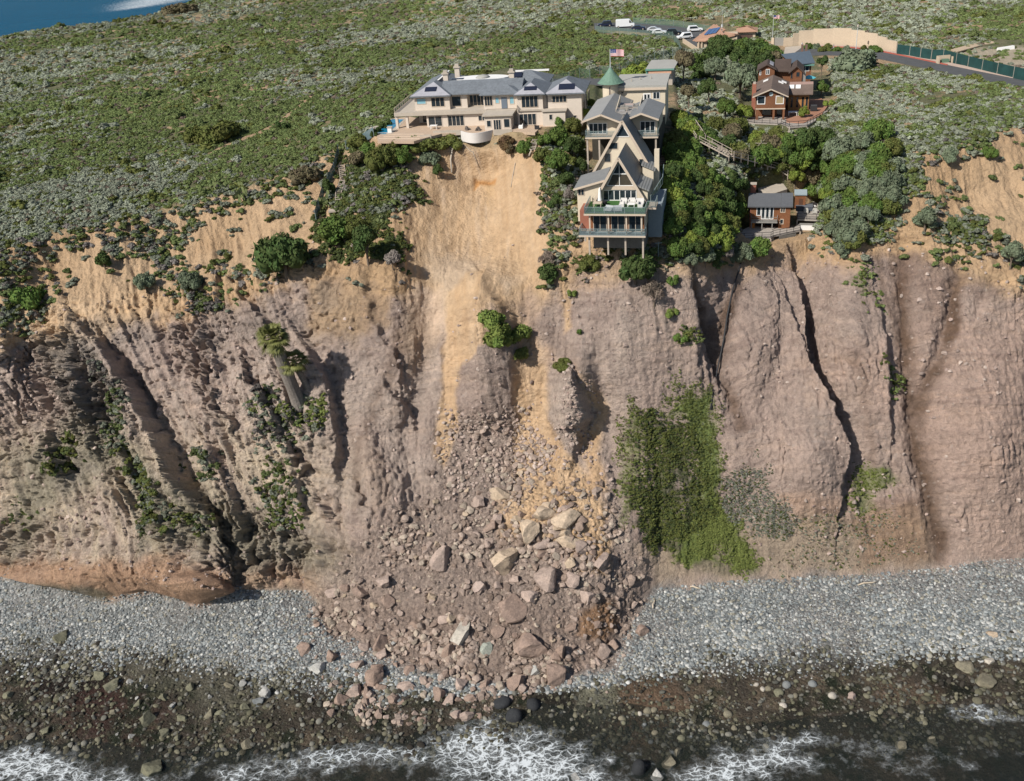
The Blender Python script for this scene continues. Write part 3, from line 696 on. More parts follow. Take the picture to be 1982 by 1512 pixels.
# ------------------------------------------------------------------ scattered ground cover through geometry nodes
def scatter(name, protos, pts, rot, scl, cols, idx, label):
    colx = bpy.data.collections.new(name+'_pieces')
    for i, me in enumerate(protos):
        o = bpy.data.objects.new('%s_piece_%02d' % (name, i), me); colx.objects.link(o)
    me = bpy.data.meshes.new(name)
    me.vertices.add(len(pts)); me.vertices.foreach_set('co', np.asarray(pts, np.float32).ravel())
    for an, ty, arr in (('rot', 'FLOAT_VECTOR', rot), ('scl', 'FLOAT_VECTOR', scl), ('pcol', 'FLOAT_COLOR', cols), ('pidx', 'INT', idx)):
        a = me.attributes.new(an, ty, 'POINT')
        a.data.foreach_set({'FLOAT_COLOR': 'color', 'FLOAT_VECTOR': 'vector', 'INT': 'value'}[ty], np.asarray(arr, np.int32 if ty == 'INT' else np.float32).ravel())
    o = link(bpy.data.objects.new(name, me))
    ng = bpy.data.node_groups.new(name+'_nodes', 'GeometryNodeTree')
    ng.interface.new_socket('Geometry', in_out='INPUT', socket_type='NodeSocketGeometry')
    ng.interface.new_socket('Geometry', in_out='OUTPUT', socket_type='NodeSocketGeometry')
    N = ng.nodes; gi = N.new('NodeGroupInput'); go = N.new('NodeGroupOutput')
    iop = N.new('GeometryNodeInstanceOnPoints'); ci = N.new('GeometryNodeCollectionInfo')
    ci.inputs['Collection'].default_value = colx; ci.inputs['Separate Children'].default_value = True; ci.inputs['Reset Children'].default_value = True
    def na(nm, ty):
        x = N.new('GeometryNodeInputNamedAttribute'); x.data_type = ty; x.inputs['Name'].default_value = nm; return x.outputs[0]
    L = ng.links.new
    L(gi.outputs[0], iop.inputs['Points']); L(ci.outputs[0], iop.inputs['Instance'])
    iop.inputs['Pick Instance'].default_value = True
    L(na('pidx', 'INT'), iop.inputs['Instance Index']); L(na('scl', 'FLOAT_VECTOR'), iop.inputs['Scale'])
    e2r = N.new('FunctionNodeEulerToRotation'); L(na('rot', 'FLOAT_VECTOR'), e2r.inputs[0]); L(e2r.outputs[0], iop.inputs['Rotation'])
    L(iop.outputs[0], go.inputs[0])
    md = o.modifiers.new('scatter', 'NODES'); md.node_group = ng
    tag(o, label, name.replace('_', ' '), None, 'stuff')
    return o
rs = np.random.RandomState(11)
SAGE = col(.28, .305, .23); GREEN_ = col(.145, .185, .068); OLIVE = col(.092, .104, .03); BROWN = col(.17, .135, .105); LIME = col(.13, .155, .045); GREYB = col(.20, .18, .165); DARK = col(.035, .048, .018)
_prot = [bushproto('scrub_bush', 100+i, 7+i % 3, 170, .11, .75, mat=LEAF_I) for i in range(5)]
_prot_low = [bushproto('low_tuft', 200+i, 5, 150, .10, .45, mat=LEAF_I) for i in range(3)]
_PROT = _prot+_prot_low
def pick(weight, n, lo=None):
    w = np.where(_inb, weight, 0).astype(np.float64)
    area = 1.0
    w = w/w.sum()
    return rs.choice(len(w), n, p=w)
def jit(i, m=.4):
    p = TV[i].copy(); p[:, :2] += rs.uniform(-m, m, (len(i), 2)); return p
# weights: size of a grid cell in the picture, so that cover is even in it
cell = np.ones(len(U_))
cell *= np.clip(np.repeat(np.gradient(_cols)[None]/2.1, NRW, 0).ravel(), .5, 5)
_rowstep = np.abs(np.gradient(BV, axis=0)).ravel(); cell *= np.clip(_rowstep, 0, 6)
house_free = np.ones(len(U_))
for w, z, k in PADS: house_free *= 1-np.clip(w*1.6, 0, 1)
NOVEG = []          # (polygon, soft) where nothing grows: roads, decks, lots
NOVEG += [poly([(1640, 84), (1700, 84), (1800, 108), (1990, 142), (1990, 168), (1880, 148), (1760, 122), (1640, 102), (1560, 100), (1560, 86)], 5, 0)]
NOVEG += [poly([(1160, 42), (1220, 44), (1320, 58), (1400, 66), (1420, 90), (1330, 88), (1300, 72), (1160, 54)], 5, 0)]
NOVEG += [poly([(1835, 100), (1990, 66), (1990, 140), (1900, 128), (1820, 112)], 6, 3)*.8]
NOVEG += [poly([(1180, 205), (1310, 205), (1290, 480), (1120, 480), (1130, 260)], 5, 0)]
NOVEG += [poly([(1440, 90), (1460, 88), (1600, 85), (1580, 130), (1560, 250), (1450, 250)], 5, 0)*.8]
_tm, _tb, _ts, _tt = line_field([(602, 188), (560, 222), (520, 250), (470, 268), (430, 284), (400, 300)], 8, 2)
TRAIL = np.zeros(len(U_)); TRAIL[_tm] = (_tb < 2.6)
NOVEG += [TRAIL]
for w in NOVEG: house_free *= 1-np.clip(w, 0, 1)
NOVEG_R = poly([(1700, 60), (1800, 40), (1900, 60), (1860, 95), (1760, 90)], 20, 40)*.7*sstep(-.1, .3, nB[:, 0])+poly([(1760, 270), (1860, 240), (1990, 235), (1990, 300), (1780, 330)], 20, 40)*.8*sstep(-.2, .2, nB[:, 0])
pm = vegp*(1-bowl)*house_free*(SEG < 12.05)*(1-np.clip(NOVEG_R, 0, 1))
n = 56000
bare = sstep(.34, .62, fbm(P0, .055, 4, 71.)+.45*fbm(P0, .3, 3, 72.))       # holes where the sand shows
edge_sparse = 1-.5*(1-sstep(7.2, 8.0, SEG))
idxs = pick(cell*pm*(1-.93*bare)*edge_sparse, n)
p = jit(idxs)
dist = (p-_C)@_f
greyf = fbm(p, .022, 3, 80.)+.45*fbm(p, .12, 3, 81.)
gmask = poly([(1040, 60), (1330, 60), (1330, 120), (1200, 150), (980, 150)], 60, 60)[idxs]+poly([(420, 240), (760, 190), (760, 300), (640, 330), (420, 320)], 50, 60)[idxs]+(1-sstep(7.3, 8.3, SEG[idxs]))*.4
greyf = greyf-.55*gmask+.12*sstep(1300, 1700, U_[idxs])
r = rs.rand(n)
cols = np.where((greyf > .0)[:, None], SAGE, GREEN_)
cols = np.where(((r < .22) & (greyf > -.25))[:, None], SAGE*.85, cols)
cols = np.where((r > .80)[:, None], GREEN_*1.05, cols)
cols = np.where((r > .86)[:, None], OLIVE, cols)
cols = np.where((r > .945)[:, None], BROWN, cols)
ol = fbm(p, .05, 3, 85.)+.3*fbm(p, .3, 2, 86.)
big = fbm(p, .012, 3, 87.)
cols = cols*(1+.35*np.clip(big, -.6, .6))[:, None]
cols = np.where(((ol > .42) & (r > .25))[:, None], OLIVE*1.1, cols)
cols = cols*rs.uniform(.75, 1.28, (n, 1))
sz = (.40+.0018*dist)*rs.uniform(.55, 1.25, n)
sz = np.where((ol > .42) & (r > .5), sz*1.35, sz)
bg = rs.rand(n) > .985
sz = np.where(bg, sz*2.2, sz); cols = np.where(bg[:, None], np.array([OLIVE*1.2, GREEN_*.7, SAGE*.8])[rs.randint(0, 3, n)], cols)
scl = np.stack([sz*rs.uniform(.9, 1.3, n), sz*rs.uniform(.9, 1.3, n), sz*rs.uniform(.65, 1.0, n)], 1)
rot = np.stack([rs.uniform(-.15, .15, n), rs.uniform(-.15, .15, n), rs.uniform(0, 6.28, n)], 1)
p[:, 2] -= .12*sz
scatter('coastal_scrub', _PROT, p, rot, scl, np.concatenate([cols, np.ones((n, 1))], 1), rs.randint(0, 5, n), 'grey green sage scrub covering the plateau')
# bushes thinning out over the sandy shoulders and hanging on the cliff
shoulder = sstep(5.8, 6.15, SEG)*(1-sstep(7.1, 7.4, SEG))*(1-np.clip(bowl*1.3, 0, 1))*house_free
pat = fbm(P0, .11, 3, 91.)+.6*fbm(P0, .4, 3, 92.)
wsh = shoulder*sstep(-.12, .30, pat+.28*sstep(6.2, 7.0, SEG)-.0)
wsh = np.maximum(wsh, poly([(-20, 560), (0, 530), (60, 560), (110, 600), (40, 630), (-20, 650)], 14, 24))
wsh *= 1-.9*poly([(60, 500), (180, 470), (250, 520), (260, 590), (120, 600), (40, 560)], 16, 20)
wsh *= 1-.8*poly([(1780, 300), (1860, 270), (1982, 250), (1982, 430), (1850, 440), (1770, 380)], 16, 30)
wsh *= 1-.8*poly([(590, 505), (780, 520), (790, 600), (590, 600)], 10, 10)
n = 3300
idxs = pick(cell*wsh, n); p = jit(idxs, .3)
r = rs.rand(n)
cols = np.where((r < .4)[:, None], SAGE*.62, np.where((r < .75)[:, None], GREEN_*.75, np.where((r < .9)[:, None], OLIVE, GREYB*.8)))*rs.uniform(.7, 1.25, (n, 1))
sz = rs.uniform(.45, 1.25, n)
scl = np.stack([sz, sz, sz*.75], 1); rot = np.stack([rs.uniform(-.2, .2, n), rs.uniform(-.2, .2, n), rs.uniform(0, 6.28, n)], 1)
A_ = (p, rot, scl, cols, rs.randint(0, 5, n))
# patches on the cliff face: (polygon, density, colours, size)
CP = [
 ([(1245, 825), (1300, 815), (1340, 830), (1345, 900), (1365, 960), (1340, 1010), (1290, 1060), (1255, 1020), (1225, 990), (1215, 960), (1250, 930), (1240, 870)], 5000, [OLIVE*.9, OLIVE*1.2, DARK*1.3, GREEN_*.5, OLIVE], .28),
 ([(1390, 910), (1440, 900), (1490, 960), (1560, 1010), (1540, 1035), (1480, 1020), (1400, 990)], 3200, [SAGE*.7, GREYB*.9, SAGE*.6, LIME*.5], .20),
 ([(185, 790), (240, 780), (270, 840), (260, 890), (220, 880)], 130, [GREEN_*.55, SAGE*.5], .8),
 ([(108, 860), (145, 850), (155, 900), (120, 920)], 60, [GREEN_*.5, OLIVE], .8),
 ([(250, 880), (300, 900), (350, 960), (400, 1010), (370, 1040), (300, 1000), (270, 960)], 260, [GREEN_*.55, OLIVE, SAGE*.5], .8),
 ([(165, 710), (205, 730), (210, 770), (170, 760)], 45, [SAGE*.5, GREYB*.6], .8),
 ([(480, 740), (540, 740), (600, 790), (620, 850), (560, 870), (490, 850)], 190, [GREEN_*.6, SAGE*.55, GREYB*.6], .75),
 ([(520, 880), (560, 890), (570, 960), (600, 1000), (560, 1020), (510, 1010), (500, 950)], 190, [LIME*.6, GREEN_*.6, SAGE*.6], .7),
 ([(520, 800), (560, 785), (615, 780), (625, 830), (560, 830)], 150, [LIME*1.0, LIME*.8], .6),
 ([(380, 860), (420, 870), (410, 920), (385, 900)], 40, [GREEN_*.5, SAGE*.5], .8),
 ([(0, 960), (60, 990), (50, 1010), (0, 1000)], 30, [GREEN_*.5, OLIVE], .6),
 ([(640, 300), (780, 300), (810, 400), (770, 450), (640, 420), (640, 350)], 1300, [GREEN_*.62, OLIVE*1.1, GREEN_*.5], .6),
 ([(600, 430), (740, 430), (770, 520), (600, 500)], 800, [GREEN_*.5, OLIVE], .7),
 ([(1020, 270), (1050, 290), (1100, 330), (1110, 420), (1080, 430), (1055, 340)], 160, [GREEN_*.6, BROWN*.8, OLIVE], .8),
 ([(1340, 755), (1380, 750), (1385, 900), (1370, 980), (1330, 900), (1330, 810), (1290, 800), (1300, 775)], 2400, [LIME*1.15, LIME*.8], .19),
 ([(1330, 990), (1380, 950), (1425, 1010), (1460, 1100), (1440, 1112), (1400, 1050), (1380, 1090), (1300, 1085)], 4200, [LIME*1.15, LIME*.9, LIME*1.35], .19),
 ([(1215, 800), (1235, 790), (1235, 900), (1245, 960), (1205, 1000), (1205, 900)], 700, [LIME*.85, BROWN, LIME*1.1], .26),
 ([(1670, 905), (1715, 895), (1735, 930), (1700, 945), (1705, 985), (1675, 990), (1672, 950)], 420, [LIME*.9, LIME*1.1], .26),
 ([(1655, 540), (1680, 545), (1710, 570), (1700, 590), (1660, 580)], 80, [LIME*.7, GREEN_], .45),
 ([(1688, 725), (1725, 735), (1725, 755), (1690, 750)], 60, [LIME*.6, GREEN_], .45),
 ([(1600, 260), (1700, 235), (1790, 250), (1770, 340), (1740, 420), (1690, 470), (1640, 480), (1590, 420), (1560, 360)], 1500, [GREEN_*.75, SAGE*.65, GREEN_, OLIVE*1.2], .85),
 ([(1290, 440), (1440, 440), (1400, 500), (1300, 510)], 400, [GREEN_*.8, SAGE*.6], .8),
 ([(1780, 220), (1860, 200), (1982, 215), (1982, 250), (1850, 290), (1790, 280)], 350, [GREEN_*.7, SAGE*.7], .9),
 ([(1780, 440), (1900, 440), (1910, 490), (1800, 480)], 220, [GREEN_*.6, OLIVE, SAGE*.6], .7),
 ([(1310, 650), (1335, 640), (1345, 680), (1315, 690)], 40, [GREEN_*.7, OLIVE], .6),
 ([(1130, 480), (1165, 490), (1160, 520), (1120, 515)], 70, [GREEN_*.8, LIME*.6], .5),
 ([(360, 570), (420, 570), (400, 600), (350, 600)], 60, [GREEN_*.5, GREYB*.6], .8),
 ([(1580, 1000), (1720, 980), (1780, 1090), (1500, 1110)], 900, [SAGE*.7, BROWN*.9, LIME*.7], .2),
]
PP, RR, SS, CC, II = [A_[0]], [A_[1]], [A_[2]], [A_[3]], [A_[4]]
for pts, n, cs, s0 in CP:
    w = poly(pts, 14, 52)*cell*house_free*sstep(-.75, .05, pat)
    if w.max() <= 0: continue
    i_ = pick(w, n); p = jit(i_, .2)
    sz = s0*rs.uniform(.6, 1.35, n)
    PP.append(p); RR.append(np.stack([rs.uniform(0, .6, n), rs.uniform(-.2, .2, n), rs.uniform(0, 6.28, n)], 1)); SS.append(np.stack([sz, sz, sz*.7], 1))
    CC.append(np.array(cs)[rs.randint(0, len(cs), n)]*rs.uniform(.75, 1.25, (n, 1))); II.append(rs.randint(0, 8, n))
cc = np.concatenate(CC)
scatter('cliff_undergrowth', _PROT, np.concatenate(PP), np.concatenate(RR), np.concatenate(SS), np.concatenate([cc, np.ones((len(cc), 1))], 1), np.concatenate(II), 'low bushes and creeping plants on the sandy shoulders and cliff face')
# ------------------------------------------------------------------ plain materials
_M = {}
def mat(name, c, rough=.8, var=.18, scale=3.0, stripes=None, spec=.3, metal=0, bumpk=0):
    if name in _M: return _M[name]
    m = NT(name, rough); m.b.inputs['Specular IOR Level'].default_value = spec; m.b.inputs['Metallic'].default_value = metal
    o = m.coord()
    cc = m.mixc(1.0, tuple(c), m.ramp(m.noise(scale, 5, .6, o), [(.25, (1-var,)*3), (.75, (1+var,)*3)]), 'MULTIPLY')
    cc = m.mixc(1.0, cc, m.ramp(m.noise(.35, 3, .6, o), [(.3, (1-var*.6,)*3), (.7, (1+var*.4,)*3)]), 'MULTIPLY')
    if stripes:
        ax, fr, k = stripes
        w = m.n('ShaderNodeTexWave', bands_direction=ax); w.inputs['Scale'].default_value = fr; m.l(o, w.inputs['Vector'])
        cc = m.mixc(1.0, cc, m.ramp(w.outputs['Fac'], [(.1, (1-k,)*3), (.5, (1, 1, 1))]), 'MULTIPLY')
    if bumpk: m.bump(m.noise(scale, 4, .6, o), bumpk, .05)
    m.base(cc)
    _M[name] = m.m
    return m.m
CREAM = mat('cream_stucco', (.60, .52, .40), .9, .06); WALLP = mat('pale_pink_stucco', (.58, .505, .43), .9, .06)
SLATE = mat('slate_roof', (.155, .172, .192), .75, .22, 2.2, ('Z', 9, .12)); SLATEL = mat('sunlit_slate_and_skylight', (.33, .33, .36), .6, .12, 2.)
WHITE = mat('white_paint', (.74, .73, .71), .6, .04); TRIM = mat('beige_trim', (.52, .43, .34), .7, .06)
GMET = mat('grey_ribbed_roof', (.24, .245, .24), .55, .12, 2, ('X', .75, .5)); GMETY = mat('grey_ribbed_roof_side', (.235, .24, .24), .55, .12, 2, ('Y', .75, .5)); GROOF = mat('grey_felt_roof', (.33, .325, .30), .85, .1)
SHING = mat('brown_shingle_wall', (.20, .088, .045), .9, .35, 9, ('Z', 7, .3)); SHROOF = mat('weathered_shingle_roof', (.155, .115, .095), .9, .3, 8, ('Z', 7, .25))
BRICK = mat('brick', (.30, .12, .08), .9, .25, 12); WOODC = mat('brown_siding', (.21, .088, .04), .85, .2, 3, ('X', 5, .25))
DKROOF = mat('dark_grey_roof', (.10, .105, .115), .8, .12, 3); BLROOF = mat('blue_grey_roof', (.075, .10, .13), .7, .1, 2)
GLASS = mat('window_glass', (.022, .032, .040), .06, .3, .6, spec=.6); GLASSB = mat('blue_tinted_glass', (.22, .42, .50), .2, .1, 1, spec=.5)
RAILG = mat('rail_glass', (.12, .17, .18), .15, .2, 1, spec=.5); RAILG.node_tree.nodes['Principled BSDF'].inputs['Alpha'].default_value = .35; RAIL = mat('grey_green_metal', (.24, .30, .30), .5, .05, 1, metal=.2)
DECK = mat('grey_deck_boards', (.38, .34, .30), .85, .12, 3, ('X', 4, .25)); PAVE = mat('tan_paving', (.47, .355, .26), .9, .1, 2, ('X', .9, .12)); TURF = mat('green_turf', (.045, .12, .03), .95, .25, 6)
POOLW = mat('pool_water', (.015, .20, .34), .08, .2, .6, spec=.6); DARKM = mat('dark_void', (.02, .02, .022), .9, .2); WOODG = mat('weathered_timber', (.40, .34, .28), .9, .15, 4)
COPPER = mat('green_copper', (.13, .22, .165), .65, .2, 3); SOLAR = mat('solar_panel', (.018, .022, .04), .25, .1, 2, spec=.5); SOLARB = mat('blue_solar_panel', (.06, .12, .26), .25, .1, 2, spec=.5)
TILE = mat('tan_tile_roof', (.42, .25, .17), .85, .15, 4, ('X', 4, .2)); TAN = mat('tan_stucco', (.50, .405, .30), .9, .08); ASPH = mat('asphalt', (.085, .087, .09), .9, .15, .8); CONC = mat('pale_concrete', (.42, .37, .31), .9, .1, 1)
REDK = mat('red_kerb', (.38, .10, .07), .8, .1); GFENCE = mat('green_windscreen_cloth', (.014, .052, .05), .8, .25, .8); FURN = mat('white_cushion', (.62, .60, .57), .85, .05); ORANGE = mat('yellow_wood', (.5, .26, .08), .8, .1)
BLACKM = mat('black_metal', (.03, .03, .033), .6, .05); PINKROOF = mat('pink_felt_roof', (.36, .24, .20), .9, .1); GREYW = mat('grey_timber_wall', (.26, .25, .23), .9, .15, 4, ('X', 5, .2))
# ------------------------------------------------------------------ mesh builder
class MB:
    def __init__(s): s.V = []; s.F = []
    def quad(s, *p):
        n = len(s.V); s.V += [tuple(q) for q in p]; s.F.append(tuple(range(n, n+len(p)))); return s
    def hexa(s, a, b):
        """a: four bottom corners, b: four top corners, both counter clockwise"""
        n = len(s.V); s.V += [tuple(q) for q in a]+[tuple(q) for q in b]
        s.F += [(n+3, n+2, n+1, n), (n+4, n+5, n+6, n+7)]+[(n+i, n+(i+1) % 4, n+4+(i+1) % 4, n+4+i) for i in range(4)]; return s
    def box(s, x0, x1, y0, y1, z0, z1):
        return s.hexa([(x0, y0, z0), (x1, y0, z0), (x1, y1, z0), (x0, y1, z0)], [(x0, y0, z1), (x1, y0, z1), (x1, y1, z1), (x0, y1, z1)])
    def poly(s, pts, z0, z1):
        n = len(s.V); k = len(pts); s.V += [(p[0], p[1], z0) for p in pts]+[(p[0], p[1], z1) for p in pts]
        s.F += [tuple(range(n+k-1, n-1, -1)), tuple(range(n+k, n+2*k))]+[(n+i, n+(i+1) % k, n+k+(i+1) % k, n+k+i) for i in range(k)]; return s
    def xz(s, pts, y0, y1):
        """outline in x, z pushed from y0 to y1"""
        n = len(s.V); k = len(pts); s.V += [(p[0], y0, p[1]) for p in pts]+[(p[0], y1, p[1]) for p in pts]
        s.F += [tuple(range(n, n+k)), tuple(range(n+2*k-1, n+k-1, -1))]+[(n+(i+1) % k, n+i, n+k+i, n+k+(i+1) % k) for i in range(k)]; return s
    def bar(s, a, b, w=.06, h=None):
        h = h or w; a = Vector(a); b = Vector(b); d = (b-a)
        if d.length < 1e-6: return s
        d.normalize(); u = Vector((0, 0, 1)) if abs(d.z) < .95 else Vector((1, 0, 0))
        r = d.cross(u).normalized()*w/2; t = r.cross(d).normalized()*h/2
        return s.hexa([a-r-t, a+r-t, b+r-t, b-r-t], [a-r+t, a+r+t, b+r+t, b-r+t])
    def tube(s, pts, rad, k=8, caps=True):
        rad = rad if hasattr(rad, '__len__') else [rad]*len(pts)
        n = len(s.V)
        for i, p in enumerate(pts):
            p = Vector(p); d = Vector(pts[min(i+1, len(pts)-1)])-Vector(pts[max(i-1, 0)])
            if d.length < 1e-6: d = Vector((0, 0, 1))
            d.normalize(); u = Vector((1, 0, 0)) if abs(d.x) < .9 else Vector((0, 1, 0))
            a = d.cross(u).normalized(); b = d.cross(a)
            for j in range(k):
                t = 2*math.pi*j/k; s.V.append(tuple(p+(a*math.cos(t)+b*math.sin(t))*rad[i]))
        for i in range(len(pts)-1):
            for j in range(k): s.F.append((n+i*k+j, n+i*k+(j+1) % k, n+(i+1)*k+(j+1) % k, n+(i+1)*k+j))
        if caps: s.F += [tuple(range(n+k-1, n-1, -1)), tuple(range(n+(len(pts)-1)*k, n+len(pts)*k))]
        return s
    def build(s, name, m, parent=None, smooth=False, bevel=0):
        me = bpy.data.meshes.new(name); me.from_pydata([tuple(v) for v in s.V], [], s.F)
        bm = bmesh.new(); bm.from_mesh(me); bmesh.ops.recalc_face_normals(bm, faces=bm.faces); bm.to_mesh(me); bm.free()
        me.materials.append(m)
        if smooth: me.polygons.foreach_set('use_smooth', [True]*len(me.polygons))
        o = bpy.data.objects.new(name, me); link(o, parent)
        if bevel:
            b = o.modifiers.new('bevel', 'BEVEL'); b.width = bevel; b.segments = 2
        return o
def empty(name, loc, yaw=0, label=None, cat=None, group=None):
    o = bpy.data.objects.new(name, None); o.location = loc; o.rotation_euler = (0, 0, -math.radians(yaw)); link(o)
    return tag(o, label, cat, group)
def window(par, x0, x1, z0, z1, y, n=2, fm=None, gl=None, t=.09, name='window', side=None):
    """frame proud of the wall at y, n lights; side: None faces -y, 'x' faces +x or -x at plane y"""
    f = MB(); g = MB(); d = .06
    def B(m, a0, a1, c0, c1, e0, e1):
        if side is None: m.box(a0, a1, y-e1, y-e0, c0, c1)
        else: m.box(y+min(side*e0, side*e1), y+max(side*e0, side*e1), a0, a1, c0, c1)
    B(f, x0, x1, z0, z0+t, .0, d); B(f, x0, x1, z1-t, z1, .0, d); B(f, x0, x0+t, z0+t, z1-t, .0, d); B(f, x1-t, x1, z0+t, z1-t, .0, d)
    for i in range(1, n):
        c = x0+(x1-x0)*i/n; B(f, c-t*.45, c+t*.45, z0+t, z1-t, .0, d)
    B(g, x0+t, x1-t, z0+t, z1-t, .004, .02)
    w = f.build(name, fm or WHITE, par); g.build('pane', gl or GLASS, w)
    return w
def railing(par, pts, h=1.0, glass=True, m=None, step_=1.6, name='railing', rails=1):
    f = MB(); g = MB()
    for a, b in zip(pts[:-1], pts[1:]):
        a = Vector(a); b = Vector(b); L = (b-a).length; n = max(1, round(L/step_))
        for i in range(n+1):
            p = a+(b-a)*i/n; f.box(p.x-.035, p.x+.035, p.y-.035, p.y+.035, p.z, p.z+h)
        f.bar(a+Vector((0, 0, h)), b+Vector((0, 0, h)), .09, .06)
        for r in range(rails): f.bar(a+Vector((0, 0, .1+r*h/(rails+.3))), b+Vector((0, 0, .1+r*h/(rails+.3))), .05)
        if glass: g.bar(a+Vector((0, 0, h*.52)), b+Vector((0, 0, h*.52)), .02, h*.8)
    o = f.build(name, m or RAIL, par)
    if glass: g.build('glass_panel', RAILG, o)
    return o
def hiproof(x0, x1, y0, y1, z, h, hipx=(1, 1), hipy=(0, 0), th=.16, along='x'):
    """roof over a rectangle with a ridge along x or y; hip 1 slopes that end, 0 leaves a gable"""
    m = MB()
    if along == 'x':
        d = (y1-y0)/2; yc = (y0+y1)/2; a = (x0+d*hipx[0], yc, z+h); b = (x1-d*hipx[1], yc, z+h)
        c = [(x0, y0, z), (x1, y0, z), (x1, y1, z), (x0, y1, z)]
        m.quad(c[0], c[1], b, a); m.quad(c[2], c[3], a, b); m.quad(c[3], c[0], a); m.quad(c[1], c[2], b)
    else:
        d = (x1-x0)/2; xc = (x0+x1)/2; a = (xc, y0+d*hipx[0], z+h); b = (xc, y1-d*hipx[1], z+h)
        c = [(x0, y0, z), (x1, y0, z), (x1, y1, z), (x0, y1, z)]
        m.quad(c[0], c[1], a); m.quad(c[1], c[2], b, a); m.quad(c[2], c[3], b); m.quad(c[3], c[0], a, b)
    m.box(x0, x1, y0, y1, z-th, z-.004)
    return m
def frameO(px, py, z): return tuple(onz(px, py, z))
# ================================================================== the big pale house above the slide
mh = empty('clifftop_mansion', frameO(885, 245, 65.0), 11.4, 'wide pale two-storey mansion with grey hip roofs at the head of the landslide', 'house')
w = MB(); w.box(-6.0, 12.3, .0, 8, -.6, 3.0); w.box(-8.6, -6.0, 4.0, 8, -.6, 3.0)
w.box(-8.3, -1.3, 1.0, 18, 3.1, 5.9); w.box(-1.3, 2.0, 2.0, 10, 3.1, 5.9); w.box(2.0, 5.6, 3.2, 10, 3.1, 5.9); w.box(5.6, 12.3, .1, 9, 3.1, 5.9)
w.box(6.4, 11.5, -4.4, 0, -.4, 2.75); w.box(12.3, 17.3, -1.2, 8, -.6, 5.9); w.box(17.3, 18.2, -.2, 8, -.6, 5.9); w.box(18.2, 24.6, -.6, 9, -.6, 5.6); w.box(17.3, 21.6, -2.4, -.6, -.6, 2.8)
w.box(8, 16, 13, 20, -.5, 5.2); w.box(-6, 8, 10, 14, -.5, 5.0)
w.build('wall', WALLP, mh)
s = MB(); s.poly([(-12.3, 0), (-12.3, -.6), (6.2, -.6), (6.2, .0), (6.2, 2), (5.6, 3.2), (2, 3.2), (-1.3, 3), (-8.3, 3), (-8.3, 12), (-12.3, 12)], 2.95, 3.12)
s.box(-12.3, 6.2, -.62, -.42, 2.45, 2.95); s.box(-12.3, -12.1, -.4, 12, 2.45, 2.95); s.build('balcony_slab', CONC, mh)
s = MB(); s.poly([(6.1, -4.9), (12.0, -4.9), (12.0, -1.2), (12.0, .1), (6.1, .1)], 2.78, 3.05); s.build('terrace_roof', CONC, mh)
s = MB(); s.box(-.6+12.9, 17.6, -1.5, -1.2, 2.8, 3.1); s.box(17.2, 21.9, -2.7, -.6, 2.8, 3.0); s.build('cornice', CONC, mh)
for x in (-12.0, -9.9): MB().box(x-.25, x+.25, -.35, .15, -.3, 2.45).build('column', WALLP, mh)
MB().box(-11.9, -11.5, 11, 11.4, -.3, 2.95).build('column', WALLP, mh)
for x0, x1, z0, z1, y, n in [(-7.9, -6.4, .1, 2.2, 4.0, 1), (-5.7, -2.9, .15, 2.2, 0, 2), (-1.7, 1.5, .1, 2.15, 0, 4), (4.3, 5.9, .9, 2.0, 0, 2), (12.6, 15.9, .1, 2.3, -1.2, 4),
                             (-5.0, -2.3, 3.7, 5.5, 1.0, 3), (-1.1, .8, 3.4, 5.4, 2.0, 1), (2.2, 5.2, 3.15, 5.3, 3.2, 4), (5.8, 7.4, 3.7, 5.6, .1, 3), (13.2, 16.4, 3.4, 5.6, -1.2, 4), (19.0, 21.8, 4.0, 5.3, -.6, 4), (18.5, 19.2, 1.2, 2.3, -2.4, 1), (23.0, 23.6, 1.0, 1.6, -.6, 1), (8.1, 9.6, .0, 2.1, -4.4, 3), (10.1, 11.3, .5, 2.2, -4.4, 1), (6.8, 7.7, .7, 2.0, -4.4, 1)]:
    window(mh, x0, x1, z0, z1, y, n, WALLP if z0 < 3 else TRIM)
for x0, x1, z0, z1, y in [(-7.9, -6.0, 4.3, 5.4, 1.0), (7.9, 8.7, 4.1, 5.3, .1), (10.7, 11.6, 3.9, 5.3, .1)]: window(mh, x0, x1, z0, z1, y, 1, TRIM, GLASSB)
MB().box(9.1, 10.2, .0, .1, 3.15, 5.2).build('door', mat('blue_grey_door', (.13, .16, .20), .6, .05), mh)
for r in range(3): window(mh, 2.0+r*5, 4.6+r*5, 1.2, 3.4, 24.6, 2, TRIM, side=1)
for args, mt_ in [((-9.0, -.8, .2, 18.6, 5.95, 1.9, (1, 1), (0, 0), .2, 'y'), SLATE), ((-3.2, 12.9, 1.2, 9.6, 5.97, 1.8, (0, 0), (0, 0), .2), SLATE), ((5.0, 12.9, -.7, 4.6, 5.99, 1.2, (1, 1), (0, 0), .2), SLATE), ((11.9, 17.9, -2.0, 8.6, 6.0, 1.6, (1, 1), (0, 0), .2, 'y'), SLATE), ((17.6, 25.4, -1.4, 9.8, 5.8, 1.9, (1, 1), (0, 0), .2, 'y'), SLATE), ((7.2, 16.8, 12.2, 20.8, 5.3, 1.9, (1, 1), (0, 0), .2), SLATE)]:
    hiproof(*args).build('roof', mt_, mh)
def face(a, b, c_, off=.03): return MB().hexa([a, b, c_, c_], [(p[0], p[1]-.01, p[2]+off) for p in (a, b, c_, c_)])
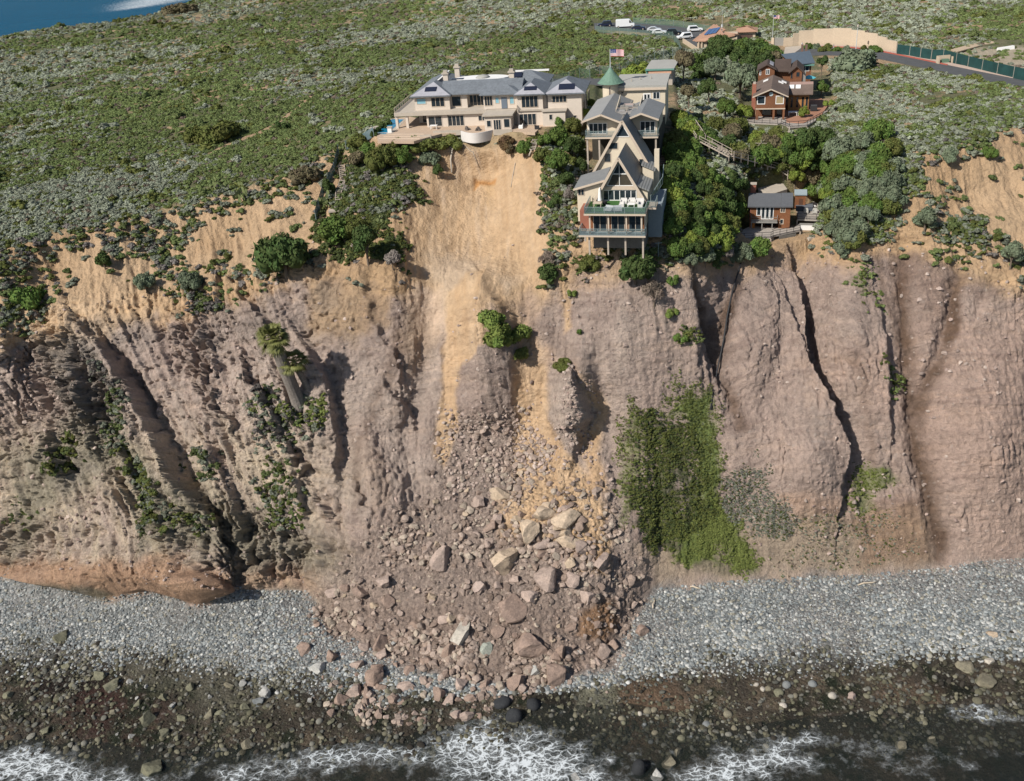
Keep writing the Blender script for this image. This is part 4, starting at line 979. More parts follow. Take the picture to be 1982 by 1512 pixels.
# front facets overlaid in a paler tone: sunlight put into the slate colour
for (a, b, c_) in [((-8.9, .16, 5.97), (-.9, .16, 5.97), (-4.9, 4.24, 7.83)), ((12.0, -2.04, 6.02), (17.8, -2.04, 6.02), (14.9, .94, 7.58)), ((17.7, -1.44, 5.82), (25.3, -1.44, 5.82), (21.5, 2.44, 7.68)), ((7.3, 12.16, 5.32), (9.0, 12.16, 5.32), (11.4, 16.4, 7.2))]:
    face(a, b, c_, .035).build('sunlit_tone_facet', SLATEL, mh)
fl = MB(); fl.poly([(-1+5*math.cos(t)*1.1+4.6, 10.4+2.6*math.sin(t)) for t in np.linspace(0, 6.28, 25)[:-1]], 7.0, 7.25); fl.box(-4.6, -4.2, 6, 16, 7.82, 7.88); fl.box(8.6, 15.8, 20.3, 20.9, 6.2, 6.5); fl.build('white_flat_roof', WHITE, mh)
sk = MB(); sk.tube([(3.8, 10.2, 7.25), (3.8, 10.2, 7.6), (3.8, 10.2, 7.8)], [1.5, 1.1, .2], 18); sk.build('skylight', GROOF, mh, True)
for x0, x1, y0, y1, z0, sl_ in [(-6.2, -3.9, 1.4, 2.6, 6.55, .47), (13.8, 16.2, -1.1, -.2, 6.55, .53), (20.3, 23.3, -.5, .9, 6.35, .49), (-1.6, .8, 5.6, 6.6, 7.85, .0), (8.9, 11, 14, 15.5, 6.3, .43)]:
    MB().hexa([(x0, y0, z0), (x1, y0, z0), (x1, y1, z0+(y1-y0)*sl_), (x0, y1, z0+(y1-y0)*sl_)], [(x0, y0, z0+.12), (x1, y0, z0+.12), (x1, y1, z0+(y1-y0)*sl_+.12), (x0, y1, z0+(y1-y0)*sl_+.12)]).build('solar_panel', SOLAR, mh)
for x, y, z in [(-3.4, 8.5, 8.5), (-2.2, 14.0, 8.7), (9.6, 10.6, 7.9)]:
    c_ = MB().box(x-.5, x+.5, y-.45, y+.45, 5.5, z).build('chimney', WALLP, mh); MB().box(x-.7, x+.7, y-.65, y+.65, z, z+.25).box(x-.4, x+.4, y-.35, y+.35, z+.25, z+.7).build('chimney_cap', CONC, c_)
railing(mh, [(-12.2, -.4, 3.12), (-12.2, 11.9, 3.12), (-8.4, 11.9, 3.12)], .9, True, TRIM)
railing(mh, [(12.4, -1.9, 3.12), (12.2, -.3, 3.12)], .8, True, TRIM)
MB().box(17.9, 18.15, -.3, -.2, 0, 5.6).build('downpipe', mat('grey_pipe', (.16, .15, .14), .6, .05), mh)
MB().box(-1.75, -1.6, -.1, 0, 0, 2.9).build('downpipe', mat('grey_pipe', (.16, .15, .14), .6, .05), mh)
# terrace, pool and bow-fronted wall
tr = empty('stone_terrace', frameO(885, 245, 65.0), 11.4, 'tan paved terrace in front of the pale mansion with a bowed white wall', 'terrace')
arc = [(1.8+6.2*t, -5.2-2.3*math.sin(math.pi*t)) for t in np.linspace(0, 1, 15)]
tp = [(-15.6, -2.8), (-13.4, -9.7), (-6.0, -10.9), (-3.4, -7.6), (-1.8, -5.6)]+arc+[(8.3, -5.4), (11.6, -5.4), (16.4, -7.2), (17.0, -2.4), (21.0, -3.0), (21, 0), (12, 0), (6, .6), (-6, .6), (-6, 5), (-12.2, 10), (-15.3, 9)]
MB().poly(tp, -.45, .05).build('paving', PAVE, tr)
arc2 = [(1.8+6.2*t, -5.25-2.3*math.sin(math.pi*t)) for t in np.linspace(0, 1, 41)]
MB().poly(arc2+[(x, y+.25) for x, y in reversed(arc2)], -1.5, .36).build('bowed_wall', mat('white_stucco', (.60, .57, .54), .85, .05), tr)
for q_ in ((-3.6, 1.8, -5.3, -5.05, -.4, .5), (-5.6, -3.4, -7.8, -7.55, -.4, .4), (8.2, 11.8, -5.6, -5.4, -.6, .45)): MB().box(*q_).build('parapet', CONC, tr)
st_ = MB()
for k in range(3): st_.poly([(-13.6+k*.5, -8.2+k*1.6), (-5.2, -9.2+k*1.7), (-5.2, -9.05+k*1.7), (-13.6+k*.5, -8.05+k*1.6)], .05, .14)
st_.build('step', TRIM, tr)
po = empty('swimming_pool', frameO(885, 245, 65.0), 11.4, 'long blue swimming pool beside the tan terrace, left of the pale mansion', 'pool')
MB().poly([(-15.7, -4.4), (-12.5, -4.9), (-11.9, -3.9), (-12.4, 7.9), (-15.9, 8.7), (-17.9, .6), (-17.4, -4.2)], -1.8, .07).build('coping', CONC, po)
MB().poly([(-15.3, -3.4), (-13.0, -3.4), (-12.8, 7.3), (-15.4, 8.0), (-16.6, .6)], .07, .10).build('water', POOLW, po)
MB().poly([(-15.3, -4.5), (-13.2, -4.7), (-13.2, -4.0), (-15.3, -4.0)], .07, .10).build('lower_basin', POOLW, po)
for x, y in [(-16.2, -3.4), (-12.7, -3.2)]:
    q = MB().box(x-.4, x+.4, y-.4, y+.4, .07, 1.0).build('pillar', WHITE, po); MB().box(x-.5, x+.5, y-.5, y+.5, 1.0, 1.12).build('pillar_cap', CONC, q)
# ================================================================== the A-frame house
AO = frameO(1131, 414, 59.5)
ah = empty('a_frame_house', AO, 15.3, 'tall A-frame house with ribbed grey roofs and stacked decks on the cliff edge', 'house')
def lframe(name, pts, y0, y1, m, par, w_=.45):
    """beam along an A of x, z points"""
    b = MB()
    for (x0, z0), (x1, z1) in zip(pts[:-1], pts[1:]):
        L = math.hypot(x1-x0, z1-z0); nx, nz = (z1-z0)/L*w_/2, -(x1-x0)/L*w_/2
        b.xz([(x0-nx, z0-nz), (x0+nx, z0+nz), (x1+nx, z1+nz), (x1-nx, z1-nz)], y0, y1)
    return b.build(name, m, par)
wl_ = MB()
wl_.box(.7, 9.3, 1.8, 13, -3.5, -.25)                        # lower storey
wl_.xz([(1.0, -.2), (8.7, -.2), (8.7, .4), (4.75, 6.7), (1.0, .4)], 6.8, 15)
wl_.xz([(-2.2, -3.4), (1.6, -3.4), (2.4, 3.4), (-2.2, 2.2)], 6.4, 12.6)
wl_.xz([(7.6, -3.2), (9.3, -3.2), (9.3, 1.75), (7.6, 2.3)], 6.6, 12.4)
wl_.xz([(7.8, -3.2), (9.6, -3.2), (9.6, 3.2), (7.8, 3.9)], 12.8, 17)
wl_.box(-3.0, 3.1, 22.6, 38, 6.8, 9.6); wl_.xz([(-3.0, 9.6), (3.1, 9.3), (-.1, 10.6)], 22.6, 38)
wl_.box(4.6, 9.2, 22.6, 33, 6.8, 9.7); wl_.box(-3.0, 9.2, 22.6, 27, 6.76, 6.84); wl_.xz([(4.6, 9.7), (9.2, 9.7), (6.7, 10.7)], 22.6, 33)
wl_.xz([(-1.4, 1), (9.8, 1), (4.2, 10.4)], 15.4, 15.7)
wl_.build('wall', CREAM, ah)
MB().box(.72, 9.28, 1.70, 1.79, -3.5, -.3).build('timber_cladding', WOODC, ah)
MB().box(-1.2, .6, 2.6, 6.4, -3.4, -.3).build('brick_side_wall', BRICK, ah)
# roofs
def slab(p0, p1, p2, p3, th=.22):
    return MB().hexa([(*p[:2], p[2]-th) for p in (p0, p1, p2, p3)], [p0, p1, p2, p3])
def aroof(xc, zt, xl, xr, zb, y0, y1, m, name='roof'):
    b = MB(); t_ = .25
    b.xz([(xc, zt), (xl, zb), (xl+.35, zb), (xc, zt-.55)], y0, y1); b.xz([(xc, zt), (xc, zt-.55), (xr-.35, zb), (xr, zb)], y0, y1)
    return b.build(name, m, ah)
aroof(4.75, 7.4, .55, 9.15, .0, 5.7, 15.6, GMETY); aroof(4.2, 11.05, -1.9, 10.3, .6, 15.1, 21.5, GMETY)
lframe('gable_beam', [(.6, .05), (4.75, 7.35), (9.1, .05)], 5.5, 5.7, TRIM, ah, .42)
lframe('gable_beam', [(-1.9, .6), (4.2, 11.0), (10.3, .6)], 14.85, 15.1, TRIM, ah, .42)
slab((2.5, 5.9, 3.75), (2.5, 13, 3.95), (-2.7, 13.4, 2.35), (-2.7, 5.9, 2.25)).build('roof', GMETY, ah)
MB().hexa([(-2.75, 5.8, 1.95), (2.45, 5.8, 3.45), (2.45, 5.9, 3.45), (-2.75, 5.9, 1.95)], [(-2.75, 5.8, 2.28), (2.45, 5.8, 3.78), (2.45, 5.9, 3.78), (-2.75, 5.9, 2.28)]).build('fascia', TRIM, ah)
slab((7.3, 6.0, 2.95), (9.65, 6.0, 2.0), (9.65, 12.2, 2.0), (7.3, 12.2, 2.95)).build('roof', GMET, ah)
slab((7.6, 12.6, 4.4), (9.9, 12.6, 3.4), (9.9, 16.6, 3.4), (7.6, 16.6, 4.4)).build('roof', GMET, ah)
for x0, xc, x1, y0, y1, z0, zc, z1 in [(-3.5, -.2, 3.3, 20.6, 38, 9.75, 10.9, 9.5), (4.4, 6.7, 9.7, 20.6, 32.6, 10.1, 11.0, 9.9)]:
    slab((x0, y0, z0), (xc, y0, zc), (xc, y1, zc), (x0, y1, z0)).build('roof', GMETY if x0 > 0 else mat('grey_roof_left', (.26, .26, .255), .7, .1), ah)
    slab((xc, y0, zc), (x1, y0, z1), (x1, y1, z1), (xc, y1, zc)).build('roof', GMETY, ah)
    lframe('fascia', [(x0, z0-.1), (xc, zc-.1), (x1, z1-.1)], y0-.12, y0-.02, TRIM, ah, .3)
# glazing of the gables
def tri(par, pts, y, m, name='gable_window'):
    f = lframe(name, pts+[pts[0]], y-.08, y, WHITE, par, .12); MB().xz(pts, y-.03, y-.01).build('pane', m, f); return f
tri(ah, [(2.75, 2.55), (7.0, 2.55), (5.95, 4.45), (3.6, 4.45)], 6.8, mat('brown_glass', (.07, .06, .045), .15, .2, 2, spec=.5))
tri(ah, [(3.65, 4.5), (5.9, 4.5), (4.75, 6.5)], 6.8, GLASS)
MB().box(4.70, 4.80, 6.68, 6.72, 2.55, 6.4).build('mullion', WHITE, ah)
MB().box(1.6, 8.2, 6.55, 6.8, 1.9, 2.45).build('beam', TRIM, ah)
window(ah, 2.0, 7.5, .05, 1.85, 6.78, 6, WHITE, name='folding_doors', t=.13)
window(ah, -2.1, -1.0, 1.0, 2.1, 6.4, 2, TRIM)
tri(ah, [(3.05, 8.35), (5.35, 8.35), (4.2, 10.3)], 15.4, GLASS)
window(ah, 1.0, 2.2, 4.0, 5.6, 15.4, 1, TRIM); window(ah, 1.0+.8, 3.4, 6.2, 7.4, 15.4, 1, TRIM)
window(ah, 6.9, 7.7, 2.4, 4.6, 15.4, 1, TRIM)
for x in (1.1, 4.0, 6.8): window(ah, x, x+2.2, -3.45, -.65, 1.68, 2, TRIM, name='sliding_door')
for x in (.75, 3.75, 6.6, 9.0): MB().box(x-.12, x+.12, .35, .6, -3.5, -.3).build('post', TRIM, ah)
window(ah, -2.7, .6, 7.1, 9.0, 22.58, 4, WHITE, name='glass_door', t=.12); window(ah, 6.3, 8.9, 7.1, 9.2, 22.58, 3, WHITE, name='glass_door', t=.12)
window(ah, 24.0, 26.5, 7.6, 9.0, 9.2, 2, TRIM, side=1)
# decks
MB().box(-.1, 9.7, -.1, 6.8, -.28, -.02).box(9.3, 11.0, 3.2, 6.4, -.28, -.02).build('deck', TRIM, ah)
MB().box(0, 9.6, .05, 6.75, -.018, .03).build('turf', TURF, ah)
MB().box(-1.0, 9.7, -.35, 1.7, -3.75, -3.5).box(-1.0, .6, 1.7, 4.2, -3.75, -3.5).build('lower_deck', TRIM, ah)
MB().box(-.95, 9.65, -.28, 1.68, -3.496, -3.46).build('deck_surface', mat('blue_grey_deck', (.24, .28, .30), .8, .1), ah)
railing(ah, [(.02, 6, .03), (.02, .02, .03), (9.6, .02, .03), (9.6, 3.2, .03), (10.9, 3.2, .03), (10.9, 6.2, .03)], 1.05)
railing(ah, [(-.9, 4.0, -3.46), (-.9, -.25, -3.46), (9.6, -.25, -3.46), (9.6, 1.7, -3.46)], 1.05, step_=1.5)
MB().box(-3.0, 3.3, 20.4, 22.6, 6.75, 7.0).box(5.2, 9.6, 20.4, 22.6, 6.75, 7.0).build('balcony', TRIM, ah)
railing(ah, [(-2.95, 22.4, 7.0), (-2.95, 20.5, 7.0), (2.6, 20.5, 7.0)], 1.05); railing(ah, [(5.6, 20.5, 7.0), (9.5, 20.5, 7.0), (9.5, 22.4, 7.0)], 1.05)
for x, y, z0, z1 in [(-2.7, 20.8, -2, 6.75), (-.6, 20.8, -2, 6.75), (9.2, 20.8, -4, 6.75), (.6, .4, -7, -3.75), (3.6, .6, -7, -3.75), (6.4, .6, -7, -3.75), (9.2, .6, -7.5, -3.75), (-.7, 4, -6, -3.75)]:
    MB().box(x-.14, x+.14, y-.14, y+.14, z0, z1).build('post', WOODG, ah)
MB().box(9.6, 10.4, 14.2, 15.0, -4.5, 6.4).build('chimney_stack', CREAM, ah)
MB().box(.9, 9.3, 2.6, 12.5, -6.6, -3.75).build('foundation_wall', mat('grey_block_wall', (.16, .15, .135), .9, .2), ah)
MB().box(-2.9, 9.2, 27.0, 38, -.5, 6.75).build('under_storey', mat('painted_shade_timber', (.05, .045, .035), .9, .2), ah)  # dark block: shade under the upper balcony put into its colour
MB().box(9.4, 11.6, 6.4, 15, -6, -.5).build('side_stair_wall', mat('blue_grey_deck', (.24, .28, .30)), ah)
# roof terrace between the wings
MB().box(1.6, 5.6, 25.6, 33, 9.7, 10.0).build('roof_terrace', mat('grey_deck', (.30, .29, .28), .85, .1), ah)
for x, s_ in [(1.5, -1), (5.5, 1)]: MB().hexa([(x, 26.5, 10), (x+.1, 26.5, 10), (x+.1, 33, 10), (x, 33, 10)], [(x, 26.5, 10.1), (x+.1, 26.5, 10.1), (x+.1, 33, 11.6), (x, 33, 11.6)]).build('screen_wall', CREAM, ah)
railing(ah, [(1.7, 25.7, 10), (5.5, 25.7, 10)], .8, False, WOODG)
railing(ah, [(9.8, 6.4, -.3), (11.0, 14, .6), (10.8, 18, 1.6)], 1.3, True)
# ================================================================== rear cream building with turret
cr = empty('turret_house', AO, 15.3, 'cream flat-fronted building with a round copper-roofed turret behind the A-frame house', 'house')
MB().box(-.1, 9.0, 40, 46.5, 4.4, 11.6).build('wall', CREAM, cr)
MB().tube([(-1.2, 40, 4.2), (-1.2, 40, 12.6)], 1.55, 20).build('turret', CREAM, cr, False)
MB().tube([(-1.2, 40, 12.45), (-1.2, 40, 12.6), (-1.2, 40, 13.9), (-1.2, 40, 15.2)], [2.5, 2.3, 1.1, .12], 20).build('turret_roof', COPPER, cr)
MB().hexa([(-.4, 39.5, 11.5), (9.3, 39.5, 11.4), (9.3, 46.8, 12.2), (-.4, 46.8, 12.2)], [(-.4, 39.5, 11.9), (9.3, 39.5, 11.8), (9.3, 46.8, 12.6), (-.4, 46.8, 12.6)]).build('roof', GROOF, cr)
MB().box(-.35, 9.25, 39.42, 39.49, 11.0, 11.45).build('fascia', TRIM, cr)
window(cr, 4.9, 6.3, 8.4, 10.3, 40, 2, WHITE, t=.2, name='glass_door'); window(cr, 6.7, 8.0, 9.2, 10.5, 40, 2, WHITE); window(cr, .7, 1.2, 10.3, 10.8, 40, 1, TRIM); window(cr, -1.35, -1.0, 9.5, 12.0, 38.45, 1, TRIM)
for x, y in [(2.5, 42), (4.0, 43), (6, 43.5)]: MB().tube([(x, y, 11.9), (x, y, 12.7)], .08, 8).build('vent_pipe', CONC, cr)
def flag(name, x, y, z0, h, fw, fh, par0, yaw, label, grp=None):
    f = empty(name, (x, y, z0), yaw, label, 'flag', grp)
    MB().tube([(0, 0, 0), (0, 0, h)], [.09, .05], 8).build('pole', mat('pole_metal', (.5, .52, .52), .4, .05), f)
    n = 14; V = []; Fc = []; cols_ = []
    ny = 13
    for j in range(ny+1):
        for i in range(n+1):
            V.append((.05+fw*i/n, .12*math.sin(i*.75)*(i/n), h-.1-fh*j/ny-.12*fh*(i/n)**2))
    for j in range(ny):
        for i in range(n):
            Fc.append((j*(n+1)+i, j*(n+1)+i+1, (j+1)*(n+1)+i+1, (j+1)*(n+1)+i))
    me = bpy.data.meshes.new('cloth'); me.from_pydata(V, [], Fc)
    for m_ in (mat('flag_red', (.45, .03, .045), .7, .05), mat('flag_white', (.75, .74, .75), .7, .03), mat('flag_blue', (.03, .045, .17), .7, .05)): me.materials.append(m_)
    for k_, p_ in enumerate(me.polygons):
        j, i = divmod(k_, n); p_.material_index = 2 if (i < n*.4 and j < 7) else (0 if j % 2 == 0 else 1)
    c_ = bpy.data.objects.new('cloth', me); link(c_, f)
    sd_ = c_.modifiers.new('thick', 'SOLIDIFY'); sd_.thickness = .01
    s_ = MB()
    if fw > 1.5:
        for j in range(4):
            for i in range(5):
                x_ = .15+i*fw*.075; z_ = h-.28-j*fh*.12; y_ = .12*math.sin(x_/fw*14*.75)*(x_/fw)-.02
                s_ = MB(); s_.xz([(x_+.05*math.cos(t_)*(1 if q_ % 2 == 0 else .45), z_+.05*math.sin(t_)*(1 if q_ % 2 == 0 else .45)) for q_, t_ in enumerate(np.linspace(math.pi/2, math.pi/2+2*math.pi, 11)[:-1])], y_-.012, y_-.004)
                s_.build('star', mat('flag_white', (.75, .74, .75)), c_)
    return f
ex = (math.cos(math.radians(15.3)), -math.sin(math.radians(15.3))); ey = (-ex[1], ex[0])
def AL(x, y, z): return (AO[0]+ex[0]*x+ey[0]*y, AO[1]+ex[1]*x+ey[1]*y, AO[2]+z)
flag('flag_on_pole', *AL(-1.2, 40, 15.1), 3.4, 2.5, 1.25, None, 8, 'stars and stripes flag flying from the point of the green copper turret roof')
R0 = frameO(1285, 150, 64.2)
rh = empty('studio_house', R0, 15.3, 'small grey flat-roofed building with green trim and white windows behind the turret', 'house')
MB().box(-2.8, 2.6, -7.8, 0, -1.5, 3.2).build('wall', mat('putty_wall', (.42, .37, .32), .9, .08), rh)
MB().hexa([(-3.3, -8.4, 3.2), (3.0, -8.4, 3.2), (3.4, .4, 3.6), (-2.9, .4, 3.6)], [(-3.3, -8.4, 3.45), (3.0, -8.4, 3.45), (3.4, .4, 3.85), (-2.9, .4, 3.85)]).build('roof', GROOF, rh)
MB().box(-3.3, 3.0, -8.5, -8.41, 3.1, 3.47).box(-3.2, -2.85, -8.2, -1, -.6, 3.1).build('green_trim', mat('teal_trim', (.12, .26, .22), .7, .08), rh)
MB().hexa([(-2.6, -9.0, 2.4), (2.4, -9.0, 2.4), (2.4, -7.9, 2.95), (-2.6, -7.9, 2.95)], [(-2.6, -9.0, 2.5), (2.4, -9.0, 2.5), (2.4, -7.9, 3.05), (-2.6, -7.9, 3.05)]).build('awning', TILE, rh)
window(rh, -2.5, -.5, 1.1, 2.2, -7.8, 2, WHITE, t=.14); window(rh, .3, 2.3, 1.1, 2.2, -7.8, 2, WHITE, t=.14)
# ================================================================== brown shingled houses
B0 = frameO(1462, 233, 60.3)
bh = empty('shingled_house', B0, 17, 'brown shingled two-storey house with a gable front, open porch and two square white-framed windows', 'house')
MB().box(0, 5.65, .3, 13.5, 2.1, 4.95).xz([(0, 4.95), (5.65, 4.95), (2.8, 6.0)], .3, 13.5).box(0, 5.65, 3.2, 13.5, -1, 2.1).build('wall', SHING, bh)
MB().box(6.2, 10.3, 8.6, 14, -.6, 3.6).build('side_wing', mat('ochre_timber', (.36, .18, .07), .8, .2), bh)
for x0, x1 in [(0, .5), (3.3, 3.7), (5.25, 5.65)]: MB().box(x0, x1, .25, .65, -.5, 2.1).build('porch_column', SHING, bh)
MB().box(-.05, 5.7, .2, .3, 2.1, 2.3).build('beam', TRIM, bh)
slab((-.75, -.4, 4.75), (2.8, -.4, 6.25), (2.8, 14, 6.25), (-.75, 14, 4.75)).build('roof', SHROOF, bh)
slab((2.8, -.4, 6.25), (6.2, -.4, 4.75), (6.2, 14, 4.75), (2.8, 14, 6.25)).build('roof', SHROOF, bh)
lframe('fascia', [(-.75, 4.65), (2.8, 6.15), (6.2, 4.65)], -.5, -.42, TRIM, bh, .22)
slab((5.7, 7.6, 3.5), (11.0, 7.6, 3.5), (11.0, 11.2, 4.7), (5.7, 11.2, 4.7)).build('roof', SHROOF, bh)
MB().box(5.7, 11.0, 11.2, 14, 4.4, 4.7).build('flat_roof', PINKROOF, bh)
for x0, y0, z0 in [(4.0, 8.6, 5.75), (4.6, 10.3, 5.5), (.9, 9.8, 5.52)]: MB().hexa([(x0, y0, z0), (x0+1, y0, z0-.42 if x0 > 2 else z0+.42), (x0+1, y0+.9, z0-.42 if x0 > 2 else z0+.42), (x0, y0+.9, z0)], [(x0, y0, z0+.2), (x0+1, y0, z0-.22 if x0 > 2 else z0+.62), (x0+1, y0+.9, z0-.22 if x0 > 2 else z0+.62), (x0, y0+.9, z0+.2)]).build('skylight', WHITE, bh)
for x0 in (6.2, 7.5): MB().hexa([(x0, 9.6, 4.2), (x0+1, 9.6, 4.2), (x0+1, 10.8, 4.6), (x0, 10.8, 4.6)], [(x0, 9.6, 4.35), (x0+1, 9.6, 4.35), (x0+1, 10.8, 4.75), (x0, 10.8, 4.75)]).build('skylight', WHITE, bh)
c_ = MB().box(-1.0, -.2, 2.6, 3.5, -1, 6.6).build('chimney', BRICK, bh); MB().box(-.85, -.35, 2.8, 3.3, 6.6, 7.0).build('chimney_cap', CONC, c_)
window(bh, .15, 1.75, 3.1, 4.75, .3, 1, WHITE, t=.14); window(bh, 3.75, 5.35, 3.1, 4.75, .3, 1, WHITE, mat('beige_blind', (.33, .26, .15), .8, .05), t=.14)
window(bh, 1.1, 3.0, .2, 1.9, 3.2, 1, SHING); window(bh, 4.0, 5.1, .0, 1.9, 3.2, 1, SHING, name='door')
MB().tube([(2.8, .32, 5.1), (2.8, .26, 5.1)], .42, 14).build('round_gable_window', mat('pale_blue', (.4, .48, .5), .6, .05), bh)
for x in (6.6, 7.7, 8.8, 9.6): window(bh, x, x+.6, .5, 2.8, 8.6, 1, mat('ochre_timber', (.36, .18, .07)), name='door')
bh2 = empty('rear_shingled_house', B0, 17, 'higher dark-roofed shingled house with two gables, just behind the two-window shingled house', 'house')
MB().box(-.3, 3.0, 14.6, 20, 2, 7.4).xz([(-.3, 7.4), (3.0, 7.4), (1.4, 8.2)], 14.6, 20).box(3.0, 8.6, 16, 22, 2, 6.8).box(6.2, 8.6, 14.2, 16, 4.6, 6.8).xz([(6.2, 6.8), (8.6, 6.8), (7.5, 7.8)], 14.2, 16).build('wall', SHING, bh2)
DSH = mat('dark_shingle_roof', (.085, .062, .052), .9, .3, 8, ('Z', 6, .25))
slab((-.7, 14.1, 7.2), (1.4, 14.1, 8.4), (1.4, 20.5, 8.4), (-.7, 20.5, 7.2)).build('roof', DSH, bh2)
slab((1.4, 14.1, 8.4), (3.4, 14.1, 7.3), (3.4, 20.5, 7.3), (1.4, 20.5, 8.4)).build('roof', DSH, bh2)
slab((2.9, 15.0, 6.9), (6.3, 15.0, 6.7), (6.3, 19.2, 8.5), (2.9, 19.2, 8.5)).build('roof', DSH, bh2)
slab((5.9, 13.7, 6.6), (7.5, 13.7, 8.0), (7.5, 19.2, 8.3), (5.9, 19.2, 7.2)).build('roof', DSH, bh2)
slab((7.5, 13.7, 8.0), (9.0, 13.7, 6.7), (9.0, 19.2, 7.0), (7.5, 19.2, 8.3)).build('roof', DSH, bh2)
MB().hexa([(1.9, 15.4, 8.2), (2.7, 15.4, 7.78), (2.7, 18.6, 7.78), (1.9, 18.6, 8.2)], [(1.9, 15.4, 8.35), (2.7, 15.4, 7.93), (2.7, 18.6, 7.93), (1.9, 18.6, 8.35)]).build('skylight', SLATEL, bh2)
window(bh2, 1.2, 2.0, 6.2, 7.3, 14.6, 2, WHITE); window(bh2, -.1, .25, 6.1, 7.1, 14.6, 1, WHITE); window(bh2, 7.4, 8.2, 5.6, 6.7, 14.2, 1, SHING); window(bh2, 6.3, 6.8, 5.3, 6.7, 14.2, 1, SHING)
MB().box(8.6, 9.4, 14.6, 16, 4.4, 6.6).build('grey_side_wall', GREYW, bh2)
bl = empty('blue_roof_house', B0, 17, 'house under a smooth blue-grey roof beyond the brown shingled houses', 'house')
MB().box(4.4, 10.6, 27, 33, 2, 6.3).build('wall', SHING, bl)
MB().hexa([(6.6, 25.4, 6.0), (11.3, 26.0, 6.2), (10.1, 31, 7.9), (4.0, 30, 7.5)], [(6.6, 25.4, 6.15), (11.3, 26.0, 6.35), (10.1, 31, 8.05), (4.0, 30, 7.65)]).build('roof', BLROOF, bl)
MB().quad((4, 30.2, 7.6), (10.1, 31.2, 8.0), (10.4, 35, 6.2), (4.2, 35, 6.2)).build('back_roof', BLROOF, bl)
MB().box(6.8, 11.2, 26.0, 26.1, 5.7, 6.05).build('teal_fascia', mat('teal_trim', (.12, .26, .22)), bl)
window(bl, 8.6, 10.2, 4.4, 5.6, 27, 2, WHITE)
for x in (8.2, 9.1): MB().box(x, x+.5, 33.2, 33.8, 7, 9.0).build('chimney', mat('brown_pot', (.16, .10, .08), .9, .1), bl)
# patio and timber deck by the shingled house
def flatdeck(name, pxs, z, m, label, cat, th=.3, rail=None, posts=True, part='boards'):
    O = Vector(frameO(*pxs[0], z)); e = empty(name, O, 0, label, cat)
    P = [Vector(onz(*p, z))-O for p in pxs]
    MB().poly([(p.x, p.y) for p in P], -th, 0).build(part, m, e)
    if rail:
        railing(e, [(P[i].x, P[i].y, .0) for i in rail], 1.0, False, BLACKM, 1.5, rails=2)
    if posts:
        for i, p in enumerate(P): MB().box(p.x-.1, p.x+.1, p.y-.1, p.y+.1, -3.6, -th).build('post', WOODG, e)
    return e
flatdeck('brick_patio', [(1518, 226), (1520, 200), (1590, 190), (1602, 205), (1590, 222), (1555, 238), (1520, 236)], 60.32, mat('red_brick_paving', (.33, .17, .11), .9, .25, 5), 'red brick patio with garden furniture right of the two-window shingled house', 'patio', .5, None, False, 'paving')
flatdeck('porch_deck', [(1416, 231), (1440, 224), (1520, 226), (1522, 236), (1505, 240), (1460, 238)], 60.34, DECK, 'pale boarded deck below the porch of the shingled house', 'deck', .3, [0, 5, 4])
flatdeck('lookout_deck', [(1520, 231), (1558, 233), (1602, 213), (1604, 220), (1562, 243), (1528, 246), (1512, 240)], 60.2, DECK, 'grey curved deck with black rails on the edge of the brick patio', 'deck', .3, [6, 5, 4, 3])
# ================================================================== the cabin
C0 = frameO(1452, 440.5, 47.0)
cb = empty('cliff_cabin', C0, 16, 'brown cabin with a plain dark grey roof and small balcony at the cliff edge', 'cabin')
MB().box(0, 5.0, 0, 4.2, 1.4, 4.2).box(5.0, 7.0, -.25, 4.2, -.4, 4.25).box(0, .7, 0, 4.2, -.5, 1.4).box(.7, 5, 1.6, 4.2, -.5, 1.4).build('wall', WOODC, cb)
MB().box(-.12, 0, -.05, 4.2, -.5, 4.1).build('brick_side', BRICK, cb)
slab((-.6, -.6, 4.25), (5.25, -.6, 4.25), (5.25, 3.4, 5.5), (-.6, 3.4, 5.5)).build('roof', DKROOF, cb)
slab((5.27, -.7, 4.32), (7.35, -.7, 4.32), (7.35, 3.4, 5.6), (5.27, 3.4, 5.6)).build('roof', DKROOF, cb)
slab((-.6, 3.42, 5.5), (7.35, 3.42, 5.5), (7.35, 5, 4.6), (-.6, 5, 4.6)).build('roof', DKROOF, cb)
c_ = MB().box(-.3, .65, 4.0, 4.9, 0, 6.9).build('chimney', BRICK, cb); MB().box(-.4, .75, 3.9, 5.0, 6.9, 7.1).build('chimney_cap', CONC, cb if 0 else c_)
window(cb, 1.0, 1.8, 2.3, 4.0, 0, 1, WHITE, t=.12)
for x in (1.85, 2.6, 3.35): window(cb, x, x+.7, 1.65, 4.0, 0, 1, WHITE, t=.12, name='french_door')
window(cb, 5.2, 6.1, 3.0, 4.0, -.25, 2, TRIM, t=.12); window(cb, 5.2, 5.9, .8, 1.8, -.25, 1, TRIM, t=.12)
window(cb, .9, 2.4, -.1, 1.3, 1.6, 1, BLACKM); window(cb, 2.6, 4.6, -.1, 1.3, 1.6, 1, BLACKM)
MB().box(.1, 4.8, -1.3, 0, 1.32, 1.52).build('balcony', GREYW, cb)
railing(cb, [(.15, 0, 1.52), (.15, -1.25, 1.52), (4.75, -1.25, 1.52), (4.75, 0, 1.52)], .9, False, GREYW, 1.4, rails=2)
for x in (.2, 2.1, 3.9): MB().box(x-.07, x+.07, -1.2, -1.05, -.3, 1.32).build('post', GREYW, cb)
MB().xz([(.25, -.2), (.8, -.2), (.8, .9), (.4, 1.0)], -.25, -.1).build('orange_board', mat('orange_board', (.55, .20, .05), .6, .05), cb)
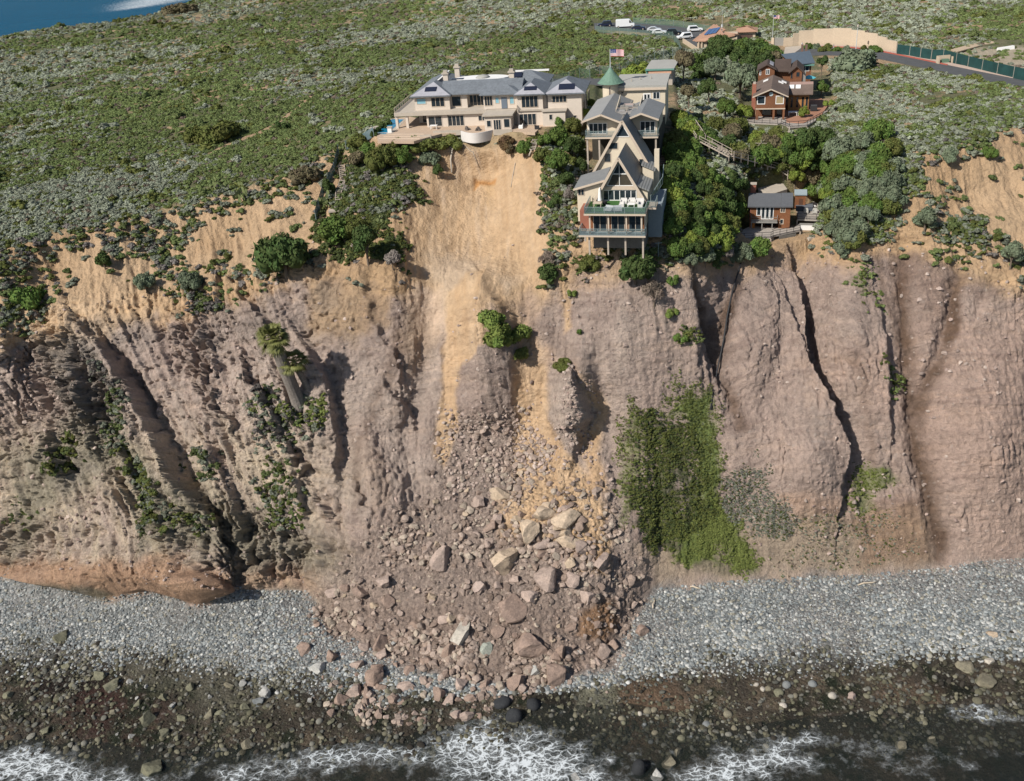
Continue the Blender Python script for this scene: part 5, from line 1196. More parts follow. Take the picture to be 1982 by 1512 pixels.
flatdeck('cabin_deck', [(1400, 458), (1435, 446), (1452, 438), (1537, 441), (1547, 432), (1549, 446), (1496, 457), (1492, 460), (1440, 462)], 47.0, DECK, 'grey boarded deck with thin black rails in front of the brown cabin', 'deck', .25, [0, 8, 7, 6, 5])
flatdeck('side_deck', [(1543, 424), (1544, 402), (1575, 390), (1600, 405), (1598, 426)], 47.9, DECK, 'grey deck with two chairs and black rails right of the cabin', 'deck', .3, [0, 4, 3])
sh = empty('tool_shed', C0, 16, 'small reddish timber shed with a pale blue-grey roof right of the cabin', 'shed')
MB().box(7.9, 9.8, 8, 9.6, 1.0, 3.9).build('wall', WOODC, sh); slab((7.7, 7.8, 3.95), (10.0, 7.8, 3.95), (10.0, 9.8, 4.3), (7.7, 9.8, 4.3)).build('roof', mat('pale_blue_roof', (.28, .34, .37), .6, .08), sh)
MB().box(8.6, 9.3, 7.96, 8.0, 1.0, 3.0).build('door', mat('dark_door', (.10, .05, .03), .8, .1), sh)
wp = empty('under_deck_panel', C0, 16, 'white panel wall under the side deck of the cabin', 'wall')
MB().poly([(8.9, 1.2), (12.7, 1.2), (12.9, 1.9), (8.9, 1.9)], -1.4, .2).build('panel', WHITE, wp)
MB().box(8.8, 12.9, 1.15, 1.95, .2, .3).build('top_rail', GREYW, wp)
bs = empty('broken_slab', C0, 16, 'broken concrete slab hanging over the cliff edge below the cabin', 'slab')
MB().poly([(4.5, -5.2), (7.3, -3.5), (8.9, -1.0), (12.6, .2), (12.9, -1.2), (12.2, -1.6), (12.1, -2.9), (11.2, -2.7), (10.5, -3.2), (9.8, -2.7), (9.2, -2.9), (8.4, -3.6), (7.2, -4.6), (5.9, -5.6), (5.0, -6.0)], -1.3, -.85).build('concrete', CONC, bs)
MB().poly([(5.2, -4.0), (8.2, -2.2), (8.2, -2.0), (5.2, -3.8)], -1.9, -.3).build('retaining_wall', mat('grey_block_wall', (.16, .15, .135)), bs)
# ================================================================== tan building, garage
T0 = frameO(1345, 98, 59.6)
tb = empty('visitor_building', T0, 15, 'tan single-storey building with clay tile roofs and blue solar panels by the car park', 'building')
MB().box(.6, 6.9, .4, 12, -.6, 2.7).box(5.0, 11.6, 1.6, 12, -.6, 3.0).build('wall', TAN, tb)
slab((-.7, .2, 2.8), (3.1, -.2, 2.5), (8.2, 9, 4.1), (4.6, 12, 5.3)).build('roof', TILE, tb)
MB().hexa([(.0, 0, 2.4), (2.9, -.5, 2.4), (8.0, 1.0, 3.6), (5.4, 13, 4.7)], [(0, 0, 2.75), (2.9, -.5, 2.65), (8.0, 1.0, 4.05), (5.4, 13, 5.1)]).build('roof', TILE, tb)
MB().hexa([(5.0, .6, 2.3), (11.0, 1.2, 3.4), (12.2, 3.6, 3.2), (8.2, 6, 3.4)], [(5.0, .6, 2.55), (10.8, 1.2, 3.9), (12.2, 3.6, 3.5), (8.2, 6, 3.9)]).build('roof', TILE, tb)
for k in range(3):
    x = 2.3+k*1.15; z = 3.65+k*.16
    MB().hexa([(x, 3.2, z), (x+1.0, 3.0, z+.12), (x+2.2, 8.2, z+.85), (x+1.2, 8.4, z+.73)], [(x, 3.2, z+.12), (x+1.0, 3.0, z+.24), (x+2.2, 8.2, z+.97), (x+1.2, 8.4, z+.85)]).build('solar_panel', SOLARB, tb)
window(tb, 3.2, 4.6, .2, 2.1, .4, 1, TAN); window(tb, 5.4, 6.2, .0, 2.0, .4, 1, WHITE, name='door'); window(tb, 8.2, 9.4, 1.0, 2.0, 1.6, 2, TAN)
for x in (.9, 1.8): MB().box(x, x+.3, -.1, .3, -.6, 2.5).build('column', TAN, tb)
MB().tube([(7.2, 6, 3.6), (7.2, 6, 9.6)], [.07, .03], 6).tube([(7.2, 6, 5.2), (7.2, 6, 5.9)], .28, 8).build('antenna_mast', mat('pole_metal', (.5, .52, .52)), tb)
ga = empty('garage_building', T0, 15, 'low tile-roofed building standing behind the solar-panel building', 'building')
MB().box(11.6, 16.6, 12, 18, -.6, 2.7).build('wall', TAN, ga); hiproof(11.0, 17.2, 11.2, 18.8, 2.9, 1.2).build('roof', TILE, ga)
MB().box(12.4, 15.8, 11.92, 12, -.3, 2.0).build('garage_door', mat('brown_garage_door', (.10, .06, .05), .8, .1), ga)
fw_ = empty('forecourt_wall', frameO(1322, 84, 59.7), 0, 'low tan wall running along the forecourt left of the solar-panel building', 'wall')
a_ = Vector(onz(1322, 82, 59.7))-fw_.location; b_ = Vector(onz(1352, 102, 59.7))-fw_.location; c2_ = Vector(onz(1392, 96, 59.7))-fw_.location
MB().bar((a_.x, a_.y, .3), (b_.x, b_.y, .3), .3, 1.6).bar((b_.x, b_.y, .3), (c2_.x, c2_.y, .3), .3, 1.6).build('masonry', TAN, fw_)
# ================================================================== trees and shrubs, each its own thing
CROWN = [bushproto('crown', 300+i, 12+2*i, 2600, .052, [.95, .8, 1.1, .7][i % 4], 1.0) for i in range(5)]
CROWNS = [bushproto('crown_small', 330+i, 9, 1200, .07, .85) for i in range(3)]
DEAD = [bushproto('bare_twigs', 350+i, 9, 1500, .03, .9, core=False, long=5.0) for i in range(2)]
BARK = mat('bark', (.16, .125, .095), .95, .25, 4)
tm = MB()
tm.tube([(0, 0, -.6), (.03, .02, .1), (.0, .05, .45), (.08, .0, .8)], [.13, .10, .07, .03], 8)
for a in range(4):
    tm.tube([(0, .03, .2+.08*a), (.3*math.cos(a*1.7), .3*math.sin(a*1.7), .5+.05*a), (.5*math.cos(a*1.7+.2), .5*math.sin(a*1.7+.2), .75)], [.05, .035, .012], 6)
_to = tm.build('trunk', BARK, None); TRUNK = _to.data; bpy.data.objects.remove(_to)
_trng = random.Random(5)
PAL = {'olive': (.105, .120, .034), 'green': (.090, .140, .034), 'dark': (.058, .088, .028), 'greyg': (.135, .165, .105), 'lime': (.155, .20, .04), 'red': (.13, .085, .045), 'brown': (.14, .12, .07), 'grey': (.20, .175, .155), 'bright': (.15, .195, .05), 'dry': (.21, .17, .135)}
def shrub(cx, cy, w_, h_, c_, label, kind='shrub', cat='shrub', group=None, proto=None, trunk=0.0, small=False, name=None):
    P = gp(cx, min(cy+h_*.40, 1500)); s_ = scale_at(P)
    r_ = w_/2/s_; hh = h_/s_/.95
    e = empty(kind, P, _trng.uniform(0, 360), label, cat, group)
    lib = DEAD if proto == 'dead' else (CROWNS if small else CROWN)
    cr_ = bpy.data.objects.new('crown', lib[_trng.randrange(len(lib))]); link(cr_, e)
    tb_ = trunk*hh
    zz = min(max(.4, (hh-tb_))*.95, 1.3*r_); cr_.scale = (r_*1.06, r_*1.06, zz); cr_.location = (0, 0, max(tb_-.12*hh, (hh-zz)*.75-.1*hh))
    k = _trng.uniform(.85, 1.15); q = PAL[c_]
    cr_.color = (q[0]*k, q[1]*k, q[2]*k, 1)
    t = bpy.data.objects.new('trunk', TRUNK); link(t, e); t.scale = (r_*.7, r_*.7, hh*.75)
    return e
SH = [
 (692, 272, 62, 26, 'olive', 'low olive hedge shrub below the lower pool basin'), (737, 305, 62, 66, 'olive', 'broad domed olive-green shrub under the left end of the paved terrace'),
 (781, 303, 40, 50, 'green', 'narrow green shrub just right of the broad domed shrub under the terrace'), (760, 279, 58, 26, 'olive', 'hedge shrub directly under the middle of the paved terrace edge'), (796, 275, 48, 24, 'green', 'green hedge shrub under the right part of the paved terrace edge'), (716, 281, 46, 26, 'green', 'green hedge shrub under the left corner of the paved terrace'), (750, 232, 18, 13, 'dark', 'clipped hedge plant at the far end of the pool'), (741, 239, 18, 13, 'dark', 'clipped hedge plant beside the far half of the pool'), (731, 246, 18, 13, 'dark', 'clipped hedge plant beside the near half of the pool'), (721, 253, 18, 13, 'dark', 'clipped hedge plant at the near end of the pool'), (905, 244, 14, 8, 'grey', 'small grey bush against the mansion wall, left of two'), (925, 245, 14, 8, 'grey', 'small grey bush against the mansion wall, right of two'),
 (822, 272, 62, 24, 'olive', 'low hedge shrub along the terrace edge left of the bowed white wall'), (868, 268, 56, 24, 'olive', 'low hedge shrub touching the left end of the bowed white wall'),
 (835, 298, 48, 30, 'greyg', 'grey-green shrub at the top left lip of the landslide beside the white pipe'), (850, 328, 24, 34, 'dark', 'small dark shrub slipping down inside the top left of the landslide'),
 (982, 270, 46, 22, 'red', 'reddish hedge shrub right of the bowed white wall'), (1012, 284, 36, 44, 'green', 'green shrub beside the stone steps at the top right of the landslide'), (985, 292, 26, 26, 'brown', 'straggly brown shrub on the top right lip of the landslide'),
 (1085, 230, 30, 30, 'green', 'clipped ball-shaped shrub in front of the mansion right wing'), (690, 300, 40, 40, 'brown', 'brownish shrub between the ladder steps and the broad domed shrub'),
 (1052, 268, 34, 34, 'green', 'green shrub right of the stone steps by the mansion terrace'), (1050, 300, 44, 54, 'olive', 'olive shrub hanging beside the lower stone steps'), (1084, 262, 50, 44, 'green', 'tall green shrub in the hedge below the ball-shaped shrub'),
 (1078, 306, 52, 60, 'green', 'large green shrub in the middle of the thicket between the mansion and the A-frame house'), (1112, 282, 46, 60, 'dark', 'dark shrub standing against the left side of the A-frame house'), (1098, 340, 34, 40, 'dark', 'dark shrub at the foot of the thicket left of the A-frame house'),
 (1112, 240, 36, 44, 'olive', 'olive hedge shrub under the corner of the mansion right wing'), (1134, 218, 26, 36, 'lime', 'yellow-green hedge shrub between the mansion and the A-frame roof'), (1148, 196, 24, 32, 'lime', 'yellow-green hedge shrub at the foot of the turret'), (1127, 320, 30, 50, 'dark', 'dark shrub under the A-frame house upper balcony'),
 (1075, 388, 40, 36, 'dark', 'dark shrub left of the A-frame green deck'), (1098, 412, 26, 36, 'greyg', 'pale blue-grey shrub beside the A-frame house lower deck'), (1098, 370, 30, 30, 'grey', 'bare grey shrub under the A-frame house left wing'),
 (1235, 134, 62, 34, 'lime', 'yellow-green rounded bush behind the turret'), (1218, 148, 24, 16, 'greyg', 'small grey-green bush behind the cream building'),
 (1385, 128, 46, 56, 'greyg', 'pale green tree between the studio house and the thicket'), (1432, 150, 66, 84, 'greyg', 'large round grey-green tree left of the rear shingled house'), (1398, 92, 54, 34, 'dark', 'dark tree below the solar-panel building'),
 (1450, 88, 60, 36, 'dark', 'dark spreading tree right of the solar-panel building'), (1490, 92, 50, 30, 'green', 'green bush at the left of the driveway'), (1500, 104, 44, 22, 'brown', 'domed brown bush behind the rear shingled house'), (1420, 80, 44, 26, 'dark', 'dark bush in front of the tan garage'),
 (1405, 205, 40, 50, 'green', 'green tree in front of the large round grey-green tree'), (1440, 212, 36, 36, 'lime', 'yellow-green bush left of the porch of the shingled house'), (1372, 170, 40, 60, 'dark', 'dark tree right of the tall brownish eucalyptus'),
 (1590, 122, 26, 60, 'dark', 'narrow dark tree right of the blue-roofed house'), (1588, 165, 32, 40, 'green', 'green tree right of the side wing of the shingled house'), (1553, 214, 24, 26, 'lime', 'yellow-green bush on the brick patio'), (1652, 112, 96, 42, 'greyg', 'very wide dusty green bush below the bend in the road'), (1600, 200, 20, 40, 'lime', 'tall yellow-green plant at the right end of the brick patio'),
 (1630, 408, 56, 50, 'greyg', 'upper grey-green shrub right of the side deck of the cabin'), (1636, 446, 58, 52, 'greyg', 'lower grey-green shrub right of the side deck of the cabin'), (1625, 480, 44, 40, 'greyg', 'grey-green shrub hanging over the cliff right of the broken slab'), (1786, 424, 56, 60, 'greyg', 'big grey-green shrub standing alone above the right-hand cliff'), (1958, 490, 52, 66, 'greyg', 'big grey-green shrub at the right edge of the sandy slope'),
 (1835, 300, 40, 30, 'greyg', 'grey-green shrub in the sandy bowl on the right'), (1910, 290, 34, 26, 'green', 'green shrub in the sandy bowl on the right'),
 (548, 490, 104, 100, 'dark', 'very large dark shrub on the cliff edge left of the landslide'), (712, 468, 66, 92, 'dark', 'tall dark shrub on the cliff edge closest to the landslide'), (650, 440, 84, 44, 'green', 'wide green shrub below the ladder steps'), (690, 430, 60, 50, 'olive', 'olive shrub above the tall dark cliff-edge shrub'), (765, 500, 36, 50, 'grey', 'grey dry shrub at the left rim of the landslide'),
 (590, 330, 60, 30, 'brown', 'brownish shrub left of the blue-grey fence'), (640, 360, 30, 40, 'dark', 'dark shrub between the fence and the ladder steps'),
 (1232, 512, 76, 84, 'dark', 'large dark shrub on the cliff edge under the A-frame house'), (1262, 568, 52, 58, 'dry', 'dead grey-brown bush clinging to the cliff under the A-frame house'), (1300, 542, 26, 32, 'green', 'small green shrub right of the dead bush on the cliff'), (1298, 598, 30, 24, 'bright', 'small bright shrub below the dead bush on the cliff'),
 (1056, 536, 52, 66, 'dark', 'dark shrub on the right rim of the landslide'), (1058, 500, 40, 36, 'dry', 'tangle of dead roots on the right rim of the landslide'), (1136, 500, 44, 26, 'olive', 'low olive shrub on the cliff edge left of the large dark shrub'),
 (1474, 476, 52, 52, 'green', 'green shrub hanging below the cabin deck'), (1436, 482, 54, 36, 'greyg', 'grey-green shrub below the left end of the cabin deck'), (1322, 655, 28, 26, 'green', 'small green shrub alone on the cliff face above the grassy patch'), (1430, 412, 40, 56, 'lime', 'yellow-green shrub left of the cabin'),
 (957, 606, 56, 38, 'bright', 'upper bright green round shrub stranded on the slumped mound'), (972, 644, 72, 48, 'bright', 'large bright green round shrub in the middle of the slumped mound'), (1006, 642, 60, 40, 'bright', 'bright green shrub at the right of the three on the slumped mound'), (1012, 682, 34, 42, 'olive', 'drooping olive shrub below the three bright shrubs on the mound'), (1086, 702, 42, 20, 'olive', 'cap of olive scrub on the leaning rock block in the slide'),
 (1118, 640, 14, 12, 'green', 'tiny green shrub on bare rock right of the slumped mound'), (1106, 568, 20, 16, 'bright', 'tiny bright shrub below the dark rim shrub'),
 (205, 500, 40, 40, 'dark', 'dark shrub on the sandy bluff far left'), (285, 540, 40, 40, 'greyg', 'grey-green shrub hanging on the sandy bluff above the left cliff'), (375, 540, 50, 40, 'greyg', 'grey-green shrub on the rock rim of the left cliff'), (60, 560, 70, 44, 'green', 'green mound of shrub on the rim at the far left'),
 (350, 12, 70, 22, 'brown', 'wide brown-green thicket on the skyline beside the far sea'), (430, 250, 90, 44, 'olive', 'wide olive bush in the scrub left of the fence'), (385, 255, 50, 34, 'olive', 'olive bush next to the wide olive bush in the scrub'), (545, 240, 30, 20, 'dark', 'dark round bush in the scrub above the narrow trail'),
]
for t in SH:
    shrub(*t[:6], proto='dead' if t[4] in ('dry',) else None, small=t[2] < 34)
for t in [(1320, 125, 44, 84, 'brown', 'tall brownish eucalyptus tree with pale trunks right of the studio house'), (1334, 180, 34, 70, 'brown', 'lower brownish eucalyptus tree with bare pale trunks above the thicket')]:
    shrub(*t, kind='eucalyptus_tree', cat='tree', trunk=.3)
CWORD = {'olive': 'olive', 'green': 'green', 'dark': 'dark green', 'greyg': 'grey-green', 'lime': 'yellow-green', 'brown': 'brownish', 'grey': 'grey'}
ORD = ['leftmost', 'second from left', 'third from left', 'fourth from left', 'fifth from left', 'sixth from left', 'seventh from left', 'eighth from left', 'ninth from left', 'tenth from left', 'eleventh from left', 'twelfth from left', 'thirteenth from left', 'fourteenth from left', 'fifteenth from left', 'sixteenth from left', 'seventeenth from left', 'eighteenth from left', 'nineteenth from left', 'twentieth from left']+['%dth from left' % q for q in range(24, 60)]
def rank(items, noun, place, nb):
    """labels that say which: colour, height in the patch and order from the left"""
    ys = [t[2] for t in items]; lo, hi = min(ys), max(ys)+.01
    bn = {2: ['upper', 'lower'], 3: ['upper', 'middle', 'lower'], 4: ['top', 'upper', 'lower', 'bottom'], 5: ['top', 'upper', 'middle', 'lower', 'bottom']}[nb]
    cells = {}
    for t in items: cells.setdefault((t[3], bn[int((t[2]-lo)/(hi-lo)*nb)]), []).append(t)
    for (cw, b_), L in cells.items():
        L.sort(key=lambda t: t[1])
        for i, t in enumerate(L):
            w_ = ('only' if len(L) == 1 else (ORD[i] if i < len(L)-1 or i == 0 else 'rightmost'))
            t[0]['label'] = '%s %s, %s in the %s band of %s' % (cw, noun, w_, b_, place)
STP = [(1336, 256), (1358, 290), (1415, 320), (1480, 344), (1524, 362)]
def thicket(pts, n, wr, hr, cs, label, group, place, dmin=15):
    P = []; tries = 0
    xs = [p[0] for p in pts]; ys = [p[1] for p in pts]
    while len(P) < n and tries < 6000:
        tries += 1
        x = _trng.uniform(min(xs), max(xs)); y = _trng.uniform(min(ys), max(ys)); ins = False
        for i in range(len(pts)):
            a, b = pts[i], pts[(i+1) % len(pts)]
            if (a[1] > y) != (b[1] > y) and x < (b[0]-a[0])*(y-a[1])/(b[1]-a[1])+a[0]: ins = not ins
        for (ax, ay), (bx_, by_) in zip(STP[:-1], STP[1:]):
            if ax-14 < x < bx_+14:
                yy = ay+(by_-ay)*min(1, max(0, (x-ax)/(bx_-ax)))
                if yy-5 < y < yy+24: ins = False
        if ins and all(math.hypot(x-q[0], (y-q[1])*1.3) > dmin for q in P): P.append((x, y))
    it = []
    for x, y in P:
        c_ = _trng.choice(cs); it.append((shrub(x, y, _trng.uniform(*wr), _trng.uniform(*hr), c_, label, group=group), x, y, CWORD[c_]))
    rank(it, 'shrub', place, 4)
thicket([(1298, 215), (1335, 230), (1350, 290), (1420, 330), (1440, 360), (1425, 440), (1380, 470), (1310, 480), (1292, 400)], 62, (36, 58), (34, 52), ['green', 'green', 'olive', 'lime', 'dark'], 'dense green shrub in the thicket between the A-frame house and the timber stairway', 'shrubs in the thicket right of the A-frame house', 'the A-frame thicket', 12)
thicket([(1335, 215), (1440, 240), (1540, 265), (1600, 262), (1640, 300), (1600, 420), (1560, 360), (1490, 318), (1400, 285), (1350, 262)], 48, (36, 56), (30, 46), ['green', 'olive', 'lime', 'brown', 'dark', 'green'], 'rounded shrub on the slope between the shingled house and the cabin', 'shrubs below the shingled house', 'the shingled house slope', 12)
thicket([(1600, 262), (1700, 240), (1740, 290), (1710, 380), (1660, 400), (1610, 420)], 20, (40, 58), (34, 56), ['green', 'olive', 'greyg', 'greyg', 'green'], 'shrub on the slope right of the cabin and shingled house', 'shrubs right of the cabin', 'the slope above the side deck')
thicket([(1580, 350), (1640, 300), (1745, 270), (1765, 370), (1710, 430), (1670, 480), (1640, 460), (1600, 440)], 20, (40, 62), (34, 50), ['green', 'greyg', 'greyg', 'olive'], 'shrub on the shoulder above the right-hand cliff', 'shrubs on the right shoulder', 'the right-hand shoulder')
thicket([(1556, 84), (1700, 86), (1700, 92), (1556, 90)], 9, (16, 24), (10, 16), ['greyg', 'olive', 'green'], 'small bush at the foot of the long tan wall', 'bushes along the tan wall', 'the tan wall foot', 10)
thicket([(1345, 100), (1400, 70), (1470, 80), (1500, 110), (1440, 125), (1380, 130), (1345, 150)], 12, (34, 50), (26, 40), ['dark', 'green', 'dark'], 'dark leafy tree in the grove below the solar-panel building', 'trees in the grove below the tan building', 'the tan building grove')
thicket([(1300, 480), (1380, 470), (1420, 490), (1330, 510)], 7, (30, 44), (26, 36), ['grey', 'greyg', 'dark'], 'greyish shrub on the cliff rim between the A-frame house and the cabin', 'shrubs on the rim between the houses', 'the rim between houses')
# ---- palms clinging to the cliff
def palm(bx, by, tx, ty, lean, rad, fr, n, label):
    B = gp(bx, by); d = ray(tx, ty); t = (B.y-lean-_C[1])/d[1]; Tp = Vector(_C+d*t)
    e = empty('palm_tree', B, 0, label, 'palm tree')
    tp = Tp-B; L = tp.length
    pts = [tp*k for k in (-.08, .0, .2, .4, .6, .8, .93, 1.0)]
    o = MB().tube(pts, [rad*1.2, rad*1.15, rad, rad*1.0, rad*.95, rad*.9, rad*.75, rad*.4], 14).build('trunk', mat('thatched_trunk', (.235, .205, .18), .95, .35, 3, ('Z', 5, .3), bumpk=.6), e)
    rr = random.Random(n); m = MB()
    for i in range(n):
        az = rr.uniform(0, 6.283); el = rr.uniform(-.9, 1.2); ln = fr*rr.uniform(.75, 1.1)
        dirv = Vector((math.cos(az)*math.cos(el), math.sin(az)*math.cos(el), math.sin(el)))
        mid_ = tp+dirv*ln*.5; end = tp+dirv*ln+Vector((0, 0, -ln*.25))
        m.tube([tp, mid_], [.05, .04], 4)
        side = dirv.cross(Vector((0, 0, 1))); side = side.normalized() if side.length > .1 else Vector((1, 0, 0))
        upv = side.cross(dirv)
        for j in range(11):
            a = (j-5)/5*1.25
            q = (dirv*math.cos(a)+side*math.sin(a)).normalized()
            tip = mid_+q*ln*.52+Vector((0, 0, -ln*(.10+.1*abs(a))))
            wv = (side*math.cos(a)-dirv*math.sin(a))*ln*.05+upv*rr.uniform(-.05, .05)
            m.quad(mid_, mid_+q*ln*.28+wv, tip, mid_+q*ln*.28-wv)
    c = m.build('crown', mat('palm_fronds', (.14, .145, .045), .6, .35, 2), e)
    for i in range(n): pass
    return e
palm(574, 780, 528, 655, 2.6, 1.1, 3.2, 64, 'tall palm with a thick shaggy leaning trunk on the left cliff')
palm(590, 745, 568, 700, 1.6, .55, 2.8, 44, 'shorter palm half hidden behind the thick leaning palm')
palm(946, 162, 944, 144, .3, .2, 1.7, 26, 'small palm rising between the mansion roofs')
# ---- prickly pears
def cactus(x, y, size, label):
    P = gp(x, y); e = empty('prickly_pear', P, 0, label, 'cactus'); m = MB(); rr = random.Random(int(x*7+y))
    for i in range(26):
        c = Vector((rr.gauss(0, size*.35), rr.gauss(0, size*.3), abs(rr.gauss(.3, .45))*size)); a = rr.uniform(0, 3.14)
        u = Vector((math.cos(a), math.sin(a), rr.uniform(-.3, .3))).normalized(); v = Vector((-.2*u.y, .2*u.x, 1)).normalized(); n_ = u.cross(v)
        k = size*rr.uniform(.10, .16); ring = [c+u*math.cos(t)*k+v*math.sin(t)*k*1.5 for t in np.linspace(0, 6.283, 9)[:-1]]
        m.hexa([ring[5]+n_*.03, ring[6]+n_*.03, ring[6]-n_*.03, ring[5]-n_*.03], [ring[2]+n_*.03, ring[1]+n_*.03, ring[1]-n_*.03, ring[2]-n_*.03])
        m.quad(*[p+n_*.035 for p in ring]); m.quad(*[p-n_*.035 for p in reversed(ring)])
    m.build('pads', mat('cactus_green', (.20, .235, .095), .7, .2, 2), e)
cactus(625, 398, 2.2, 'prickly pear cactus at the foot of the ladder steps'); cactus(716, 385, 2.0, 'prickly pear cactus alone on the green slope right of the ladder steps'); cactus(470, 385, 2.4, 'prickly pear cactus among scrub left of the fence'); cactus(735, 425, 1.4, 'small prickly pear cactus at the left rim of the landslide'); cactus(420, 365, 2.0, 'prickly pear cactus farthest left on the sandy shoulder')
# ================================================================== fences and walls
def alphamat(name, c, a, rough=.8):
    m = NT(name, rough); m.base(c); m.b.inputs['Alpha'].default_value = a; return m.m
MESHG = alphamat('green_chain_mesh', (.13, .22, .18), .24); MESHB = alphamat('blue_grey_mesh', (.13, .19, .21), .7)
def fence(name, pxs, h, m, label, step_=3.0, z=None, postm=None):
    P = [Vector(onz(*p, z)) if z else gp(*p) for p in pxs]
    O = P[0].copy(); e = empty(name, O, 0, label, 'fence'); b = MB(); posts = []
    for a, c in zip(P[:-1], P[1:]):
        n = max(1, round((c-a).length/step_)); pr = None
        for i in range(n+1):
            q = a.lerp(c, i/n)
            if not z:
                u, v = proj(np.array(q)); g = gp(float(u), float(v))
                if (g-q).length < 4: q = g
            q = q-O
            if pr is not None: b.hexa([(pr.x, pr.y, pr.z+.05), (q.x, q.y, q.z+.05), (q.x, q.y+.03, q.z+.05), (pr.x, pr.y+.03, pr.z+.05)], [(pr.x, pr.y, pr.z+h), (q.x, q.y, q.z+h), (q.x, q.y+.03, q.z+h), (pr.x, pr.y+.03, pr.z+h)])
            if i < n or c is P[-1]: posts.append(q)
            pr = q
    b.build('mesh_panel', m, e)
    for q in posts[:60]: MB().box(q.x-.05, q.x+.05, q.y-.09, q.y-.02, q.z-.3, q.z+h+.1).build('post', postm or RAIL, e)
    return e
fence('mesh_fence', [(1035, 163), (1100, 150), (1160, 142), (1230, 124), (1318, 104)], 2.4, MESHG, 'long green mesh fence behind the mansion rising towards the car park', 4.5)
fence('mesh_fence', [(1318, 104), (1315, 88), (1300, 70), (1230, 66), (1150, 58)], 2.0, MESHG, 'green mesh fence along the near edge of the car park', 5)
fence('mesh_fence', [(1225, 40), (1300, 48), (1380, 60)], 2.0, MESHG, 'green mesh fence along the far edge of the car park', 5)
fence('mesh_fence', [(656, 292), (640, 330), (622, 375), (607, 418)], 2.0, MESHB, 'blue-grey mesh fence running down to the sandy cliff top left of the ladder steps', 3)
fence('mesh_fence', [(665, 282), (700, 268), (716, 258)], 1.8, MESHB, 'dark mesh fence below the hedge at the left of the pool', 3)
fence('windscreen_fence', [(1731, 97), (1760, 100), (1800, 108), (1822, 108), (1900, 128), (1990, 150)], 2.6, GFENCE, 'dark green cloth-covered fence along the road', 4.5, None, CONC)
rw = empty('retaining_wall', onz(1534, 88, 60.9), 0, 'long curved tan retaining wall with stepped ends above the road', 'wall')
b = MB(); O = rw.location
for x0, y0, x1, y1, top in [(1516, 90, 1534, 89, 74), (1534, 89, 1545, 88, 66), (1545, 88, 1573, 87, 61), (1573, 87, 1610, 87, 58), (1610, 87, 1646, 88, 57), (1646, 88, 1672, 90, 61), (1672, 90, 1697, 93, 66), (1697, 93, 1715, 97, 73), (1715, 97, 1735, 101, 80)]:
    a = Vector(onz(x0, y0, 60.9))-O; c = Vector(onz(x1, y1, 60.9))-O; s_ = scale_at(a+O); hh = ((y0+y1)/2-top)/s_/.98
    b.bar((a.x, a.y, hh/2-.3), (c.x, c.y, hh/2-.3), .35, hh+.6)
b.build('masonry', TAN, rw)
gt = empty('gate', onz(1500, 90, 60.6), 0, 'tan gate posts with a pale gate at the head of the driveway', 'gate'); O = gt.location
for x0, x1, nm, m_ in [(1493, 1498, 'gate_post', TAN), (1499, 1517, 'gate_leaf', GREYW), (1518, 1533, 'gate_post', TAN)]:
    a = Vector(onz(x0, 90, 60.6))-O; c = Vector(onz(x1, 90.3, 60.6))-O; MB().bar((a.x, a.y, 1.1), (c.x, c.y, 1.1), .4, 2.4).build(nm, m_, gt)
ub = empty('utility_box_wall', gp(1829, 118), 0, 'small tan wall around a green utility box beside the road', 'wall')
MB().box(-1.8, 1.8, .6, .9, -.3, 1.8).box(-1.8, -1.5, -.6, .6, -.3, 1.6).box(1.5, 1.8, -.6, .6, -.3, 1.6).build('masonry', TAN, ub); MB().box(-.8, .8, -.5, .4, 0, 1.1).build('utility_box', mat('box_green', (.12, .2, .14), .6, .05), ub)
# ---- road, pavement, kerb, car park
def strip(name, up, lo, m, z, n=60, label=None):
    up = np.array(up, float); lo = np.array(lo, float); t = np.linspace(0, 1, n)
    def samp(a):
        s = np.concatenate([[0], np.cumsum(np.hypot(*np.diff(a, axis=0).T))]); s /= s[-1]
        return np.stack([np.interp(t, s, a[:, 0]), np.interp(t, s, a[:, 1])], 1)
    a = samp(up); b = samp(lo); A = onz(a[:, 0], a[:, 1], z); B_ = onz(b[:, 0], b[:, 1], z)
    V = np.concatenate([A, B_]); f = np.array([[i, i+n, i+n+1, i+1] for i in range(n-1)])
    o = npmesh(name, V, f, m); sd_ = o.modifiers.new('t', 'SOLIDIFY'); sd_.thickness = .25; sd_.offset = 1 if False else -1
    return tag(o, kind='structure')
strip('road', [(1556, 89), (1600, 89), (1650, 91), (1700, 97), (1780, 113), (1850, 128), (1920, 142), (2100, 178)], [(1530, 108), (1600, 106), (1650, 108), (1700, 113), (1770, 127), (1840, 142), (1910, 156), (2090, 194)], ASPH, 61.03)
strip('pavement', [(1550, 86.5), (1600, 86), (1650, 88), (1700, 93.4), (1780, 109), (1850, 123.6), (1920, 137.5), (2100, 172.5)], [(1556, 88.8), (1600, 88.8), (1650, 90.8), (1700, 96.8), (1780, 112.8), (1850, 127.8), (1920, 141.8), (2100, 177.8)], mat('pink_pavement', (.44, .34, .28), .9, .08), 61.17)
strip('kerb', [(1590, 88.9), (1650, 90.6), (1700, 96.6), (1780, 112.6), (1834, 124)], [(1590, 89.7), (1650, 91.8), (1700, 97.9), (1780, 113.9), (1834, 125.2)], REDK, 61.2)
strip('driveway', [(1520, 91), (1555, 88)], [(1515, 112), (1545, 112)], CONC, 60.9, 8)
strip('car_park', [(1150, 45), (1230, 43), (1300, 50), (1390, 62)], [(1150, 56), (1240, 62), (1310, 70), (1340, 90), (1400, 84)], ASPH, 59.72)
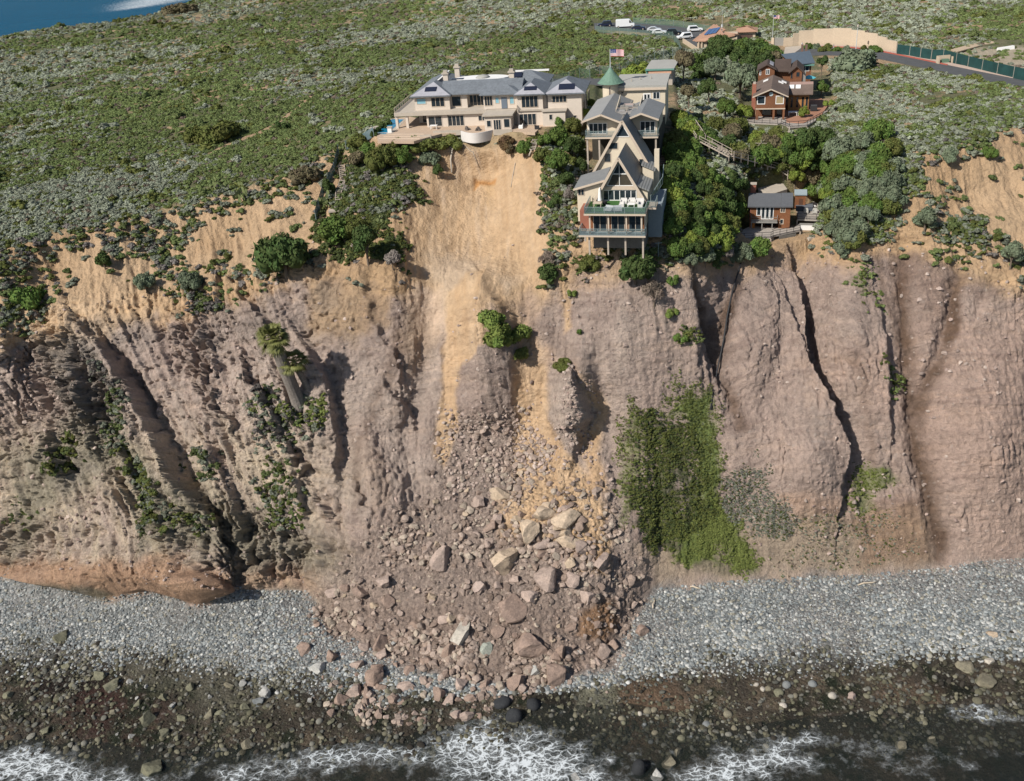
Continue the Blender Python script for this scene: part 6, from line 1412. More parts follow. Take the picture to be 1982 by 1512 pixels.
strip('dirt_track', [(1840, 96), (1900, 80), (1990, 66), (2100, 52)], [(1850, 101), (1905, 86), (1995, 74), (2100, 62)], mat('track_dirt', (.44, .34, .24), .95, .12), 61.75, 30)
strip('mansion_drive', [(1050, 152), (1165, 152)], [(1050, 160), (1165, 164)], ASPH, 65.06, 8)
# ---- lamp post, flags, utility poles
lp = empty('street_lamp', onz(1656.5, 96, 61.1), 0, 'tall thin street lamp standing on the pavement in front of the long tan wall', 'street lamp')
MB().tube([(0, 0, 0), (0, 0, 5.6)], [.12, .07], 8).build('pole', mat('pole_metal', (.5, .52, .52)), lp); MB().tube([(0, 0, 5.5), (0, 0, 5.65), (0, 0, 6.1), (0, 0, 6.2)], [.1, .28, .25, .05], 10).build('lamp_head', CONC, lp)
q = onz(1494.5, 88, 60.6); flag('flag_on_pole', q[0], q[1], q[2], 8.0, 1.5, .9, None, 8, 'small stars and stripes flag on a tall pole by the driveway gate')
up_ = empty('utility_pole', gp(1471, 300), 0, 'thin pale pole with crossed arms standing among shrubs above the timber stairway', 'pole')
MB().tube([(0, 0, -1), (0, 0, 3.4)], .09, 6).build('pole', WOODG, up_); MB().bar((-1.1, 0, 2.9), (1.1, 0, 2.7), .1).bar((-.8, -.6, 2.5), (.8, .6, 3.2), .08).build('crossarm', WOODG, up_)
up_ = empty('utility_pole', gp(1276, 505), 0, 'small dark pole with a crossarm at the cliff edge under the A-frame house', 'pole')
MB().tube([(0, 0, -1), (0, 0, 2.9)], .07, 6).build('pole', RAIL, up_); MB().bar((-.6, 0, 2.7), (.6, 0, 2.7), .1).build('crossarm', RAIL, up_)
# ================================================================== stairs
def walkway(name, pxs, lift, width, m, label, rail=True, rung=.5, z=None):
    P = [gp(*p)+Vector((0, 0, lift)) for p in pxs] if z is None else [Vector(onz(*p[:2], p[2])) for p in pxs]
    O = P[0].copy(); e = empty(name, O, 0, label, 'stairs'); P = [p-O for p in P]; b = MB(); r_ = MB()
    for a, c in zip(P[:-1], P[1:]):
        d = c-a; s = Vector((-d.y, d.x, 0)); s = s.normalized()*width/2 if s.length > 1e-4 else Vector((width/2, 0, 0)); n = max(1, int(d.length/rung))
        for k in (-1, 1): b.bar(a+s*k, c+s*k, .10, .22)
        for i in range(n+1):
            q = a+d*i/n; b.bar(q-s, q+s, rung*.72, .06)
        if rail:
            for k in (-1, 1):
                r_.bar(a+s*k+Vector((0, 0, 1)), c+s*k+Vector((0, 0, 1)), .11, .08); r_.bar(a+s*k+Vector((0, 0, .5)), c+s*k+Vector((0, 0, .5)), .07)
                for i in range(0, max(1, int(d.length/2))+1):
                    q = a+d*i/max(1, int(d.length/2))+s*k; r_.bar(q+Vector((.01, 0, -.8)), q+Vector((0, 0, 1)), .12)
    b.build('treads', m, e)
    if rail: r_.build('handrail', m, e)
    return e
walkway('timber_stairway', [(1338, 258), (1358, 290), (1415, 320), (1480, 344), (1502, 348), (1524, 362)], 2.2, 1.7, WOODG, 'long pale timber stairway with handrails crossing the green slope above the cabin')
walkway('timber_stairway', [(1520, 262), (1517, 280), (1535, 282)], 1.2, 1.3, WOODG, 'short timber stairway going down from the curved lookout deck')
walkway('timber_stairway', [(1497, 318), (1488, 335)], 1.6, 1.2, WOODG, 'few timber steps joining the long stairway from above')
walkway('ladder_steps', [(664, 318), (661, 345), (658, 372), (655, 400)], .25, 1.1, WOODG, 'narrow ladder-like timber steps on the green slope left of the landslide', False, .55)
walkway('stone_steps', [(1037, 266), (1033, 278), (1026, 290), (1021, 302)], .3, 1.0, CONC, 'stone steps going down from the mansion terrace at the top right of the landslide', False, .6)
walkway('garden_steps', [(1286, 300), (1288, 340), (1284, 380), (1282, 410)], .3, 1.6, mat('earth_steps', (.36, .25, .17), .9, .15), 'brown earth and timber steps down the right side of the A-frame house', False, .9)
e = empty('timber_platform', gp(658, 404), 0, 'weathered timber platform at the foot of the ladder steps', 'platform'); MB().box(-2.4, 2.4, -.8, .8, 0, .25).build('boards', WOODG, e)
def pipe(name, pxs, lift, r_, m, label, cat='pipe'):
    P = [gp(*p)+Vector((0, -.15, lift)) for p in pxs]; O = P[0].copy()
    o = MB().tube([p-O for p in P], r_, 8).build(name, m, None, True); o.location = O; return tag(o, label, cat)
pipe('drain_pipe', [(843, 281), (856, 278), (868, 279), (873, 295), (876, 315), (879, 334)], .35, .17, CONC, 'pale bent drain pipe dangling over the top left of the landslide')
pipe('drain_pipe', [(893, 280), (907, 290), (913, 300), (925, 328)], .18, .06, CONC, 'thin pale pipe hanging below the bowed white wall')
pipe('drain_pipe', [(1435, 505), (1420, 560), (1410, 610), (1400, 660), (1390, 720), (1379, 790)], .2, .14, BLACKM, 'long black drain pipe running down the cliff left of the cabin')
pipe('drain_pipe', [(992, 315), (988, 340), (984, 362)], .15, .06, CONC, 'thin pale pipe on the upper right of the landslide')
# ================================================================== cars
def car(px, py, L, kind, c, ang, label, z=59.74):
    e = empty('parked_car' if kind != 'van' else 'parked_van', onz(px, py, z), 0, label, 'car' if kind != 'van' else 'van', 'vehicles in the car park'); e.rotation_euler = (0, 0, math.radians(ang))
    pm_ = mat('paint_'+c, {'white': (.72, .73, .74), 'silver': (.48, .50, .52), 'navy': (.015, .022, .05), 'black': (.012, .014, .02)}[c], .25, .03, 1, spec=.5)
    hl = L/2; H = 1.5 if kind == 'car' else (1.8 if kind == 'suv' else 2.6); W2 = .9 if kind != 'van' else 1.0
    if kind == 'van': pr = [(-hl, .35), (hl, .35), (hl, 1.1), (hl-.7, 1.35), (hl-1.4, H-.2), (hl-1.8, H), (-hl+.1, H), (-hl, H-.2)]; gl = [(hl-1.75, 1.45), (hl-.85, 1.45), (hl-1.5, H-.3), (hl-1.75, H-.3)]
    else: pr = [(-hl, .35), (hl, .35), (hl, .75), (hl-.25, .9), (hl-1.2, 1.0), (hl-1.9, H), (-hl+(1.2 if kind == 'car' else .5), H), (-hl+.1, 1.0), (-hl, .8)]; gl = [(-hl+.7, 1.02), (hl-1.45, 1.02), (hl-2.0, H-.12), (-hl+(1.3 if kind == 'car' else .7), H-.12)]
    MB().xz(pr, -W2, W2).build('body', pm_, e, bevel=.08)
    for s in (-1, 1): MB().xz(gl, s*(W2+.003), s*(W2+.02)).build('side_window', GLASS, e)
    MB().hexa([(hl-1.28, -.75, 1.03), (hl-1.28, .75, 1.03), (hl-1.3, .75, 1.0), (hl-1.3, -.75, 1.0)], [(hl-1.88, -.7, H-.04), (hl-1.88, .7, H-.04), (hl-1.95, .7, H-.1), (hl-1.95, -.7, H-.1)]).build('windscreen', GLASS, e)
    for x in (-hl+.85, hl-.85):
        for s in (-1, 1):
            w0 = MB().tube([(x, s*(W2-.2), .34), (x, s*(W2+.03), .34)], .34, 14).build('wheel', BLACKM, e); MB().tube([(x, s*(W2+.03), .34), (x, s*(W2+.04), .34)], .19, 10).build('rim', CONC, w0)
    for s in (-1, 1): MB().box(hl-.02, hl+.02, s*.65-.15, s*.65+.15, .65, .8).build('headlight', WHITE, e)
    return e
car(1171, 51, 4.8, 'suv', 'navy', 175, 'dark navy off-road car parked farthest left in the car park'); car(1210, 53, 6.2, 'van', 'white', -8, 'tall white van in the car park')
car(1236, 58, 4.6, 'car', 'navy', -12, 'dark blue car parked just right of the white van'); car(1266, 61, 4.5, 'car', 'silver', -14, 'silver car parked in the row behind another silver car'); car(1276, 66, 4.5, 'car', 'white', -14, 'pale car nearest the scrub in the middle of the row')
car(1304, 67, 4.7, 'suv', 'black', -12, 'black car parked between the pale cars'); car(1325, 75, 4.7, 'suv', 'white', 188, 'white car parked closest to the solar-panel building'); car(1345, 61, 4.8, 'suv', 'white', -4, 'white car on the far side of the car park beside the solar panels')
# ================================================================== furniture
def at_frame(O, yaw, x, y, z):
    a = math.radians(yaw); return (O[0]+math.cos(a)*x+math.sin(a)*y, O[1]-math.sin(a)*x+math.cos(a)*y, O[2]+z)
def chair(O, yaw, x, y, z, rot, m, label, w_=.8, group=None, name='armchair'):
    e = empty(name, at_frame(O, yaw, x, y, z), yaw+rot, label, 'chair', group)
    MB().box(-w_/2, w_/2, -.4, .4, .12, .42).build('seat', m, e); MB().box(-w_/2, w_/2, .28, .42, .42, .85).build('backrest', m, e)
    for s in (-1, 1): MB().box(s*w_/2-.07, s*w_/2+.07, -.4, .4, .05, .6).build('arm', m, e)
    return e
for x, y, r_, w_, lb in [(5.6, 5.2, 0, 1.0, 'white armchair at the back left of the seating group on the green deck'), (6.9, 5.3, 0, 1.0, 'white armchair at the back middle of the seating group on the green deck'), (8.2, 5.1, 0, 1.3, 'wide white sofa at the back right of the green deck'), (5.5, 3.6, 90, 1.0, 'white armchair on the left side of the seating group on the green deck'), (8.5, 3.6, -90, 1.4, 'wide white sofa on the right side of the seating group on the green deck'), (3.7, 1.4, 20, 1.3, 'left one of two grey cushioned loungers behind the deck railing'), (5.1, 1.3, -10, 1.3, 'right one of two grey cushioned loungers behind the deck railing')]:
    chair(AO, 15.3, x, y, .03, r_, FURN if y > 2 else mat('grey_cushion', (.42, .44, .45), .85, .05), lb, w_, name='outdoor_sofa' if w_ > 1.1 else 'armchair')
def table(O, yaw, x, y, z, a, b_, h, m, label):
    e = empty('table', at_frame(O, yaw, x, y, z), yaw, label, 'table'); MB().box(-a, a, -b_, b_, h-.06, h).build('tabletop', m, e)
    for sx_ in (-1, 1):
        for sy_ in (-1, 1): MB().box(sx_*a*.85-.04, sx_*a*.85+.04, sy_*b_*.85-.04, sy_*b_*.85+.04, 0, h-.06).build('leg', m, e)
    return e
table(AO, 15.3, 7.0, 3.6, .03, .6, .45, .5, WHITE, 'low white table in the middle of the white seating group on the green deck'); table(AO, 15.3, 1.6, 3.4, .03, .7, .6, .75, mat('beige_table', (.5, .42, .33), .7, .05), 'beige table beside the closed white parasol on the green deck'); table(AO, 15.3, 3.6, 29, 10.0, .9, .6, .75, mat('pinkish_table', (.42, .33, .29), .7, .05), 'pinkish table on the small roof terrace')
for i, (x, y, r_, lb) in enumerate([(2.5, 28.6, 90, 'dark chair left of the table on the roof terrace'), (4.8, 28.8, -90, 'dark chair right of the table on the roof terrace'), (3.4, 27.5, 180, 'dark chair in front of the table on the roof terrace')]): chair(AO, 15.3, x, y, 10.0, r_, GREYW, lb, .6, name='chair')
e = empty('parasol', at_frame(AO, 15.3, 1.7, 5.3, .03), 15.3, 'closed white parasol standing on the left of the green deck', 'parasol'); MB().tube([(0, 0, 0), (0, 0, 2.6)], .04, 6).build('pole', WOODG, e); MB().tube([(0, 0, .5), (0, 0, .9), (0, 0, 2.3), (0, 0, 2.7)], [.38, .30, .18, .03], 10).build('canopy', WHITE, e); MB().box(-.4, .4, -.4, .4, 0, .1).build('base', CONC, e)
e = empty('wicker_basket', at_frame(AO, 15.3, 2.6, 4.6, .03), 15.3, 'dark round basket planter beside the closed parasol', 'planter'); MB().tube([(0, 0, 0), (0, 0, .6)], [.3, .42], 12).build('basket', DARKM, e)
table(tuple(mh.location), 11.4, -4.3, -1.6, .05, .7, .45, .72, WHITE, 'white table on the terrace in front of the mansion left windows')
for x, y, r_, lb in [(13.2, -3.6, 90, 'white garden chair on the right of the mansion terrace'), (16.4, -4.4, -90, 'dark garden chair near the far right edge of the mansion terrace')]: chair(tuple(mh.location), 11.4, x, y, .05, r_, WHITE if x < 14 else BLACKM, lb, .6, name='chair')
BP = tuple(onz(1560, 224, 60.36))
table(BP, 17, -2.6, .4, 0, .9, .6, .74, WHITE, 'white garden table on the brick patio'); chair(BP, 17, -1.2, .3, 0, -90, WHITE, 'white chair right of the white table on the brick patio', .6, name='chair')
e = empty('barbecue_grill', at_frame(BP, 17, 1.5, 4.2, 0), 17, 'black covered barbecue on the brick patio', 'barbecue'); MB().box(-.7, .7, -.4, .4, .1, .9).build('cabinet', BLACKM, e); MB().tube([(-.6, 0, .95), (.6, 0, .95)], .38, 10).build('lid', BLACKM, e)
e = empty('turquoise_parasol', at_frame(B0, 17, 10.2, 22, 1.4), 17, 'open turquoise parasol beside the blue-roofed house', 'parasol'); MB().tube([(0, 0, 0), (0, 0, 3.0)], .05, 6).build('pole', WHITE, e); MB().tube([(0, 0, 2.5), (0, 0, 2.55), (0, 0, 3.1)], [1.5, 1.5, .05], 8).build('canopy', mat('turquoise_cloth', (.12, .48, .55), .8, .05), e)
CP_ = tuple(onz(1575, 415, 47.92))
for x, lb in [(-1.4, 'left pale chair on the side deck of the cabin'), (.2, 'right pale chair on the side deck of the cabin')]: chair(CP_, 16, x, .8, 0, 0, mat('pale_canvas', (.42, .41, .38), .8, .05), lb, .7, name='deck_chair')
e = empty('hot_tub', at_frame(CP_, 16, -1.8, 2.6, 0), 16, 'dark square hot tub at the back of the cabin side deck', 'hot tub'); MB().box(-1.4, 1.6, -.8, .9, 0, .8).build('shell', mat('tub_shell', (.07, .08, .10), .7, .05), e); MB().box(-1.45, 1.65, -.85, .95, .8, .9).build('cover', mat('tub_cover', (.12, .13, .15), .8, .05), e)
e = empty('planter_pot', at_frame(CP_, 16, .2, 3.8, 0), 16, 'small round white pot in front of the tool shed', 'pot'); MB().tube([(0, 0, 0), (0, 0, .3), (0, 0, .5)], [.22, .3, .24], 12).build('pot', WHITE, e)
bsn = empty('stone_sign', gp(1944, 92), 0, 'white low slab lying in the grass by the dirt track', 'slab'); MB().hexa([(-2, -.5, 0), (2, -.5, 0), (2, .5, 0), (-2, .5, 0)], [(-2, -.4, .6), (1.9, -.4, .9), (1.9, .4, .9), (-2, .4, .6)]).build('slab', WHITE, bsn)
# ---- two people on the road
def person(px, py, z, shirt, trousers, label, stride=.2, yaw=0):
    o0 = onz(px, py, z)
    J = {'pel': (0, 0, .92), 'wst': (0, 0, 1.08), 'chs': (0, .01, 1.32), 'nck': (0, 0, 1.48), 'hd0': (0, -.01, 1.58), 'hd1': (0, -.02, 1.70), 'hL': (-.1, 0, .88), 'kL': (-.11, -stride*.8, .49), 'aL': (-.11, -stride, .08), 'tL': (-.11, -stride-.17, .04), 'hR': (.1, 0, .88), 'kR': (.11, stride*.4, .49), 'aR': (.11, stride, .08), 'tR': (.11, stride-.17, .04), 'sL': (-.18, 0, 1.42), 'eL': (-.24, .08, 1.14), 'wL': (-.23, -.06, .92), 'fL': (-.23, -.1, .84), 'sR': (.18, 0, 1.42), 'eR': (.24, -.03, 1.14), 'wR': (.23, -.16, .93), 'fR': (.23, -.2, .86)}
    E = [('pel', 'wst'), ('wst', 'chs'), ('chs', 'nck'), ('nck', 'hd0'), ('hd0', 'hd1'), ('pel', 'hL'), ('hL', 'kL'), ('kL', 'aL'), ('aL', 'tL'), ('pel', 'hR'), ('hR', 'kR'), ('kR', 'aR'), ('aR', 'tR'), ('chs', 'sL'), ('sL', 'eL'), ('eL', 'wL'), ('wL', 'fL'), ('chs', 'sR'), ('sR', 'eR'), ('eR', 'wR'), ('wR', 'fR')]
    Rr = {'pel': .14, 'wst': .13, 'chs': .15, 'nck': .055, 'hd0': .09, 'hd1': .10, 'hL': .09, 'kL': .06, 'aL': .042, 'tL': .035, 'hR': .09, 'kR': .06, 'aR': .042, 'tR': .035, 'sL': .06, 'eL': .042, 'wL': .03, 'fL': .03, 'sR': .06, 'eR': .042, 'wR': .03, 'fR': .03}
    ks = list(J); me = bpy.data.meshes.new('person'); me.from_pydata([J[k] for k in ks], [(ks.index(a), ks.index(b)) for a, b in E], [])
    o = bpy.data.objects.new('person', me); link(o); o.location = tuple(o0); o.rotation_euler = (0, 0, math.radians(yaw))
    sk_ = o.modifiers.new('skin', 'SKIN'); ss = o.modifiers.new('ss', 'SUBSURF'); ss.levels = 1; ss.render_levels = 1
    for i, k in enumerate(ks): me.skin_vertices[0].data[i].radius = (Rr[k], Rr[k])
    me.skin_vertices[0].data[0].use_root = True
    m = NT('person_'+label.split()[2], .85); g = m.n('ShaderNodeSeparateXYZ'); m.l(m.coord(), g.inputs[0])
    m.base(m.ramp(m.math('MULTIPLY', g.outputs[2], 1/1.8), [(.0, (.05, .05, .05)), (.05, trousers), (.52, trousers), (.53, shirt), (.83, shirt), (.84, (.45, .28, .2)), (.92, (.45, .28, .2)), (.93, (.05, .035, .02))])); m.t.nodes[-1].color_ramp.interpolation = 'CONSTANT'
    o.data.materials.append(m.m); return tag(o, label, 'person')
for mnode in (): pass
person(1552, 93.5, 61.05, (.7, .7, .72), (.10, .14, .24), 'person in white shirt and blue trousers walking on the driveway', .22, 60)
person(1613, 97.5, 61.05, (.25, .27, .28), (.5, .5, .5), 'person in grey top and pale trousers walking along the road', .22, 80)

_cz = gp(1492, 366).z+.5
flatdeck('concrete_landing', [(1462, 352), (1512, 350), (1524, 366), (1500, 374), (1468, 368)], _cz, CONC, 'pale concrete landing at the foot of the long timber stairway behind the cabin', 'landing', 1.6, None, False, 'slab')
# ================================================================== rocks
def rockproto(name, seed, angular=True, sub=3, mat_=None):
    rs_ = np.random.RandomState(seed)
    bm = bmesh.new(); bmesh.ops.create_icosphere(bm, subdivisions=sub, radius=1)
    V = np.array([v.co[:] for v in bm.verts]); Fc = np.array([[v.index for v in f.verts] for f in bm.faces]); bm.free()
    if angular:
        for k in range(11):
            n_ = rs_.normal(size=3); n_ /= np.linalg.norm(n_); d_ = rs_.uniform(.42, .8)
            s_ = V@n_-d_; V = V-np.clip(s_, 0, None)[:, None]*n_
        V *= (1+.06*vnoise(V*3+seed)[:, None]+.03*vnoise(V*8+seed)[:, None])
    else:
        V *= (1+.16*vnoise(V*1.3+seed)[:, None])
    me = bpy.data.meshes.new(name)
    me.from_pydata(V.tolist(), [], Fc.tolist()); me.materials.append(mat_)
    if not angular: me.polygons.foreach_set('use_smooth', [True]*len(me.polygons))
    return me
def rockmat(name, inst):
    m = NT(name, .9); o = m.coord()
    c = m.attr('pcol', 'INSTANCER').outputs['Color'] if inst else m.n('ShaderNodeObjectInfo').outputs['Color']
    cc = m.mixc(.9, c, m.ramp(m.noise(2.4, 6, .65, o), [(.25, (.6, .6, .6)), (.5, (1, 1, 1)), (.8, (1.35, 1.3, 1.25))]), 'MULTIPLY')
    cc = m.mixc(.6, cc, m.ramp(m.noise(9, 4, .6, o), [(.3, (.7, .7, .7)), (.7, (1.25, 1.25, 1.25))]), 'MULTIPLY')
    m.base(cc); m.bump(m.math('ADD', m.noise(4, 6, .65, o), m.math('MULTIPLY', m.noise(16, 3, .6, o), .4)), .8, .12)
    return m.m
RM = rockmat('rock', False); RMI = rockmat('scattered_rock', True)
RA = [rockproto('angular_rock', 10+i, True, 4, RM) for i in range(7)]; RR_ = [rockproto('round_rock', 40+i, False, 3, RM) for i in range(4)]
RAi = [rockproto('angular_piece', 60+i, True, 2, RMI) for i in range(5)]; RRi = [rockproto('cobble_piece', 80+i, False, 2, RMI) for i in range(4)]
_rr = random.Random(3)
RC = {'mauve': (.34, .265, .225), 'red': (.28, .205, .165), 'tan': (.43, .34, .25), 'grey': (.34, .335, .315), 'pale': (.42, .385, .33), 'black': (.03, .032, .035), 'olive': (.165, .16, .11), 'green': (.33, .35, .30), 'cob': (.19, .20, .20), 'pink': (.38, .30, .26), 'buff': (.20, .18, .13)}
def boulder(cx, cy, w_, h_, c_, label, rnd=False, group=None, sink=.40, rot=None):
    P = gp(cx, cy+h_*.25); s_ = scale_at(P); a = w_/2/s_; b_ = h_/2/s_
    lib = RR_ if rnd else RA
    o = bpy.data.objects.new('boulder', lib[_rr.randrange(len(lib))]); link(o)
    o.scale = (a*1.25, a*1.1, b_*1.25); o.rotation_euler = (_rr.uniform(-.3, .3), _rr.uniform(-.3, .3), _rr.uniform(0, 6.28) if abs(w_/h_-1) < .45 else _rr.uniform(-.3, .3)+(math.pi if _rr.random() < .5 else 0))
    if rot is not None: o.rotation_euler = (.1, math.radians(rot), 0)
    o.location = P+Vector((0, 0, b_*(.55-sink)))
    q = RC[c_]; k = _rr.uniform(.88, 1.12); o.color = (q[0]*k, q[1]*k, q[2]*k, 1)
    return tag(o, label, 'boulder', group)
BL = [
 (975, 1072, 62, 58, 'tan', 'huge tan boulder casting a dark shadow in the middle of the debris fan'), (1057, 1110, 50, 46, 'mauve', 'large blocky mauve boulder right of the huge tan boulder'), (892, 1217, 62, 38, 'pale', 'pale grey tilted slab near the foot of the debris', -20),
 (1047, 988, 44, 26, 'tan', 'flat tan block with green tufts at the top of the boulder field'), (1102, 996, 52, 34, 'tan', 'tan pointed boulder right of the flat block with tufts'), (1027, 1016, 50, 36, 'tan', 'brownish tan boulder just below the flat block with tufts'), (1098, 1038, 48, 30, 'tan', 'half-buried tan boulder under the pointed one'),
 (925, 966, 30, 30, 'mauve', 'upright mauve boulder high on the debris fan'), (968, 946, 40, 24, 'tan', 'flat brown boulder at the upper end of the debris fan'), (929, 1125, 30, 24, 'pink', 'small square pinkish slab left of the grassy tuft'), (732, 1240, 38, 42, 'red', 'triangular reddish boulder at the left foot of the debris'),
 (1018, 1245, 68, 42, 'red', 'long layered reddish slab with a pale base near the beach', 8), (1086, 1250, 30, 32, 'red', 'round reddish boulder right of the long layered slab'), (1166, 1254, 32, 34, 'mauve', 'round mauve boulder at the right toe of the debris'), (942, 1247, 28, 24, 'green', 'pale greenish boulder between the slabs'),
 (725, 1300, 46, 36, 'red', 'large dark reddish boulder on the pebbles at the left toe'), (995, 1310, 38, 34, 'red', 'reddish boulder in the front row left of centre'), (1076, 1298, 50, 40, 'red', 'large reddish boulder in the front row facing the surf'), (850, 1332, 28, 46, 'red', 'tall narrow reddish boulder standing near the water'),
 (998, 1378, 28, 30, 'black', 'round black wet boulder at the edge of the foam'), (972, 1353, 30, 16, 'black', 'low black wet boulder left of the round black one'), (1030, 1358, 26, 18, 'black', 'low black wet boulder right of the round black one'),
 (280, 1382, 36, 36, 'olive', 'big olive boulder standing on the dark tidal flat'), (290, 1480, 48, 32, 'olive', 'big olive boulder sitting in the white surf'), (215, 1320, 40, 26, 'olive', 'flat olive boulder upper left of the big tidal boulder'), (188, 1298, 26, 22, 'olive', 'squat olive boulder next to the sandy wash'), (120, 1222, 40, 26, 'olive', 'angular olive boulder casting a shadow on the left beach'),
 (1240, 1214, 28, 24, 'red', 'lone reddish boulder on the grey cobbles right of the debris'), (860, 1074, 44, 46, 'mauve', 'half-buried mauve boulder left of the huge tan boulder'), (982, 1166, 66, 40, 'red', 'broad layered red mound below the huge tan boulder'), (1134, 1146, 34, 36, 'mauve', 'dark-sided mauve boulder right of the debris centre'), (1108, 1122, 34, 24, 'mauve', 'flat mauve boulder right of the large blocky one'), (1165, 1080, 42, 34, 'mauve', 'mauve boulder at the upper right of the debris'),
 (1106, 1086, 26, 24, 'tan', 'small tan boulder above the blocky mauve one'), (868, 1250, 26, 40, 'red', 'leaning reddish boulder below the pale grey slab'), (643, 1262, 26, 30, 'red', 'reddish boulder at the far left toe of the debris'), (688, 1278, 24, 28, 'mauve', 'dark mauve boulder left of the large dark reddish one'), (664, 1342, 30, 24, 'red', 'reddish boulder among grey cobbles at lower left'), (710, 1332, 26, 26, 'red', 'reddish boulder below the large dark reddish one'),
 (590, 1250, 32, 18, 'red', 'small red boulder on the grey gravel left of the debris'), (500, 1348, 34, 20, 'cob', 'flat grey boulder on the lower left beach'), (478, 1432, 26, 20, 'buff', 'buff boulder at the water edge left of centre'), (1310, 1448, 26, 24, 'buff', 'round buff boulder in the shallow water right of centre'), (1292, 1470, 34, 18, 'buff', 'long buff boulder in the shallow water below the round one'), (1230, 1480, 26, 46, 'black', 'dark weed-covered rock in the shallow water'),
 (1272, 1494, 30, 22, 'grey', 'grey boulder at the bottom edge of the shallows'), (1110, 1500, 30, 24, 'grey', 'dark grey boulder at the bottom in the foam'), (1140, 1484, 30, 18, 'grey', 'low grey boulder beside the bottom foam'), (1652, 1340, 20, 18, 'pink', 'small pink boulder alone in the dark shallows'), (1872, 1282, 34, 18, 'buff', 'flat brownish boulder on the right cobble edge'), (1912, 1272, 20, 16, 'pale', 'pale oval boulder on the right cobble beach'), (1905, 1312, 40, 16, 'buff', 'long buff boulder at the right waterline'), (1915, 1220, 22, 12, 'tan', 'oval sandy boulder high on the right beach'),
 (1740, 1440, 26, 20, 'buff', 'buff boulder awash on the right'), (1805, 1430, 22, 16, 'buff', 'small buff boulder awash on the far right'),
]
for t in BL: boulder(*t[:6], rnd=t[4] == 'black', rot=t[6] if len(t) > 6 else None)
# smaller boulders, still each its own object
def inpoly(x, y, pts):
    ins = False
    for i in range(len(pts)):
        a, b = pts[i], pts[(i+1) % len(pts)]
        if (a[1] > y) != (b[1] > y) and x < (b[0]-a[0])*(y-a[1])/(b[1]-a[1])+a[0]: ins = not ins
    return ins
BW = {'red': 'reddish', 'mauve': 'mauve', 'tan': 'tan', 'grey': 'grey', 'olive': 'olive', 'buff': 'buff', 'cob': 'blue-grey', 'pale': 'pale'}
def field(pts, n, wr, cs, label, group, place, rnd=False, flat=.75, dmin=9, dens=None):
    P = []; t = 0; xs = [p[0] for p in pts]; ys = [p[1] for p in pts]
    while len(P) < n and t < 9000:
        t += 1; x = _rr.uniform(min(xs), max(xs)); y = _rr.uniform(min(ys), max(ys))
        if inpoly(x, y, pts) and all(math.hypot(x-q[0], y-q[1]) > dmin for q in P) and all(abs(x-b[0]) > b[2]*.45 or abs(y-b[1]) > b[3]*.45 for b in BL): P.append((x, y))
    it = []
    for x, y in P:
        w_ = wr[0]+(wr[1]-wr[0])*_rr.random()**2.2; c_ = _rr.choice(cs)
        it.append((boulder(x, y, w_, w_*flat*_rr.uniform(.75, 1.2), c_, label, rnd, group), x, y, BW[c_]))
    rank(it, 'boulder', place, 5)
field([(640, 1230), (800, 1240), (1000, 1280), (1190, 1240), (1180, 1290), (1060, 1330), (900, 1390), (760, 1400), (640, 1380), (600, 1280)], 72, (10, 32), ['red', 'red', 'mauve', 'mauve', 'grey'], 'angular reddish boulder in the jumble at the foot of the landslide', 'boulders at the foot of the landslide', 'the landslide foot')
field([(870, 900), (1010, 900), (1200, 1080), (1240, 1180), (1180, 1240), (900, 1230), (680, 1220), (640, 1140), (820, 1020)], 100, (9, 34), ['mauve', 'mauve', 'red', 'tan'], 'small mauve or tan boulder half buried in the landslide debris', 'boulders on the debris fan', 'the debris fan')
field([(0, 1260), (200, 1260), (420, 1300), (600, 1350), (700, 1400), (560, 1440), (380, 1440), (200, 1440), (0, 1420)], 44, (9, 26), ['olive', 'olive', 'grey', 'buff'], 'olive weathered boulder on the dark tidal flat at lower left', 'boulders on the left tidal flat', 'the left tidal flat')
field([(1180, 1340), (1500, 1310), (1700, 1300), (1600, 1360), (1420, 1430), (1200, 1440)], 28, (9, 18), ['buff', 'olive', 'cob', 'pale'], 'rounded buff or grey boulder in the dark shallows at lower right', 'boulders in the right shallows', 'the right shallows', True)
# scattered stones: what nobody could count
def stones(name, weight, n, smin, smax, cs, protos, label, flat=.6, power=2.5, sink=.1):
    i_ = pick(weight, n); p = jit(i_, .15); s_ = (smin+(smax-smin)*rs.rand(n)**power)*(1+.5*np.clip(fbm(p, .12, 3, 120.), -.8, .8))
    cc = np.array(cs)[rs.randint(0, len(cs), n)]*rs.uniform(.72, 1.3, (n, 1))
    sc3 = np.stack([s_*rs.uniform(.8, 1.3, n), s_*rs.uniform(.7, 1.1, n), s_*flat*rs.uniform(.7, 1.2, n)], 1)
    p[:, 2] += s_*.15
    scatter(name, protos, p, np.stack([rs.uniform(-.4, .4, n), rs.uniform(-.4, .4, n), rs.uniform(0, 6.28, n)], 1), sc3, np.concatenate([cc, np.ones((n, 1))], 1), rs.randint(0, len(protos), n), label)
inv = cell.copy()
onbeach = sstep(2.55, 3.15, SEG+.5*nA[:, 0]+.25*nB[:, 0])*(SEG < 4.0)*(1-np.clip(fan*1.4, 0, 1))
midb = onbeach*(1-sstep(2.3, 3.0, SEG)*0)
cobc = [(.23, .25, .255), (.27, .29, .29), (.19, .21, .215), (.14, .155, .16), (.36, .375, .365), (.31, .295, .245), (.46, .46, .44)]
lowb = np.exp(-((SEG-3.05)/.35)**2)
_fine = sstep(.0, .45, fbm(P0, .07, 3, 160.))
stones('beach_cobbles', inv*onbeach*(.35+lowb)*(1-.75*_fine), 37000, .08, .36, cobc, RRi, 'grey rounded cobbles covering the beach', .6, 3.0)
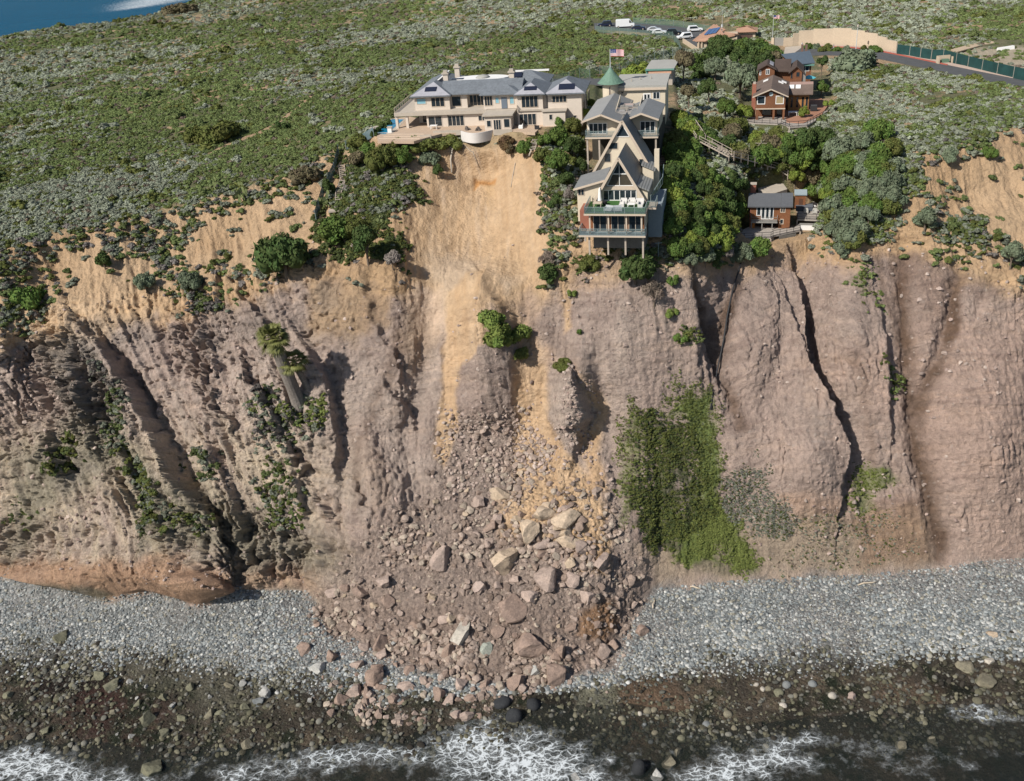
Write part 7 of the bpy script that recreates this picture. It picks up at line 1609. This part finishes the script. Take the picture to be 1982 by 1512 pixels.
stones('upper_beach_pebbles', inv*onbeach*sstep(3.0, 3.4, SEG), 16000, .09, .28, cobc, RRi, 'small pale grey pebbles high on the beach', .6, 2.0)
stones('shore_stones', inv*(sstep(1.3, 1.7, SEG)*(1-sstep(2.95, 3.25, SEG)))*(.22+sstep(.02, .40, fbm(P0, .13, 4, 66.))), 34000, .06, .50, [(.11, .105, .07), (.07, .065, .045), (.16, .15, .105), (.04, .035, .028), (.10, .10, .085), (.17, .165, .14)], RAi+RRi, 'olive and buff stones on the wet shore', .65, 5.0)
stones('landslide_rubble', inv*np.clip(fan+.5*poly([(590, 1240), (1210, 1270), (1160, 1330), (1000, 1370), (880, 1410), (680, 1400), (600, 1320)], 20, 30)*sstep(-.1, .3, nB[:, 0]), 0, 1)*(1-.75*poly([(1000, 820), (1180, 960), (1180, 1090), (1040, 1050)], 30, 20))*(.12+sstep(-.1, .35, fbm(P0, .14, 3, 67.))), 12000, .05, .85, [(.31, .245, .205), (.27, .21, .175), (.34, .27, .225), (.24, .18, .145), (.37, .31, .25)], RAi, 'angular rubble strewn over the landslide debris fan', .75, 6.0)
stones('cliff_rubble', inv*np.clip(poly([(860, 800), (1010, 800), (1100, 900), (860, 960)], 20)+poly([(1100, 700), (1150, 740), (1150, 900), (1100, 880)], 10)+.03*rock+.25*sstep(.2, .5, fbm(P0, .09, 3, 68.))*rock*(.2+leftm), 0, 1)*(1-poly([(1200, 780), (1400, 750), (1480, 1110), (1280, 1110), (1200, 1020)], 20, 20)), 5200, .07, .5, [(.38, .30, .26), (.33, .25, .215), (.44, .36, .31)], RAi, 'loose stones lying on the cliff face', .8, 2.5)

for x, y, L_, a_, lb in [(1680, 1128, 3.4, 4, 'long pale driftwood log at the top of the right cobble beach'), (1262, 1168, 2.2, 70, 'pale driftwood branch on the cobbles right of the debris'), (1345, 1136, 1.8, -30, 'dark driftwood branch at the cliff foot right of the debris')]:
    P = gp(x, y); o = MB().tube([(-L_/2, 0, .1), (-.2*L_, .06*L_, .2), (.2*L_, 0, .22), (L_/2, .07*L_, .12)], [.08, .13, .12, .05], 8).build('driftwood', mat('driftwood_grey', (.50, .42, .32), .9, .15), None, True)
    o.location = P+Vector((0, 0, .25)); o.rotation_euler = (0, 0, math.radians(a_)); tag(o, lb, 'driftwood')
